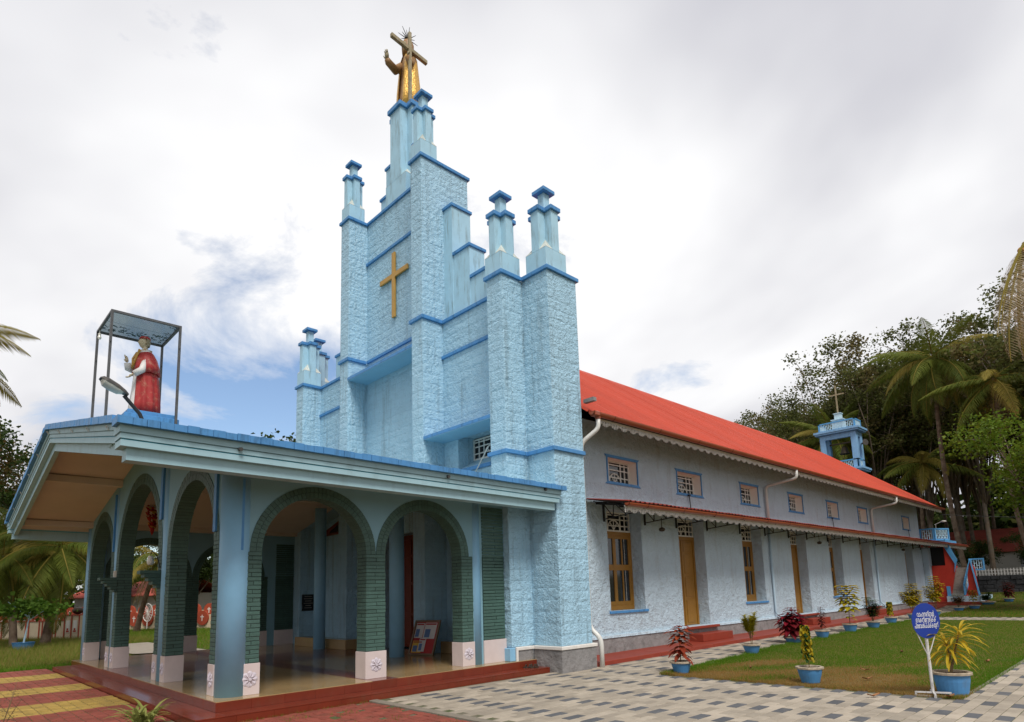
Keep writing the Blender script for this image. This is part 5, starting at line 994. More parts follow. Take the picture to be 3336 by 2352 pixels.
def planted(x, y, label, kind, hp, w_, rt_=0.24, h=0.27, oct_=False, group='potted plants along the lawn edge'):
    z = gz(y)-0.005; t = thing('potted_plant', (x, y, z), label, 'potted plant', group); pot(t, x, y, z, rt_, rt_*0.68, h, oct_)
    m = MB(); s = MB(); zb = z+h-0.04; ms = None
    def stem(p, q, r0=0.013, r1=0.007, bend_=0.03):
        p, q = Vector(p), Vector(q); mid = p.lerp(q, 0.5)+Vector((rnd.uniform(-1, 1), rnd.uniform(-1, 1), 0))*bend_; s.tube([p, mid, q], [r0, (r0+r1)/2, r1], 6); return [p.lerp(mid, a*2) if a < 0.5 else mid.lerp(q, a*2-1) for a in [i/20 for i in range(21)]]
    if kind in ('crot', 'crim', 'mar'):
        spine = [stem((x, y, zb), (x+0.02, y, zb+hp*0.93))]
        if kind == 'crim':
            for a in range(3): spine.append(stem((x, y, zb+0.05), (x+0.22*math.cos(a*2.1), y+0.22*math.sin(a*2.1), zb+hp*0.7)))
        for k, sp in enumerate(spine):
            cnt = {'crot': 74, 'crim': 52, 'mar': 70}[kind]
            for i in range(cnt):
                tt = 0.22+0.78*(i/cnt)**0.75; 
                if kind == 'crot' and 0.42 < tt < 0.55 and i % 3: continue
                p = sp[min(20, int(tt*20))]; a = i*2.4+k; el = -0.15+1.0*(tt-0.4); L_ = w_*0.52*(0.75+0.5*rnd.random())*(1.0 if tt < 0.9 else 0.75)
                leaf(m, p, (math.cos(a), math.sin(a), el), L_, L_*(0.36 if kind != 'mar' else 0.42), 0.9, 4, 0, 0.2)
        ms = LF[kind]
    elif kind in ('fineyel',):
        for k in range(9):
            a = k*0.7; sp = stem((x+0.03*math.cos(a), y+0.03*math.sin(a), zb+hp*0.2*(k > 0)), (x+w_*0.34*math.cos(a*1.9), y+w_*0.34*math.sin(a*1.9), zb+hp*(0.6+0.35*rnd.random())), 0.008, 0.004)
            for i in range(120):
                tt = 0.3+0.7*i/120; p = sp[int(tt*20)]; b = i*2.4; L_ = 0.10+0.08*rnd.random(); leaf(m, p, (math.cos(b), math.sin(b), 0.5+0.4*rnd.random()), L_, 0.026, 0.7, 3)
        s.tube([(x, y, zb), (x, y, zb+hp*0.35)], 0.012, 6); ms = LF['yelgrn']
    elif kind == 'curl':
        sp = stem((x, y, zb), (x-0.02, y, zb+hp), 0.01, 0.006, 0.02)
        for i in range(170):
            tt = 0.24+0.76*i/170; p = sp[min(20, int(tt*20))]; a = i*2.4; leaf(m, p, (math.cos(a), math.sin(a), 0.2), w_*0.5*(0.8+0.5*rnd.random()), 0.075, 2.2, 4, 0 if rnd.random() < 0.75 else 1, 0.35, 0.3, rnd.uniform(-2, 2))
        ms = [LF['yel'], LF['dkgreen']]
    elif kind in ('tier', 'yelbush'):
        stems = [(0, 0, 1.0)] if kind == 'tier' else [(-0.24, -0.1, 0.72), (0.05, 0.1, 1.0), (0.28, 0.0, 0.78), (0.1, -0.2, 0.55)]
        for k, (ox, oy, fh) in enumerate(stems):
            sp = stem((x, y, zb), (x+ox, y+oy, zb+hp*fh), 0.014, 0.008, 0.02)
            for i in range(110 if kind == 'tier' else 110):
                cnt = 110 if kind == 'tier' else 110; tt = (0.18+0.82*(i/cnt)**0.7) if kind == 'tier' else 0.55+0.45*i/cnt
                if kind == 'tier' and (0.28 < tt < 0.36 or 0.5 < tt < 0.55): continue
                p = sp[min(20, int(tt*20))]; a = i*2.4; L_ = w_*(0.46 if kind == 'tier' else 0.26)*(0.75+0.45*rnd.random())*(0.6 if tt < 0.4 and kind == 'tier' else 1)
                leaf(m, p, (math.cos(a), math.sin(a), 0.05+0.75*max(0, tt-0.5)), L_*1.12, L_*0.50, 0.9, 4, 0 if (tt > 0.72 or rnd.random() < 0.3) else 1)
        ms = [LF['yel'], LF['yelgrn']] if kind == 'yelbush' else [LF['yel'], LF['yelgrn']]
    elif kind in ('dark', 'bush'):
        for k in range(7):
            a = k*0.9; sp = stem((x, y, zb), (x+w_*0.3*math.cos(a), y+w_*0.3*math.sin(a), zb+hp*(0.55+0.4*rnd.random())), 0.009, 0.005)
            for i in range(60 if kind == 'dark' else 34):
                tt = 0.3+0.7*i/60; p = sp[min(20, int(tt*20))]; b = i*2.4+k; L_ = w_*0.26*(0.7+0.6*rnd.random()); leaf(m, p, (math.cos(b), math.sin(b), 0.3), L_, L_*(0.5 if kind == 'dark' else 0.32), 0.8, 3, 1 if (p.z-zb > hp*0.72 and rnd.random() < 0.6) else 0)
        ms = [LF['dkgreen'], LF['green']] if kind == 'dark' else [LF['bronze'], LF['green']]
    part(s, 'stem', M['stem'], t); part(m, 'foliage', ms, t); return t
planted(9.42, 2.21, 'red croton in a blue pot at the near corner of the lawn', 'crot', 0.90, 0.62, 0.235, 0.27)
planted(8.85, 6.88, 'feathery fine leaved yellow plant in a blue pot', 'fineyel', 1.06, 0.52, 0.25, 0.26)
planted(8.54, 10.5, 'bushy crimson plant with dark lower leaves in a sunken blue pot', 'crim', 1.06, 0.80, 0.30, 0.20)
planted(8.62, 12.75, 'narrow dark red plant in a small blue pot', 'mar', 0.92, 0.32, 0.25, 0.26, True)
planted(8.52, 15.85, 'tall tiered yellow green plant in a blue pot before the third window', 'tier', 1.50, 0.85, 0.27, 0.30)
planted(8.66, 18.1, 'dense dark green shrub in a blue pot', 'dark', 1.15, 0.72, 0.27, 0.27)
planted(8.40, 21.4, 'small yellow and orange plant in a blue pot', 'curl', 0.72, 0.26, 0.26, 0.27)
planted(8.36, 25.0, 'wide golden bush in a blue pot left of the sign disc', 'yelbush', 1.50, 1.05, 0.24, 0.25)
planted(8.60, 28.2, 'tall golden bush rising just behind the sign disc', 'yelbush', 1.85, 1.0, 0.24, 0.25)
planted(8.60, 33.3, 'sparse bronze shrub beyond the sign', 'bush', 1.15, 1.0, 0.28, 0.22)
planted(8.95, 35.5, 'thin yellow plant before the red stair platform', 'tier', 0.92, 0.5, 0.30, 0.22)
planted(9.10, 38.3, 'low dark shrub in a wide bowl at the foot of the stairs', 'dark', 0.68, 0.72, 0.45, 0.18)
planted(10.0, 39.8, 'dark maroon shrub in a blue pot nearest the stone wall', 'mar', 1.12, 0.75, 0.30, 0.22)
planted(12.27, 2.30, 'column of curled yellow leaves in an octagonal rimmed pot on the lawn', 'curl', 0.86, 0.21, 0.245, 0.31, True, 'potted plants along the lawn edge')
# big yellow strap leaved plant: its large leaves are parts
bx, by = 14.66, 2.22
bp_ = thing('potted_plant', (bx, by, 0), 'large potted plant with arching yellow strap leaves behind the sign', 'potted plant', 'potted plants along the lawn edge')
pot(bp_, bx, by, 0, 0.285, 0.22, 0.375)
s = MB(); tops = [((bx, by, 0.34), (bx+0.02, by, 0.62), (bx-0.02, by, 0.86)), ((bx, by, 0.34), (bx+0.10, by+0.04, 0.75), (bx+0.19, by+0.05, 1.06))]
for t_ in tops: s.tube(t_, [0.018, 0.014, 0.011], 7)
part(s, 'stem', M['stem'], bp_)
for k, t_ in enumerate(tops):
    for i in range(30):
        a = i*2.4+k; tt = i/30; p = Vector(t_[1]).lerp(Vector(t_[2]), 0.2+0.8*tt); el = -0.1+1.15*tt; L_ = 0.36+0.20*rnd.random()
        m = MB(); leaf(m, p, (math.cos(a), math.sin(a), el), L_, 0.045, 1.25, 6, 0, 0.3, 0.1); part(m, 'leaf', LF['striped'], bp_)
for i in range(14):
    a = i*2.4; m = MB(); leaf(m, (bx+0.02, by, 0.5+0.015*i), (math.cos(a), math.sin(a), 0.45), 0.42, 0.045, 2.0, 6, 0, 0.3, 0.1); part(m, 'leaf', LF['striped'], bp_)
# ================================================================ THE ROUND SIGN
sg = thing('road_sign', (14.449, 1.855, 0), 'round blue sign with white script on a chipped white pole', 'sign')
m = MB(); m.tube([(14.449, 1.855, 0.06), (14.449, 1.855, 1.40)], 0.024, 10); part(m, 'pole', M['pole'], sg)
m = MB()
for a in (R(20), R(110)): ca, sa = math.cos(a), math.sin(a); m.hexa([(14.449+u*ca-v*sa, 1.855+u*sa+v*ca, z) for z in (0.045, 0.07) for u, v in ((-0.26, -0.014), (0.26, -0.014), (0.26, 0.014), (-0.26, 0.014))])
for a in (R(20), R(110)):
    for s_ in (-1, 1): ca, sa = math.cos(a), math.sin(a); m.box(14.449+s_*0.245*ca-0.015, 14.449+s_*0.245*ca+0.015, 1.855+s_*0.245*sa-0.015, 1.855+s_*0.245*sa+0.015, 0.0, 0.044)
part(m, 'cross_foot', M['pole'], sg)
SN = (Vector((CAMP.x, CAMP.y, 0))-Vector((14.449, 1.855, 0))).normalized(); SN.rotate(Matrix.Rotation(R(47), 3, 'Z')); SU = Vector((0, 0, 1)).cross(SN).normalized(); SC0 = Vector((14.449, 1.855, 1.245))+SN*0.035
def SP(u, v, d=0.0): return tuple(SC0+SU*u+Vector((0, 0, v))+SN*d)
m = MB(); n = 48; v = [SP(0.295*math.cos(2*math.pi*i/n), 0.295*math.sin(2*math.pi*i/n), d) for d in (-0.006, 0.0) for i in range(n)]; m.add(v, [tuple(range(n))[::-1], tuple(range(n, 2*n))]+[(i, (i+1) % n, n+(i+1) % n, n+i) for i in range(n)]); part(m, 'disc', M['signblue'], sg)
m = MB(); m.tube([SP(-0.2, -0.20, -0.02), SP(-0.08, -0.45, -0.03), SP(-0.01, -0.58, -0.035)], 0.009, 6); m.tube([SP(0.2, -0.20, -0.02), SP(0.08, -0.45, -0.03), SP(0.01, -0.58, -0.035)], 0.009, 6); part(m, 'stay', M['pole'], sg)
def letters(txt, size, v, sx=1.0):
    cu = bpy.data.curves.new('lettering', 'FONT'); cu.body = txt; cu.size = size; cu.align_x = 'CENTER'; cu.align_y = 'CENTER'; cu.extrude = 0.0; cu.offset = 0.0002
    tmp = bpy.data.objects.new('lettering', cu); COL.objects.link(tmp); bpy.context.view_layer.update()
    me = bpy.data.meshes.new_from_object(tmp.evaluated_get(bpy.context.evaluated_depsgraph_get())); bpy.data.objects.remove(tmp)
    me.materials.clear(); me.materials.append(M['signwhite']); off = WL[sg.name]
    xs = [q.co.x for q in me.vertices]; k = sx/max(0.01, (max(xs)-min(xs))) if xs else 1; c_ = (max(xs)+min(xs))/2 if xs else 0
    for q in me.vertices: q.co = Vector(SP((q.co.x-c_)*k, q.co.y+v, 0.003))-off
    o = bpy.data.objects.new('lettering', me); link(o, sg)
letters('\u0d35\u0d3e\u0d39\u0d28\u0d19\u0d4d\u0d19\u0d7e', 0.115, 0.105, 0.36)
letters('\u0d05\u0d15\u0d24\u0d4d\u0d47\u0d24\u0d2f\u0d4d\u0d15\u0d4d\u0d15\u0d4d', 0.115, 0.012, 0.43)
letters('\u0d2a\u0d4d\u0d30\u0d47\u0d35\u0d36\u0d3f\u0d2a\u0d4d\u0d2a\u0d3f\u0d15\u0d4d\u0d15\u0d30\u0d41\u0d24\u0d4d', 0.115, -0.085, 0.50)
# ================================================================ GROUND AND PAVING
def groundmat(name, cols, scale=0.5):
    m = bpy.data.materials.new(name); m.use_nodes = True; t = m.node_tree; n = t.nodes; L = t.links; b = n['Principled BSDF']; b.inputs['Roughness'].default_value = 0.95; b.inputs['Specular IOR Level'].default_value = 0.1
    g = n.new('ShaderNodeNewGeometry'); q = n.new('ShaderNodeTexNoise'); q.inputs['Scale'].default_value = scale; q.inputs['Detail'].default_value = 8; q.inputs['Roughness'].default_value = 0.65; L.new(g.outputs['Position'], q.inputs['Vector'])
    r = n.new('ShaderNodeValToRGB'); L.new(q.outputs[0], r.inputs[0]); el = r.color_ramp.elements
    while len(el) < len(cols): el.new(0.5)
    for e_, (p, c) in zip(el, cols): e_.position = p; e_.color = (*c, 1)
    L.new(r.outputs[0], b.inputs['Base Color']); bp = n.new('ShaderNodeBump'); bp.inputs['Strength'].default_value = 0.6; bp.inputs['Distance'].default_value = 0.03
    q2 = n.new('ShaderNodeTexNoise'); q2.inputs['Scale'].default_value = 25; q2.inputs['Detail'].default_value = 4; L.new(g.outputs['Position'], q2.inputs['Vector']); L.new(q2.outputs[0], bp.inputs['Height']); L.new(bp.outputs[0], b.inputs['Normal']); return m
GM = groundmat('grassy_earth', [(0.30, (0.045, 0.055, 0.015)), (0.48, (0.085, 0.09, 0.02)), (0.62, (0.13, 0.085, 0.03)), (0.75, (0.07, 0.08, 0.02))])
LM = groundmat('lawn_earth', [(0.3, (0.13, 0.105, 0.03)), (0.5, (0.17, 0.11, 0.04)), (0.7, (0.07, 0.10, 0.02))], 0.8)
# one big sheet to the horizon, rising behind the church
xs = [-600, -250, -120, -60, -40, -30, -20, -14, -9, -7, -4, 0, 4, 6, 8, 10, 12, 15, 18, 22, 30, 45, 80, 160, 400, 700]; ys = [-500, -200, -80, -40, -20, -12, -8, -4, 0, 2]+[2+2*i for i in range(1, 30)]+[64, 70, 80, 95, 115, 145, 200, 320, 600, 1000]
V = [(x, y, gz(y)-0.055) for y in ys for x in xs]; nx = len(xs); F = [(j*nx+i, j*nx+i+1, (j+1)*nx+i+1, (j+1)*nx+i) for j in range(len(ys)-1) for i in range(nx-1)]
tag(fast_mesh('ground', V, F, GM), kind='structure')
def sheet(name, poly_rows, mm, dz_=0.0):
    """rows: (y, x0, x1)"""
    V = []; F = []
    for y, x0, x1 in poly_rows:
        for k in range(9): V.append((x0+(x1-x0)*k/8, y, gz(y)+dz_))
    for j in range(len(poly_rows)-1):
        for k in range(8): F.append((j*9+k, j*9+k+1, (j+1)*9+k+1, (j+1)*9+k))
    return tag(fast_mesh(name, V, F, mm), kind='structure')
def lawn_left(y): 
    for (a, b), (c2, d) in zip(((1.9, 9.25), (3.5, 9.05), (6, 8.92), (9, 8.58), (12, 8.55), (40, 8.55)), ((3.5, 9.05), (6, 8.92), (9, 8.58), (12, 8.55), (40, 8.55), (80, 8.55))):
        if a <= y <= c2: return b+(d-b)*(y-a)/(c2-a)
    return 9.25
lawn_rows = [(y, lawn_left(y), 14.82) for y in (1.72, 2.2, 3.5, 6, 9, 12, 16, 20, 24.1)]
lawn_rows[0] = (1.74, 9.3, 14.7)
lawn = sheet('lawn', lawn_rows, LM, -0.006); lawn2 = sheet('lawn', [(y, 8.5, 20) for y in (26.5, 29, 32, 36, 40, 44, 48)], GM, -0.006); lawn3 = sheet('lawn', [(y, 18.2, 40) for y in (1.8, 6, 12, 18, 24.1)], GM, -0.006)
# the court: light pavers laid lengthwise, every third row a dark one on alternate lines
court = thing('court_paving', (0, 0, 0)); tag(court, kind='structure')
m = MB(); m.hexa([(6.73, -4.12, -0.04), (20, -4.12, -0.04), (20, 1.9, -0.04), (6.73, 1.9, -0.04), (6.73, -4.12, -0.008), (20, -4.12, -0.008), (20, 1.9, -0.008), (6.73, 1.9, -0.008)])
for i in range(24): y0 = 1.9+i*1.5; y1 = y0+1.5; m.hexa([(7.0, y0, gz(y0)-0.04), (lawn_left(y0)+0.05, y0, gz(y0)-0.04), (lawn_left(y1)+0.05, y1, gz(y1)-0.04), (7.0, y1, gz(y1)-0.04), (7.0, y0, gz(y0)-0.008), (lawn_left(y0)+0.05, y0, gz(y0)-0.008), (lawn_left(y1)+0.05, y1, gz(y1)-0.008), (7.0, y1, gz(y1)-0.008)])
m.hexa([(14.8, 1.9, -0.04), (18.2, 1.9, -0.04), (18.2, 24.0, gz(24)-0.04), (14.8, 24.0, gz(24)-0.04), (14.8, 1.9, -0.008), (18.2, 1.9, -0.008), (18.2, 24, gz(24)-0.008), (14.8, 24, gz(24)-0.008)])
m.build('joint_bed', M['bed'], court)
PV = []; px, py = 0.18565, 0.3905
rnd = random.Random(4)
def in_court(x, y):
    if y < -4.08: return False
    if y < 1.70: return x > (6.75 if y < 0.66 else 7.22) and x < 19.5
    if y < 24.0 and 14.86 < x < 18.1: return True
    if 7.08 < x < lawn_left(y)-0.05: return y < 37.5
    if 24.2 < y < 26.4 and x < 19: return True
    return False
for i in range(68):
    cx = 12.663+px*(i-32); 
    for j in range(-12, 97):
        off = py/2 if i % 2 else 0
        cy = 0.385+py*j+off
        if not in_court(cx, cy): continue
        dark = (i % 2 == 0) and (j % 3 == 0); g = 0.004; z = gz(cy)+rnd.uniform(-0.003, 0.003)
        if cy < 14: PV.append((*block(cx-px/2+g, cx+px/2-g, cy-py/2+g, cy+py/2-g, z-0.03, z, 0.007, 0.0015), 1 if dark else 0))
        else: zz = z; a, b, c2, d = cx-px/2+g, cx+px/2-g, cy-py/2+g, cy+py/2-g; PV.append(([(a, c2, zz-0.03), (b, c2, zz-0.03), (b, d, zz-0.03), (a, d, zz-0.03), (a, c2, zz), (b, c2, zz), (b, d, zz), (a, d, zz)], BOXF, 1 if dark else 0))
pieces('paver', 'pavers', PV, [M['pave'], M['pave_d']], court)
# kerb between the court and the red brick patch, and along the curved lawn edge
m = MB(); m.hexa([(6.73, -4.30, -0.05), (13, -4.24, -0.05), (13, -4.10, -0.05), (6.73, -4.12, -0.05), (6.73, -4.30, 0.012), (13, -4.24, 0.012), (13, -4.10, 0.012), (6.73, -4.12, 0.012)])
tag(m.build('kerb', M['kerb'], None, bevel=0.01), kind='structure')
m = MB(); m.tube([(14.2, 1.76, -0.01), (14.6, 1.80, -0.01), (14.80, 2.05, -0.01), (14.85, 2.6, -0.01), (14.85, 5, -0.0), (14.85, 12, 0.03)], 0.035, 6); tag(m.build('kerb', M['kerb'], None), kind='structure')
# red patch at the foot of the step
patch = thing('red_paving', (0, 0, 0)); tag(patch, kind='structure'); m = MB(); m.box(6.73, 13, -12, -4.31, -0.05, -0.022); m.build('joint_bed', M['bed'], patch)
PV = []
for i in range(40):
    for j in range(40):
        x, y = 6.74+0.155*i, -4.32-0.155*j-0.155
        if j > 14 and i > 20: continue
        if x > 12.8 or rnd.random() < 0.04: continue
        g = 0.004; PV.append((*block(x+g, x+0.155-g, y+g, y+0.155-g, -0.05, -0.006+rnd.uniform(-0.006, 0.006), 0.008, 0.003), 0))
pieces('paver', 'pavers', PV, [M['pave_r']], patch, 200)
# yellow and red striped paving in front of the porch
yp = thing('striped_paving', (0, 0, 0)); tag(yp, kind='structure'); m = MB(); m.box(-7.75, 6.7, -16, -7.36, -0.05, -0.015); m.build('joint_bed', M['bed'], yp)
PV = []; q = 0.205
stripes = [(-7.75, 1), (-5.76, 0), (-4.08, 1), (-2.0, 0), (-0.6, 1), (1.31, 0), (2.87, 1), (6.7, 1)]
for i in range(70):
    x = -7.74+q*i; k = [s_[1] for s_ in stripes if s_[0] <= x+q/2+0.02][-1]
    for j in range(26):
        y = -7.37-q*(j+1); 
        if x+q > 5.75: continue
        g = 0.005; mx_, my_ = x+q/2, y+q/2
        # zigzag sided interlocking block
        w_ = q/2-g; v2 = [(-w_, -w_), (0, -w_+0.018), (w_, -w_), (w_-0.018, 0), (w_, w_), (0, w_+0.012), (-w_, w_), (-w_-0.012, 0)]; zt = rnd.uniform(-0.004, 0.004)
        vv = [(mx_+a, my_+b, -0.05) for a, b in v2]+[(mx_+a*0.98, my_+b*0.98, zt-0.006) for a, b in v2]+[(mx_+a*0.93, my_+b*0.93, zt) for a, b in v2]
        ff = [tuple(range(16, 24))]+[(a, (a+1) % 8, 8+(a+1) % 8, 8+a) for a in range(8)]+[(8+a, 8+(a+1) % 8, 16+(a+1) % 8, 16+a) for a in range(8)]
        PV.append((vv, ff, k))
pieces('paver', 'pavers', PV, [M['pave_y'], M['pave_r']], yp)
sheet('path', [(-4.1, -19, -11.5), (-3, -19.5, -11), (-1.6, -19.6, -10.5)], M['pave'], 0.004)
# ================================================================ GRASS
def blades(name, n, gen, h0, h1, w_, mats, seed, idx=None, lean=0.5):
    rg = np.random.default_rng(seed); P, hs = gen(rg, n); n = len(P); a = rg.uniform(0, 2*np.pi, n); h = rg.uniform(h0, h1, n)*hs; l = rg.uniform(0.1, lean, n)*h; b = rg.uniform(0, 2*np.pi, n)
    dx = np.stack([np.cos(a)*w_, np.sin(a)*w_, np.zeros(n)], 1)*rg.uniform(0.6, 1.3, (n, 1)); tip = P+np.stack([l*np.cos(b), l*np.sin(b), h], 1)
    V = np.stack([P-dx, P+dx, tip], 1).reshape(-1, 3); F = np.arange(3*n).reshape(-1, 3); mi = idx(P, rg) if idx else None
    return fast_mesh(name, V, F, mats[0], None, mi, mats)
GB = [leafmat('green_blade', (0.065, 0.175, 0.008), (0.14, 0.25, 0.016), 0.4), leafmat('dry_blade', (0.40, 0.21, 0.07), (0.27, 0.19, 0.05), 0.35), leafmat('straw_blade', (0.30, 0.24, 0.07), (0.20, 0.20, 0.04), 0.35)]
gzv = np.vectorize(gz)
def dryness(P):
    x, y = P[:, 0], P[:, 1]; d = 1.25-0.30*(y-1.8)+0.5*np.sin(x*1.7+0.6*y)*np.cos(0.9*y-0.5*x)+0.3*np.sin(3.1*x-2.3*y); d -= 1.1*np.exp(-((x-lawnL(y))/0.5)**2)+0.9*np.exp(-((x-14.82)/0.45)**2); return d
lawnL = np.vectorize(lawn_left)
def gen_lawn(rg, n):
    y = 1.75+22.3*rg.random(n)**1.7; x0 = lawnL(y)-0.10+0.06*np.sin(y*5.3); y = y-0.05*(np.sin(y*91) > 0)*(y < 1.9); x = x0+(14.90-x0)*rg.random(n); P = np.stack([x, y, gzv(y)-0.006], 1); d = dryness(P)
    keep = rg.random(n) > np.clip(d*0.55, 0, 0.72); P = P[keep]; hs = 0.75+0.8*np.exp(-((P[:, 0]-lawnL(P[:, 1]))/0.35)**2)+0.5*np.exp(-((P[:, 0]-14.84)/0.15)**2)+0.35*np.exp(-((P[:, 1]-1.75)/0.12)**2); return P, hs
o = blades('lawn_grass', 300000, gen_lawn, 0.025, 0.06, 0.0035, GB, 1, lambda P, rg: (dryness(P)+rg.normal(0, 0.28, len(P)) > 0.5).astype(int)); tag(o, 'short green lawn grass with a dry brown patch at its near edge', 'grass', kind='stuff')
def gen_back(rg, n):
    y = 26.5+21*rg.random(n)**1.2; x = 8.4+11*rg.random(n); return np.stack([x, y, gzv(y)-0.01], 1), np.ones(n)
tag(blades('lawn_grass', 60000, gen_back, 0.04, 0.10, 0.008, GB, 2, lambda P, rg: (rg.random(len(P)) < 0.22)*1), 'grass of the farther lawn beyond the cross path', 'grass', kind='stuff')
def gen_left(rg, n):
    x = -7.9-24*rg.random(n)**1.6; y = -12+11*rg.random(n)-0.0*x; keep = ~((x > -20) & (y > -4.3)); x, y = x[keep], y[keep]; return np.stack([x, y, np.full(len(x), -0.05)], 1), 0.5+1.1*np.clip((-x-9)/8, 0, 1)
tag(blades('meadow_grass', 120000, gen_left, 0.08, 0.26, 0.007, [GB[0], GB[2]], 3, lambda P, rg: (rg.random(len(P)) < np.clip((-P[:, 0]-8.2)/3, 0.1, 0.72))*1, 0.8), 'long straw coloured grass left of the porch', 'grass', kind='stuff')
def gen_left2(rg, n):
    x = -9-32*rg.random(n); y = -4.2+14*rg.random(n); k = ~((y > -4.2) & (y < -1.5) & (x > -19.6)); return np.stack([x[k], y[k], np.full(k.sum(), -0.05)], 1), np.ones(k.sum())
tag(blades('meadow_grass', 50000, gen_left2, 0.08, 0.22, 0.010, [GB[0], GB[2]], 4, lambda P, rg: (rg.random(len(P)) < 0.25)*1, 0.8), 'green grass seen through the porch arches', 'grass', kind='stuff')
def gen_step(rg, n):
    x = 6.75+5*rg.random(n)**1.5; y = -4.3-5.5*rg.random(n); k = (np.sin(x*5.1+y*2.2)*np.sin(y*4.3-x) > 0.35) | (x < 6.85); x, y = x[k], y[k]; return np.stack([x, y, np.full(len(x), -0.03)], 1), np.ones(len(x))
tag(blades('paving_weeds', 9000, gen_step, 0.02, 0.08, 0.005, GB, 5, lambda P, rg: (rg.random(len(P)) < 0.2)*1, 0.9), 'weeds growing between the red pavers by the step', 'weeds', kind='stuff')
def gen_moss(rg, n):
    x = -7.7+12*rg.random(n); y = -7.38-4*rg.random(n); fx = np.mod(x+7.74, q); k = (np.minimum(fx, q-fx) < 0.016) & (np.sin(2.1*x+1.3*y)*np.sin(1.7*y-x) > -0.2); x, y = x[k], y[k]; return np.stack([x, y, np.full(len(x), -0.012)], 1), np.ones(len(x))
tag(blades('paving_weeds', 26000, gen_moss, 0.01, 0.04, 0.004, GB, 6, None, 0.9), 'moss and grass in the joints of the striped paving', 'weeds', kind='stuff')
# fallen leaves one can pick out
rnd = random.Random(21)
for i, (x, y, s_, lb) in enumerate(((13.75, 1.15, 0.13, 'curled dry leaf on the pavers left of the sign foot'), (14.72, 1.72, 0.11, 'dry leaf on the pavers right of the sign foot'), (13.05, 3.1, 0.11, 'pale dry leaf on the brown patch of lawn'), (12.6, 4.4, 0.10, 'dark curled leaf in the middle of the lawn'), (14.3, 7.2, 0.12, 'dry leaf on the green lawn behind the big pot'), (12.2, 8.6, 0.12, 'small dry leaf far out on the lawn'), (10.4, 3.6, 0.09, 'small dark leaf near the red croton'))):
    a = rnd.random()*6.28; m = MB(); v = []
    for t in range(5):
        w_ = s_*0.32*math.sin(math.pi*(t+0.35)/5); z = 0.02+0.035*abs(t-2)/2
        for k in (-1, 0, 1): u = s_*(t/4-0.5)*2; v.append((x+u*math.cos(a)-k*w_*math.sin(a), y+u*math.sin(a)+k*w_*math.cos(a), z+0.02*abs(k)+gz(y)))
    m.add(v, [(t*3+k, t*3+k+1, t*3+k+4, t*3+k+3) for t in range(4) for k in range(2)]); tag(m.build('fallen_leaf', M['dryleaf'], None, origin=(x, y, gz(y))), lb, 'leaf', 'fallen leaves')
# ================================================================ FOREGROUND PLANTS
t = thing('border_plant', (5.75, -7.85, 0), 'spiky yellow striped border plant at the foot of the front step', 'plant')
rnd = random.Random(31)
for i in range(46):
    a = i*2.4; m = MB(); L_ = 0.38+0.30*rnd.random(); leaf(m, (5.75+0.12*math.cos(a*1.3), -7.85+0.10*math.sin(a*1.7), 0.0), (math.cos(a), math.sin(a), 1.1+1.0*rnd.random()), L_, 0.05, 1.5, 6, 0, 0.3, 0.08); m.build('leaf', LF['spider'], t)
t = thing('border_shrub', (4.05, -9.55, -0.3), 'thin dark leaved shrub at the lower left of the view', 'shrub'); s = MB(); m = MB()
for k in range(9):
    a = k*0.75; q_ = (4.05+0.34*math.cos(a)*(0.4+0.6*rnd.random()), -9.55+0.34*math.sin(a), 0.30+0.42*rnd.random()); s.tube([(4.05, -9.55, -0.3), ((4.05+q_[0])/2, (-9.55+q_[1])/2, 0.15), q_], [0.008, 0.006, 0.003], 5)
    for i in range(26): p = Vector((4.05, -9.55, -0.3)).lerp(Vector(q_), 0.45+0.55*rnd.random())+Vector((rnd.gauss(0, .05), rnd.gauss(0, .05), rnd.gauss(0, .05))); b = rnd.random()*6.28; leaf(m, p, (math.cos(b), math.sin(b), 0.2), 0.06, 0.025, 0.5, 3)
s.build('stem', M['stem'], t); m.build('foliage', leafmat('purple_brown_leaf', (0.06, 0.035, 0.03), (0.10, 0.08, 0.04), 0.2), t)
# ================================================================ TREES
def crown_mesh(name, pts, size, mats, rg, up=0.3, midx=None):
    """leaf-sized rhombic faces round the given points"""
    n = len(pts); d = rg.normal(0, 1, (n, 3)); d[:, 2] = d[:, 2]*0.6+up*0; d /= np.linalg.norm(d, axis=1)[:, None]; r = rg.normal(0, 1, (n, 3)); s = np.cross(d, r); s /= np.linalg.norm(s, axis=1)[:, None]
    L_ = size*rg.uniform(0.6, 1.4, (n, 1)); w_ = L_*rg.uniform(0.28, 0.45, (n, 1)); nrm = np.cross(d, s)*L_*0.15
    V = np.stack([pts, pts+d*L_*0.5+s*w_+nrm, pts+d*L_, pts+d*L_*0.5-s*w_+nrm], 1).reshape(-1, 3); F = np.arange(4*n).reshape(-1, 4)
    me = bpy.data.meshes.new(name); me.vertices.add(len(V)); me.vertices.foreach_set('co', V.astype(np.float32).ravel()); me.loops.add(F.size); me.loops.foreach_set('vertex_index', F.astype(np.int32).ravel()); me.polygons.add(len(F)); me.polygons.foreach_set('loop_start', np.arange(0, F.size, 4, dtype=np.int32)); me.polygons.foreach_set('loop_total', np.full(len(F), 4, dtype=np.int32))
    for k in mats: me.materials.append(k)
    if midx is not None: me.polygons.foreach_set('material_index', midx.astype(np.int32))
    me.update(calc_edges=True); return me
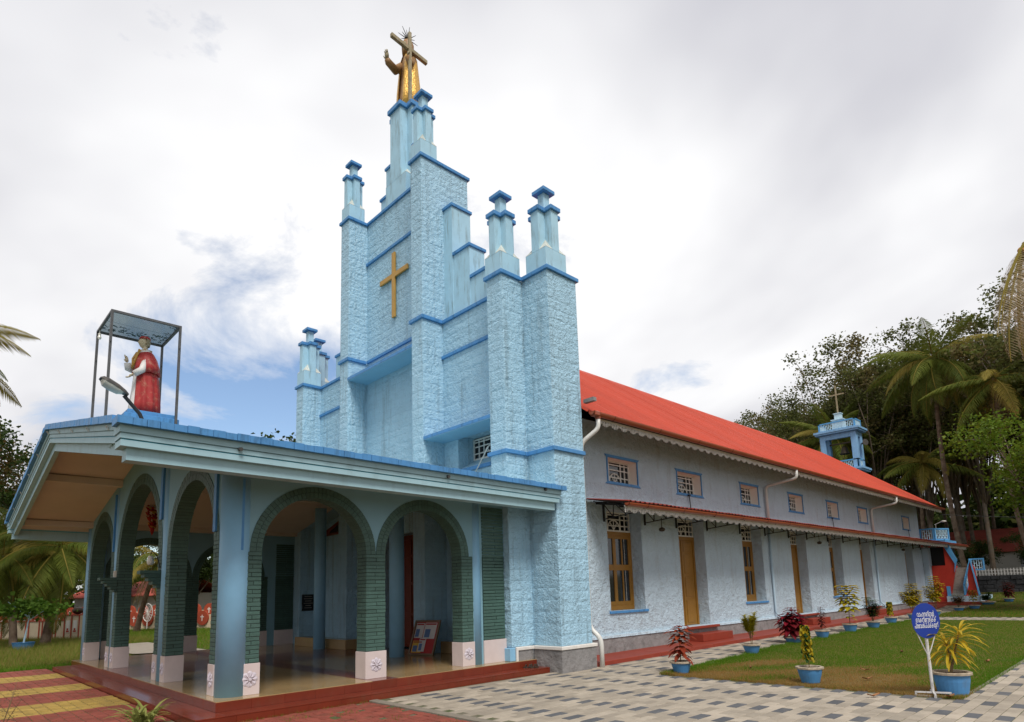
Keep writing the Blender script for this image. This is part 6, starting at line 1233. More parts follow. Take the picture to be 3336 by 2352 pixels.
TL = dict(rub=leafmat('rubber_tree_leaf', (0.060, 0.080, 0.020), (0.15, 0.155, 0.045), 0.4), rub2=leafmat('rubber_tree_reddish_leaf', (0.19, 0.14, 0.06), (0.13, 0.13, 0.04), 0.4), palm=leafmat('palm_leaf', (0.075, 0.12, 0.018), (0.17, 0.18, 0.03), 0.35, 0.6), palmy=leafmat('yellowing_palm_leaf', (0.22, 0.20, 0.03), (0.32, 0.24, 0.06), 0.35, 0.6), palmdry=leafmat('dry_palm_leaf', (0.46, 0.35, 0.22), (0.33, 0.27, 0.16), 0.3, 0.4), bushl=leafmat('bright_bush_leaf', (0.07, 0.15, 0.012), (0.16, 0.21, 0.02), 0.35), dense=leafmat('dense_shrub_leaf', (0.025, 0.05, 0.010), (0.055, 0.085, 0.016), 0.3), brz=leafmat('bronze_tree_leaf', (0.08, 0.09, 0.02), (0.16, 0.085, 0.03), 0.35))
def tree_proto(seed, H, cr, nlimb, nleaf, size, lmats, fork=0.45, spread=1.0, tr=0.16, sub=5, flat=0.8, sparse=False):
    rg = np.random.default_rng(seed); rr = random.Random(seed); T = MB(); ends = []
    lean = Vector((rr.uniform(-0.6, 0.6), rr.uniform(-0.6, 0.6), 0)); base = Vector((0, 0, -0.4)); top = Vector((0, 0, H*fork))+lean
    T.tube([base, base.lerp(top, 0.35)+Vector((rr.uniform(-.15, .15), rr.uniform(-.15, .15), 0)), base.lerp(top, 0.7)+Vector((rr.uniform(-.2, .2), rr.uniform(-.2, .2), 0)), top], [tr*1.25, tr, tr*0.85, tr*0.7], 7)
    for k in range(nlimb):
        a = k*2.4+rr.uniform(-0.5, 0.5); h0 = top.lerp(base, rr.uniform(0, 0.35)*(k > 1)); e_ = Vector((math.cos(a)*cr*spread*rr.uniform(0.35, 0.95), math.sin(a)*cr*spread*rr.uniform(0.35, 0.95), H*rr.uniform(0.66, 0.98)))+lean
        mid = h0.lerp(e_, 0.5)+Vector((rr.uniform(-.5, .5), rr.uniform(-.5, .5), rr.uniform(0.1, 0.8))); T.tube([h0, mid, e_], [tr*0.55, tr*0.34, tr*0.12], 5)
        for q_ in range(sub):
            t_ = rr.uniform(0.35, 1.0); p = (h0.lerp(mid, t_*2) if t_ < 0.5 else mid.lerp(e_, t_*2-1)); b = rr.random()*6.28; r_ = cr*rr.uniform(0.18, 0.5); e2 = p+Vector((math.cos(b)*r_, math.sin(b)*r_, rr.uniform(0.0, 0.7)*r_)); T.tube([p, p.lerp(e2, 0.5)+Vector((0, 0, 0.15)), e2], [tr*0.2, tr*0.13, tr*0.05], 4); ends.append(e2)
        ends.append(e_)
    me = bpy.data.meshes.new('trunk'); me.from_pydata([tuple(v) for v in T.v], [], T.f); me.materials.append(M['bark']); me.polygons.foreach_set('use_smooth', [True]*len(me.polygons)); me.update()
    E_ = np.array([tuple(e_) for e_ in ends]); w_ = rg.uniform(0.3, 1.6, len(E_)); w_ /= w_.sum(); id_ = rg.choice(len(E_), nleaf, p=w_); sg_ = cr*rg.uniform(0.08, 0.17, len(E_)); P = E_[id_]+np.clip(rg.normal(0, 1, (nleaf, 3)), -1.7, 1.7)*sg_[id_][:, None]*np.array([1, 1, flat])
    mi = (rg.random(len(E_)) < 0.25).astype(int)[id_] if len(lmats) > 1 else None
    return me, crown_mesh('crown', P, size, lmats, rg, 0.3, mi)
def put_tree(proto, loc, rz, sc, label, group, name='tree', cat='tree'):
    r_ = bpy.data.objects.new(name, None); COL.objects.link(r_); r_.location = loc; r_.rotation_euler = (0, 0, rz); r_.scale = (sc, sc, sc); tag(r_, label, cat, group)
    for nm, me in zip(('trunk', 'crown'), proto): o = bpy.data.objects.new(nm, me); COL.objects.link(o); o.parent = r_
    return r_
RP = [tree_proto(100+k, 21, 4.2, 10, 9500, 0.22, [TL['rub'], TL['rub2']], 0.42, 1.0, 0.17, 8) for k in range(5)]
BP = [tree_proto(200+k, 9, 4.0, 10, 12000, 0.19, [TL['dense']], 0.25, 1.0, 0.16, 6) for k in range(3)]
BZ = [tree_proto(230+k, 11, 4.0, 11, 15000, 0.17, [TL['dense'], TL['brz']], 0.25, 1.0, 0.16, 6) for k in range(2)]
BR_ = tree_proto(300, 9, 3.2, 14, 17000, 0.15, [TL['bushl']], 0.2, 1.0, 0.12, 9)
rnd = random.Random(77)
k = 0
for row in range(6):
    for i in range(13):
        y = 56+row*5.2+rnd.uniform(-1.5, 1.5); x = -22+row*(-1.6)+i*3.6+rnd.uniform(-1.2, 1.2)
        if x > 22 or x < -8.5-(y-48.4)*0.455: continue
        sc = rnd.uniform(0.95, 1.22)*(0.95 if x < -8 else 1.05)
        put_tree(RP[k % 5], (x, y, gz(y)), rnd.random()*6.28, sc, 'slender rubber tree in the dense plantation behind the church', 'rubber trees of the plantation behind the church'); k += 1
# the wood farther up the slope, which reads as one mass
rg = np.random.default_rng(5); nw = 46000; wx = -75+140*rg.random(nw); wy = 92+14*rg.random(nw); wz = gzv(wy)+rg.random(nw)**0.8*(11+3*np.sin(wx*0.35)+2*np.sin(wx*0.9+1))
wm = crown_mesh('distant_wood', np.stack([wx, wy, wz], 1), 1.0, [TL['dense'], TL['rub']], rg, 0.3, (rg.random(nw) < 0.4)*1); wo = bpy.data.objects.new('distant_wood', wm); link(wo); lx = -58-10*rg.random(16000); ly = -45+85*rg.random(16000); lz = rg.random(16000)*(8+2*np.sin(ly*0.5)); lo = bpy.data.objects.new('distant_wood', crown_mesh('distant_wood', np.stack([lx, ly, lz], 1), 0.8, [TL['dense'], TL['palm']], rg, 0.3, (rg.random(16000) < 0.3)*1)); link(lo); tag(lo, 'dark green thicket behind the cemetery wall at left', 'thicket', kind='stuff'); tag(wo, 'dark distant wood closing the view between the rubber trunks', 'wood', kind='stuff')
# undergrowth at the plantation edge
for i, (x, y, sc) in enumerate(((-9, 53, .55), (-4, 54.5, .5), (1, 55, .5), (5.5, 56, .45), (10, 56, .5), (14, 55, .55), (18, 54, .6), (22, 52, .7), (16.5, 47, .4), (20, 45, .5))):
    put_tree(BP[i % 3], (x, y, gz(y)-0.3), i*1.3, sc, 'low dark bush at the edge of the plantation', 'undergrowth bushes at the plantation edge', 'bush', 'bush')
put_tree(BR_, (13.9, 33.5, gz(33.5)), 0.6, 1.18, 'bright green leafy tree at the right edge of the lawn', None)
put_tree(RP[2], (12.6, 47.5, gz(47.5)), 1.1, 1.08, 'tall spreading tree at the right edge behind the bright leafy tree', None); put_tree(RP[4], (16.5, 44, gz(44)), 2.4, 1.0, 'tall tree cut by the right edge of the view', None)
put_tree(BR_, (12.6, 46.0, gz(46)-0.6), 2.6, 0.36, 'low bright bush against the dark stone wall', None, 'bush', 'bush')
# trees on the left and behind the church on the left
for i, (x, y, pr, sc, rz, lb, gp) in enumerate(((-24, -10.5, BZ[0], 1.02, 0.4, 'bronze tinted leafy tree at the left edge of the view', None), (-40, -9, BZ[1], 1.2, 1.0, 'tall bushy tree at the far left behind the white wall', None), (-39, 13, BP[1], 1.75, 2.0, 'tree top showing between the porch roof and the left pinnacle', None),
    (-36, -5, BP[0], 0.8, 0.2, 'dark tree behind the white wall and palms', 'dark trees behind the cemetery wall'), (-43, -2, BP[1], 0.85, 1.2, 'dark tree behind the white wall and palms', 'dark trees behind the cemetery wall'), (-50, 3, BP[2], 0.9, 2.2, 'dark tree behind the white wall and palms', 'dark trees behind the cemetery wall'), (-47, 8, BP[0], 0.9, 3.2, 'dark tree behind the white wall and palms', 'dark trees behind the cemetery wall'), (-40, 12, BP[2], 0.7, 4.2, 'dark tree behind the white wall and palms', 'dark trees behind the cemetery wall'), (-46, -8, BP[2], 0.9, 5.0, 'dark tree behind the white wall and palms', 'dark trees behind the cemetery wall'), (-52, -3, BP[1], 1.0, 5.5, 'dark tree behind the white wall and palms', 'dark trees behind the cemetery wall'))):
    put_tree(pr, (x, y, -0.2), rz, sc, lb, gp)
# ---- coconut palms: every frond is a part
def frond_mesh(L_, n, lw, droop, seed, mm):
    rr = random.Random(seed); m = MB(); pts = []; p = Vector((0, 0, 0)); d = Vector((1, 0, 0.0))
    for i in range(n+1):
        pts.append(p.copy()); p = p+d*(L_/n); d = (d+Vector((0, 0, -droop/n*(0.4+1.2*i/n)))).normalized()
    m.tube(pts, [0.045*(1-0.85*i/n)+0.004 for i in range(n+1)], 5, 1)
    for i in range(2, n+1):
        t = i/n; q_ = L_*0.31*math.sin(math.pi*min(1, 0.18+0.80*t))**0.8*(1-0.25*t); a = pts[i]; dr = (pts[i]-pts[i-1]).normalized()
        for rep in (0, 0.5):
            a2 = pts[i-1].lerp(pts[i], rep)
            for s_ in (-1, 1):
                dd = (Vector((0, s_*1.0, 0))*0.85+dr*0.62+Vector((0, 0, -0.22-0.25*rr.random()))).normalized(); l = q_*rr.uniform(0.85, 1.1); e1 = a2+dd*l*0.5; e2 = e1+(dd+Vector((0, 0, -0.8-0.4*rr.random()))).normalized()*l*0.5; wv = dr*lw
                m.add([tuple(a2-wv*0.4), tuple(a2+wv*0.4), tuple(e1+wv), tuple(e1-wv), tuple(e2)], [(0, 1, 2, 3), (3, 2, 4)], 0)
    me = bpy.data.meshes.new('frond'); me.from_pydata([tuple(v) for v in m.v], [], m.f); me.materials.append(mm); me.materials.append(TL['palmy']); me.polygons.foreach_set('material_index', m.mi); me.update(); return me
FR = {'g': [frond_mesh(4.6, 34, 0.034, dr, k, TL['palm']) for k, dr in enumerate((0.9, 1.4, 1.9))], 'y': [frond_mesh(4.4, 34, 0.034, dr, 9+k, TL['palmy']) for k, dr in enumerate((1.5, 2.2))], 'd': [frond_mesh(4.0, 24, 0.011, 0.5, 19, TL['palmdry'])]}
def palm(x, y, H, top, label, nf=20, sc=1.0, r=0.17, seed=1, nuts=True, low=0.15, tones='ggggy', els=(-0.75, 1.25), az=None, group=None, gzz=None):
    rr = random.Random(seed); z0 = gz(y) if gzz is None else gzz; t = thing('coconut_palm', (x, y, z0), label, 'palm tree', group); tp = Vector(top); b = Vector((x, y, z0-0.3)); m = MB(); n = 22; pts = []; rs = []
    for i in range(n+1):
        u = i/n; p = b.lerp(tp, u); bw = math.sin(math.pi*u)*0.06*H; p += Vector((tp.y-b.y, -(tp.x-b.x), 0)).normalized()*bw*0.5 if (tp-b).xy.length > 0.3 else Vector((0, 0, 0)); pts.append(p); rs.append(r*(1.5-0.5*min(1, u*8))*(1-0.35*u)*(1.0+0.05*(i % 2)))
    m.tube(pts, rs, 9); part(m, 'trunk', M['palmbark'], t, smooth=True)
    for i in range(nf):
        o = bpy.data.objects.new('frond', None); tone = tones[i % len(tones)]; me = rr.choice(FR[tone]); o = bpy.data.objects.new('frond', me); COL.objects.link(o); o.parent = t; o.location = tp-Vector((x, y, z0)); a = i*2.399+rr.uniform(-.25, .25) if az is None else az[i % len(az)]+rr.uniform(-.2, .2)
        el = els[1]+(els[0]-els[1])*((i+0.5)/nf)**0.8
        if tone == 'd': el = rr.uniform(-1.35, -0.85)
        s_ = sc*rr.uniform(0.85, 1.1)*(0.8 if el > 0.9 else 1); o.rotation_mode = 'XYZ'; o.rotation_euler = (rr.uniform(-.3, .3), -el, a); o.scale = (s_, s_, s_)
    if nuts:
        for i in range(7): m = MB(); a = i*0.9; m.ball((tp.x+0.26*math.cos(a), tp.y+0.26*math.sin(a), tp.z-0.30-0.12*(i % 3)), 0.13, 8, 6, 0, 1, 1, 1.15); part(m, 'coconut', M['coconut'], t, smooth=True)
    return t
palm(6.4, 48.8, 19, (6.05, 48.2, 19.9), 'tall slender coconut palm curving up behind the blue stairs', 30, 1.25, 0.20, 2, True, tones='gggggyd', els=(-1.0, 1.0))
palm(14.9, 36.5, 22, (14.0, 33.2, 20.6), 'very tall coconut palm at the right edge with hanging dry fronds', 6, 1.75, 0.2, 3, True, tones='d', az=[-2.5, -2.1, -2.4, -1.4, -2.9, -2.2])
palm(-3.0, 54, 14.5, (-3.3, 51.5, 15.9), 'coconut palm crown rising behind the red roof beside the bell tower', 22, 1.05, 0.17, 4, False, tones='gggy')
palm(3.0, 53, 12, (3.6, 51.5, 12.0), 'low coconut palm between the bell tower and the tall palm', 14, 1.0, 0.16, 5, False, tones='gyyg', els=(-0.6, 0.9))
palm(10.8, 47.5, 15, (10.2, 45.0, 16.3), 'coconut palm with wide fronds in front of the plantation at right', 15, 1.05, 0.17, 6, True, tones='ggyd', els=(-0.9, 0.8))
palm(-22.6, -5.6, 5.0, (-22.9, -5.1, 5.1), 'coconut palm with orange nuts left of the porch', 24, 1.0, 0.22, 7, True, tones='gggy', els=(-0.95, 1.2))
palm(-22.3, -6.8, 5, (-23.6, -7.4, 4.6), 'leaning coconut palm at the far left before the white wall', 17, 0.9, 0.18, 8, False, tones='gggy', els=(-0.9, 1.1))
palm(-36.4, 1.7, 6, (-34.5, 2.6, 5.4), 'coconut palm seen through the middle arch', 18, 0.9, 0.2, 9, False, tones='ggyd', els=(-1.0, 1.1))
palm(-19.5, -13.0, 12, (-14.5, -11.6, 12.2), 'coconut palm reaching in from the left edge with yellow fronds', 16, 1.0, 0.18, 10, False, tones='yyg', els=(-0.9, 0.8), az=[1.57, 1.1, 1.9, 2.4, 0.8, -1.5])
palm(-45, 14, 12, (-44, 13, 13.2), 'distant palm top above the porch roof', 14, 1.0, 0.18, 12, False, tones='gy', els=(-0.6, 1.1))
# banana plant seen through the third arch
t = thing('banana_plant', (-29.0, 7.2, 0), 'banana plant with broad torn leaves seen through the right front arch', 'banana plant'); m = MB(); m.tube([(-29, 7.2, -0.1), (-29, 7.2, 1.9)], [0.16, 0.10], 9); m.build('stem', LF['yelgrn'], t)
for i in range(9): a = i*2.4; m = MB(); leaf(m, (-29, 7.2, 1.7), (math.cos(a), math.sin(a), 1.5-0.13*i), 2.0, 0.55, 1.7, 7, 0, 0.15, 0.15); m.build('leaf', LF['green'], t)
# ================================================================ CEMETERY WALL ON THE LEFT
A0, A1 = Vector((-33.5, -8.4, 0)), Vector((-28.2, -3.7, 0)); ad = (A1-A0).normalized(); an = Vector((ad.y, -ad.x, 0))
if an.dot(CAMP-A0) < 0: an = -an
def W(u, z, d=0.0, o=A0, a=None, nn=None): p = o+(a or ad)*u+(nn or an)*d; return (p.x, p.y, z)
def wbox(m, u0, u1, z0, z1, d0, d1, o=A0, a=None, nn=None, mi=0): m.hexa([W(u0, z0, d0, o, a, nn), W(u1, z0, d0, o, a, nn), W(u1, z0, d1, o, a, nn), W(u0, z0, d1, o, a, nn), W(u0, z1, d0, o, a, nn), W(u1, z1, d0, o, a, nn), W(u1, z1, d1, o, a, nn), W(u0, z1, d1, o, a, nn)], mi)
wl = thing('boundary_wall', tuple(A0), 'cream boundary wall panelled with dark red strips left of the palms', 'wall'); LN = (A1-A0).length
m = MB(); wbox(m, 0, LN, -0.2, 1.12, -0.2, 0.0); m.build('wall', M['tomb'], wl)
for i in range(9):
    for k in (0, 0.2): m = MB(); wbox(m, i*0.86+k, i*0.86+k+0.07, 0.1, 1.12, 0.0, 0.03); m.build('strip', M['tombred'], wl)
m = MB(); wbox(m, 0, LN, 0.0, 0.10, 0.0, 0.035); wbox(m, 0, LN, 1.121, 1.18, -0.22, 0.04); m.build('rail', M['tombred'], wl)
gp_ = thing('gate_pillar', W(LN+0.45, 0), 'square white gate pillar with vase reliefs and a round finial', 'pillar')
m = MB(); wbox(m, LN+0.02, LN+1.0, -0.1, 1.42, -0.5, 0.42); m.build('shaft', M['tomb'], gp_)
m = MB()
for u in (0.02, 0.46, 0.93): wbox(m, LN+u, LN+u+0.07, 0.0, 1.42, 0.42, 0.45)
wbox(m, LN, LN+1.02, 1.421, 1.49, -0.52, 0.46); wbox(m, LN+0.02, LN+1.0, 0.02, 0.09, 0.421, 0.449); m.build('border', M['tombred'], gp_)
for u in (0.16, 0.60): m = MB(); wbox(m, LN+u, LN+u+0.24, 0.45, 1.15, 0.42, 0.44); re_ = m.build('relief', M['white'], gp_); m = MB(); wbox(m, LN+u+0.07, LN+u+0.17, 0.58, 0.7, 0.44, 0.46); wbox(m, LN+u+0.03, LN+u+0.21, 0.47, 0.57, 0.44, 0.455); m.build('vase', M['tombred'], re_)
m = MB(); c_ = W(LN+0.5, 1.70, 0); m.ball(c_, 0.30, 18, 10, 0, 1, 1, 0.72); m.build('finial', M['bell'], gp_, smooth=True)
# row of round red vault ends with white crosses
B0, B1 = Vector((-47.5, -0.7, 0)), Vector((-33.0, 7.1, 0)); bd = (B1-B0).normalized(); bn = Vector((bd.y, -bd.x, 0))
if bn.dot(CAMP-B0) < 0: bn = -bn
tv = thing('cemetery_vault', tuple(B0), 'long cream cemetery wall faced with round red vault ends', 'cemetery wall')
m = MB(); wbox(m, -9, 18, -0.2, 1.0, -1.2, 0, B0, bd, bn); wbox(m, -9, 18, 1.001, 1.35, -2.6, -1.4, B0, bd, bn); m.build('wall', M['tomb'], tv)
def disc(u, z, r, d0):
    m = MB(); n = 26; c0_ = [W(u+r*math.cos(2*math.pi*i/n), z+r*math.sin(2*math.pi*i/n), d0, B0, bd, bn) for i in range(n)]; c1_ = [W(u+r*math.cos(2*math.pi*i/n), z+r*math.sin(2*math.pi*i/n), d0+0.12, B0, bd, bn) for i in range(n)]
    m.add(c0_+c1_, [tuple(range(n)), tuple(range(n, 2*n))[::-1]]+[(i, (i+1) % n, n+(i+1) % n, n+i) for i in range(n)]); o = m.build('vault_end', M['tombred'], tv)
    m = MB(); wbox(m, u-0.03, u+0.03, z-r*0.42, z+r*0.42, d0+0.121, d0+0.14, B0, bd, bn); wbox(m, u-r*0.3, u-0.031, z+0.05, z+0.11, d0+0.121, d0+0.14, B0, bd, bn); wbox(m, u+0.031, u+r*0.3, z+0.05, z+0.11, d0+0.121, d0+0.14, B0, bd, bn); m.build('cross', M['white'], o)
for i in range(19): disc(-8+i*1.38, 0.78, 0.56, 0.0)
for i in range(19): disc(-8.7+i*1.38, 1.35, 0.54, -1.4)
m = MB(); c_ = (-39.3, 2.0, 1.75); m.lathe(c_, [(0.0001, -0.02), (0.5, 0.0), (0.0001, 0.03)], 18)
wp = MB()
for i in range(16): a = 2*math.pi*i/16; wp.tube([W(9.0, 1.3, 0.5, B0, bd, bn), W(9.0+0.5*math.cos(a), 1.3+0.7*math.sin(a), 0.5, B0, bd, bn)], 0.02, 4); 
wp.tube([W(9.0+0.5*math.cos(2*math.pi*i/20), 1.3+0.7*math.sin(2*math.pi*i/20), 0.5, B0, bd, bn) for i in range(21)], 0.035, 5); wp.tube([W(9.0, 0, 0.5, B0, bd, bn), W(9.0, 0.7, 0.5, B0, bd, bn)], 0.04, 5)
tag(wp.build('wheel_ornament', M['white'], None, origin=W(9.0, 0, 0.5, B0, bd, bn)), 'white spoked wreath stand before the red discs', 'wreath')
# potted small tree
t = thing('potted_tree', (-19.8, -6.7, -0.05), 'small tree with bright leaves in a dull blue pot on the meadow', 'potted tree'); m = MB(); m.lathe((-19.8, -6.7, -0.05), [(0.32, 0), (0.42, 0.35), (0.45, 0.42), (0.36, 0.42), (0.0001, 0.38)], 18); m.build('pot', M['potblue'], t)
m = MB(); m.tube([(-19.8, -6.7, 0.3), (-19.75, -6.6, 1.2), (-19.8, -6.55, 1.75)], [0.04, 0.03, 0.025], 6)
for a in range(6): m.tube([(-19.79, -6.6, 1.3+0.05*a), (-19.8+0.75*math.cos(a), -6.6+0.85*math.sin(a), 1.85+0.08*a)], [0.018, 0.006], 5)
m.build('trunk', M['lattice'], t); rg = np.random.default_rng(8); P = np.array([(-19.8, -6.6, 1.95)])+rg.normal(0, 1, (700, 3))*np.array([0.5, 0.62, 0.2]); o = bpy.data.objects.new('crown', crown_mesh('crown', P-np.array([[-19.8, -6.7, -0.05]]), 0.2, [LF['green'], LF['green']], rg, 0.3, (rg.random(700) < 0.4)*1)); link(o, t)
# little roofs
def hut(name, x, y, wx, wy, h, rh, label, wallm, rz=0.0):
    t = thing(name, (x, y, gz(y)), label, 'house'); z0 = gz(y); ca, sa = math.cos(rz), math.sin(rz)
    def Q(u, v, z): return (x+u*ca-v*sa, y+u*sa+v*ca, z0+z)
    m = MB(); m.hexa([Q(-wx, -wy, -0.3), Q(wx, -wy, -0.3), Q(wx, wy, -0.3), Q(-wx, wy, -0.3), Q(-wx, -wy, h), Q(wx, -wy, h), Q(wx, wy, h), Q(-wx, wy, h)]); m.build('wall', wallm, t)
    e_ = 0.6; m = MB()
    for s_ in (-1, 1):
        n = 16
        for i in range(n):
            a, b = i/n, (i+1)/n; y0 = s_*(wy+e_)*(1-a); y1 = s_*(wy+e_)*(1-b); z_0 = h-0.15+(rh+0.15)*a; z_1 = h-0.15+(rh+0.15)*b+0.03
            m.hexa([Q(-wx-e_, y0, z_0-0.06), Q(wx+e_, y0, z_0-0.06), Q(wx+e_, y1, z_1-0.06), Q(-wx-e_, y1, z_1-0.06), Q(-wx-e_, y0, z_0), Q(wx+e_, y0, z_0), Q(wx+e_, y1, z_1-0.02), Q(-wx-e_, y1, z_1-0.02)])
    m.build('roof', M['housered'], t); m = MB(); 
    for u in (-wx*0.5, wx*0.5): m.hexa([Q(u-0.45, -wy-0.03, 0.9), Q(u+0.45, -wy-0.03, 0.9), Q(u+0.45, -wy, 0.9), Q(u-0.45, -wy, 0.9), Q(u-0.45, -wy-0.03, 2.0), Q(u+0.45, -wy-0.03, 2.0), Q(u+0.45, -wy, 2.0), Q(u-0.45, -wy, 2.0)])
    m.build('window', M['pane'], t)
hut('house', 4.2, 70, 6.5, 3.5, 2.6, 2.3, 'red roofed house half hidden among the trees at right', M['housewall'], 0.1)
hut('shed', -53, 6.5, 6, 3, 2.9, 1.3, 'low red roofed shed behind the round vault ends', M['housewall'], 0.5)
hut('yellow_house', -30, 14.5, 3.0, 2.0, 3.2, 1.5, 'yellow walled house seen through the right front arch', M['yellowwall'], 0.45)
t = thing('pavilion_roof', (-18.3, -10.6, 0), 'corner of a small roof with white fretwork at the left edge', 'pavilion'); m = MB(); m.hexa([(-19.2, -13.5, 3.15), (-17.8, -10.35, 2.55), (-19.5, -10.0, 2.55), (-21, -13.5, 3.1), (-19.2, -13.5, 3.2), (-17.8, -10.35, 2.6), (-19.5, -10.0, 2.6), (-21, -13.5, 3.15)]); m.build('roof', M['housered'], t); m = MB()
for i in range(9): a = i/9; p = Vector((-17.8, -10.35, 2.54)).lerp(Vector((-19.2, -13.5, 3.14)), a*0.5); m.box(p.x-0.02, p.x+0.02, p.y-0.05, p.y+0.05, p.z-0.22, p.z)
m.box(-18.5, -18.4, -12.2, -12.1, 0, 2.7); m.build('fretwork', M['white'], t)
# ================================================================ BELL TOWER BEHIND THE NAVE
bt = thing('bell_tower', (-0.1, 44.3, 0.6), 'blue open bell tower with lattice railings and a cross behind the nave', 'bell tower')
X0, X1, Y0, Y1 = -1.5, 1.29, 43.0, 44.45
m = MB(); m.box(X0+0.15, X1-0.15, Y0+0.15, Y1-0.15, 0, 10.85); m.build('base', M['towerblue'], bt)
for z, ov_ in ((10.86, 0.34), (14.15, 0.34)): m = MB(); m.box(X0-ov_, X1+ov_, Y0-ov_, Y1+ov_, z, z+0.16); m.box(X0-ov_+0.08, X1+ov_-0.08, Y0-ov_+0.08, Y1+ov_-0.08, z-0.13, z-0.001); m.build('slab', M['towerblue'], bt)
for x in (X0, X1-0.42):
    for y in (Y0, Y1-0.42): m = MB(); m.box(x, x+0.42, y, y+0.42, 11.021, 14.0); m.build('column', M['towerblue'], bt, bevel=0.02)
m = MB(); m.box(X0+0.42, X1-0.42, Y0+0.02, Y0+0.3, 13.6, 14.01); m.box(X1-0.3, X1-0.02, Y0+0.421, Y1-0.421, 13.6, 14.01); m.build('beam', M['towerblue'], bt)
def lattice_panel(parent, P, Q_, z0, z1, dz1=0.0, fr=0.09, n=None):
    """blue framed panel of pale lattice from P to Q (plan), the far end dz1 higher"""
    P, Q_ = Vector((*P, 0)), Vector((*Q_, 0)); L_ = (Q_-P).length; d = (Q_-P)/L_; nn = Vector((d.y, -d.x, 0)); m = MB()
    def bx(mm, u0, u1, a0, a1, t0, t1):
        q = []
        for z in (0, 1):
            for u, t_ in ((u0, t0), (u1, t0), (u1, t1), (u0, t1)): p = P+d*u+nn*t_; q.append((p.x, p.y, (a1 if z else a0)+dz1*u/L_))
        mm.hexa(q)
    bx(m, 0, L_, z0, z0+fr, -0.05, 0.05); bx(m, 0, L_, z1-fr, z1, -0.06, 0.06); bx(m, 0, fr, z0+fr, z1-fr, -0.05, 0.05); bx(m, L_-fr, L_, z0+fr, z1-fr, -0.05, 0.05); o = m.build('railing', M['stairblue'], parent)
    m = MB(); k = n or max(3, int((L_-2*fr)/0.13))
    for i in range(k): u = fr+(L_-2*fr)*(i+0.5)/k; bx(m, u-0.018, u+0.018, z0+fr, z1-fr, -0.02, 0.02)
    h = z1-z0-2*fr
    for r_ in range(4):
        for i in range(k-1):
            if (i+r_) % 2: u = fr+(L_-2*fr)*(i+0.5)/k; bx(m, u+0.018, u+(L_-2*fr)/k-0.018, z0+fr+h*(r_+0.5)/4-0.018, z0+fr+h*(r_+0.5)/4+0.018, -0.018, 0.018)
    m.build('lattice', M['lattice'], o); return o
for z in (11.02, 14.32):
    o_ = 0.0 if z < 12 else -0.02
    lattice_panel(bt, (X0+o_, Y0+o_*1.0+0.06), (X1-o_, Y0+o_+0.06), z, z+0.72); lattice_panel(bt, (X1-o_-0.06, Y0+o_), (X1-o_-0.06, Y1-o_), z, z+0.72); lattice_panel(bt, (X0+o_+0.06, Y1-o_), (X0+o_+0.06, Y0+o_), z, z+0.72)
m = MB(); m.box(-0.52, 0.32, 43.3, 44.1, 14.31, 15.2); m.box(-0.58, 0.38, 43.24, 44.16, 15.201, 15.27); m.box(-0.34, 0.14, 43.45, 43.95, 15.271, 15.75); m.box(-0.39, 0.19, 43.4, 44.0, 15.751, 15.81); m.build('pedestal', M['lattice'], bt)
m = MB(); m.box(-0.15, -0.05, 43.65, 43.75, 15.811, 18.2); m.box(-0.70, -0.151, 43.66, 43.74, 17.36, 17.46); m.box(-0.049, 0.50, 43.66, 43.74, 17.36, 17.46); m.build('cross', M['oldwood'], bt)
be = thing('bell', (0.1, 43.7, 12.5), 'dark bronze bell hanging in the open tower', 'bell'); m = MB(); m.lathe((0.1, 43.7, 12.35), [(0.40, 0), (0.36, 0.06), (0.26, 0.25), (0.22, 0.5), (0.16, 0.62), (0.0001, 0.68)], 18); m.build('bell_cup', M['bell'], be, smooth=True); m = MB(); m.box(-1.0, 0.8, 43.65, 43.75, 13.2, 13.32); m.tube([(0.1, 43.7, 13.0), (0.1, 43.7, 13.3)], 0.03, 6); m.tube([(0.1, 43.7, 12.4), (-0.25, 43.6, 11.1)], 0.02, 5); m.build('headstock', M['bell'], be)
ls = thing('horn_speaker', (1.35, 43.9, 13.0), 'grey horn loudspeaker fixed to the bell tower column', 'loudspeaker'); m = MB(); pts = [(1.30, 44.0, 13.0), (1.5, 43.85, 13.02), (1.62, 43.75, 13.03), (1.72, 43.68, 13.04)]; m.tube(pts, [0.05, 0.08, 0.16, 0.26], 14); m.build('horn', M['lampbody'], ls)
# ================================================================ STAIRS AT THE END OF THE NAVE
st_ = thing('outside_stairs', (7.3, 39.5, 0.15), 'red walled outside stairs with blue lattice railings at the far end', 'stairs')
m = MB(); m.box(5.5, 8.9, 37.95, 42.6, -0.2, 0.50); m.build('platform', M['redoxide'], st_, bevel=0.02); m = MB(); m.box(7.0, 8.75, 38.35, 42.5, 0.501, 0.86); m.build('base', M['lattice'], st_)
m = MB(); m.box(6.3, 7.08, 38.65, 42.0, 0.501, 2.87); m.build('red_wall', M['redwall'], st_); m = MB(); m.box(5.6, 7.05, 38.9, 42.0, 2.871, 4.1); m.build('dark_opening', M['dark'], st_); m = MB(); m.box(5.94, 6.28, 38.21, 38.9, 0.501, 4.1); m.build('end_wall', M['nave'], st_)
for i in range(12): m = MB(); m.box(7.22, 7.9, 38.62+0.2*i, 38.62+0.2*i+(2.6-0.2*i), 0.861+0.155*i, 0.861+0.155*(i+1)-0.002); m.build('step', M['step'], st_)
m = MB(); m.prism([(38.6, 0.861), (41.3, 0.861), (41.3, 2.75), (38.6, 0.9)], 'x', 7.92, 8.2); m.build('side_wall', M['redwall'], st_)
lattice_panel(st_, (7.98, 38.58), (8.02, 41.2), 0.92, 1.62, 1.66); lattice_panel(st_, (7.9, 41.25), (8.75, 41.3), 2.5, 3.3)
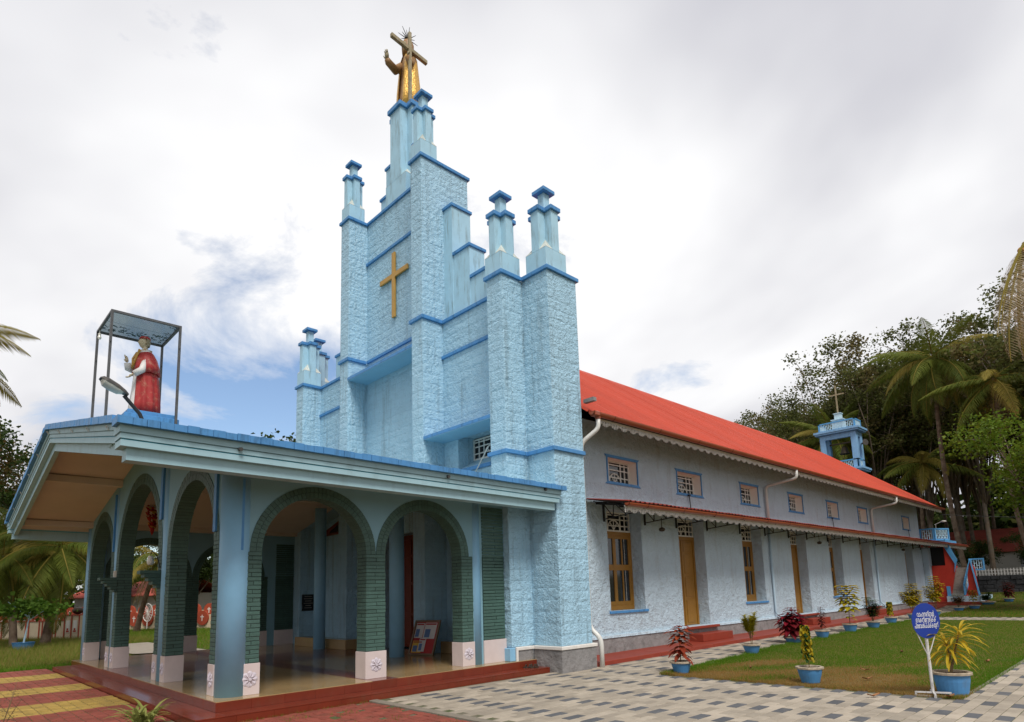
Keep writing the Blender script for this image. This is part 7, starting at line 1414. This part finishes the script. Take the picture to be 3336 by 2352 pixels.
m = MB(); m.prism([(8.2, 0.861), (8.72, 0.861), (8.60, 2.6), (8.45, 3.1), (8.22, 2.2)], 'y', 38.62, 38.9); m.build('buttress', M['redwall'], st_); m = MB(); m.tube([(8.0, 38.6, 1.6), (8.47, 38.6, 3.17), (8.73, 38.6, 0.87)], 0.07, 4); m.build('blue_edge', M['stairblue'], st_)
m = MB(); m.box(7.0, 7.2, 38.6, 38.75, 0.861, 1.5); m.build('newel', M['stairblue'], st_)
m = MB(); m.prism([(7.085, 0.861), (7.21, 0.861), (7.55, 2.4), (7.70, 3.0), (7.085, 4.2)], 'y', 38.66, 38.8); m.build('flight_wall', M['redwall'], st_); m = MB(); m.prism([(7.55, 2.4), (7.78, 3.2), (7.25, 4.65), (7.085, 4.2), (7.62, 2.95)], 'y', 38.6, 38.655); m.build('flight_rail', M['stairblue'], st_)
m = MB(); m.box(5.6, 7.3, 38.4, 41.5, 4.35, 4.55); m.build('landing', M['stairblue'], st_); lattice_panel(st_, (5.86, 38.55), (6.7, 38.55), 4.56, 5.38); lattice_panel(st_, (6.72, 38.52), (7.3, 39.6), 4.56, 5.36)
sl_ = thing('street_lamp', (6.85, 38.55, 5.38), 'small street lamp on a bent arm above the stair landing', 'lamp'); m = MB(); m.tube([(6.85, 38.55, 5.38), (6.85, 38.55, 5.62), (7.2, 38.55, 5.76)], 0.025, 6); m.build('arm', M['pole'], sl_); m = MB(); m.ball((7.33, 38.55, 5.77), 0.16, 10, 6, 0, 1.0, 0.6, 0.4); m.build('head', M['white'], sl_, smooth=True)
# stone wall and white picket fence behind
wl2 = thing('stone_wall', (9, 51, gz(51)), 'dark mossy stone boundary wall behind the lawn at right', 'wall')
ST = []
for r_ in range(4):
    x = 5.0+(r_ % 2)*0.3
    while x < 26: l = rnd.uniform(0.45, 0.8); ST.append((*block(x+0.015, x+l-0.015, 50.9+rnd.uniform(-.05, .05), 51.4, gz(51)-0.2+0.36*r_+0.012, gz(51)-0.2+0.36*(r_+1)-0.012, 0.03, 0.02), 0)); x += l
pieces('stone', 'stones', ST, [M['darkstone']], wl2, 60); m = MB(); m.box(5, 26, 50.98, 51.38, gz(51)-0.3, gz(51)+1.22); m.build('core', M['darkstone'], wl2)
pf_ = thing('picket_fence', (9, 51.15, gz(51)+1.25), 'white picket fence on top of the dark stone wall', 'fence'); zz = gz(51)+1.25
m = MB(); m.box(5, 26, 51.12, 51.16, zz+0.12, zz+0.17); m.box(5, 26, 51.12, 51.16, zz+0.36, zz+0.41); m.build('rail', M['white'], pf_)
pm = None
for i in range(105):
    x = 5.1+0.2*i
    if pm is None: m = MB(); m.prism([(-0.04, 0), (0.04, 0), (0.04, 0.48), (0.0, 0.56), (-0.04, 0.48)], 'y', -0.02, 0.0); o = m.build('picket', M['white'], None); o.parent = pf_; pm = o
    else: o = pm.copy(); COL.objects.link(o)
    o.location = Vector((x, 51.118, zz))-WL[pf_.name]
# wires and pole
m = MB(); P0, P1 = Vector((7.0, 38.9, 6.3)), Vector((34, 46, 7.6)); m.tube([P0.lerp(P1, t)-Vector((0, 0, 1.5*4*t*(1-t))) for t in [i/16 for i in range(17)]], 0.018, 5); tag(m.build('power_cable', M['cable'], None, origin=tuple(P0)), 'black service cable sagging from the eave to the right edge', 'cable')
up_ = thing('utility_pole', (12.2, 52.5, gz(52.5)), 'plain grey utility pole among the tree trunks at right', 'pole'); m = MB(); m.tube([(12.2, 52.5, gz(52.5)-0.2), (11.7, 52.5, 10.5)], [0.15, 0.11], 10); m.build('shaft', M['step'], up_); m = MB(); m.box(11.2, 12.2, 52.45, 52.55, 9.9, 10.0); m.build('cross_arm', M['black'], up_)
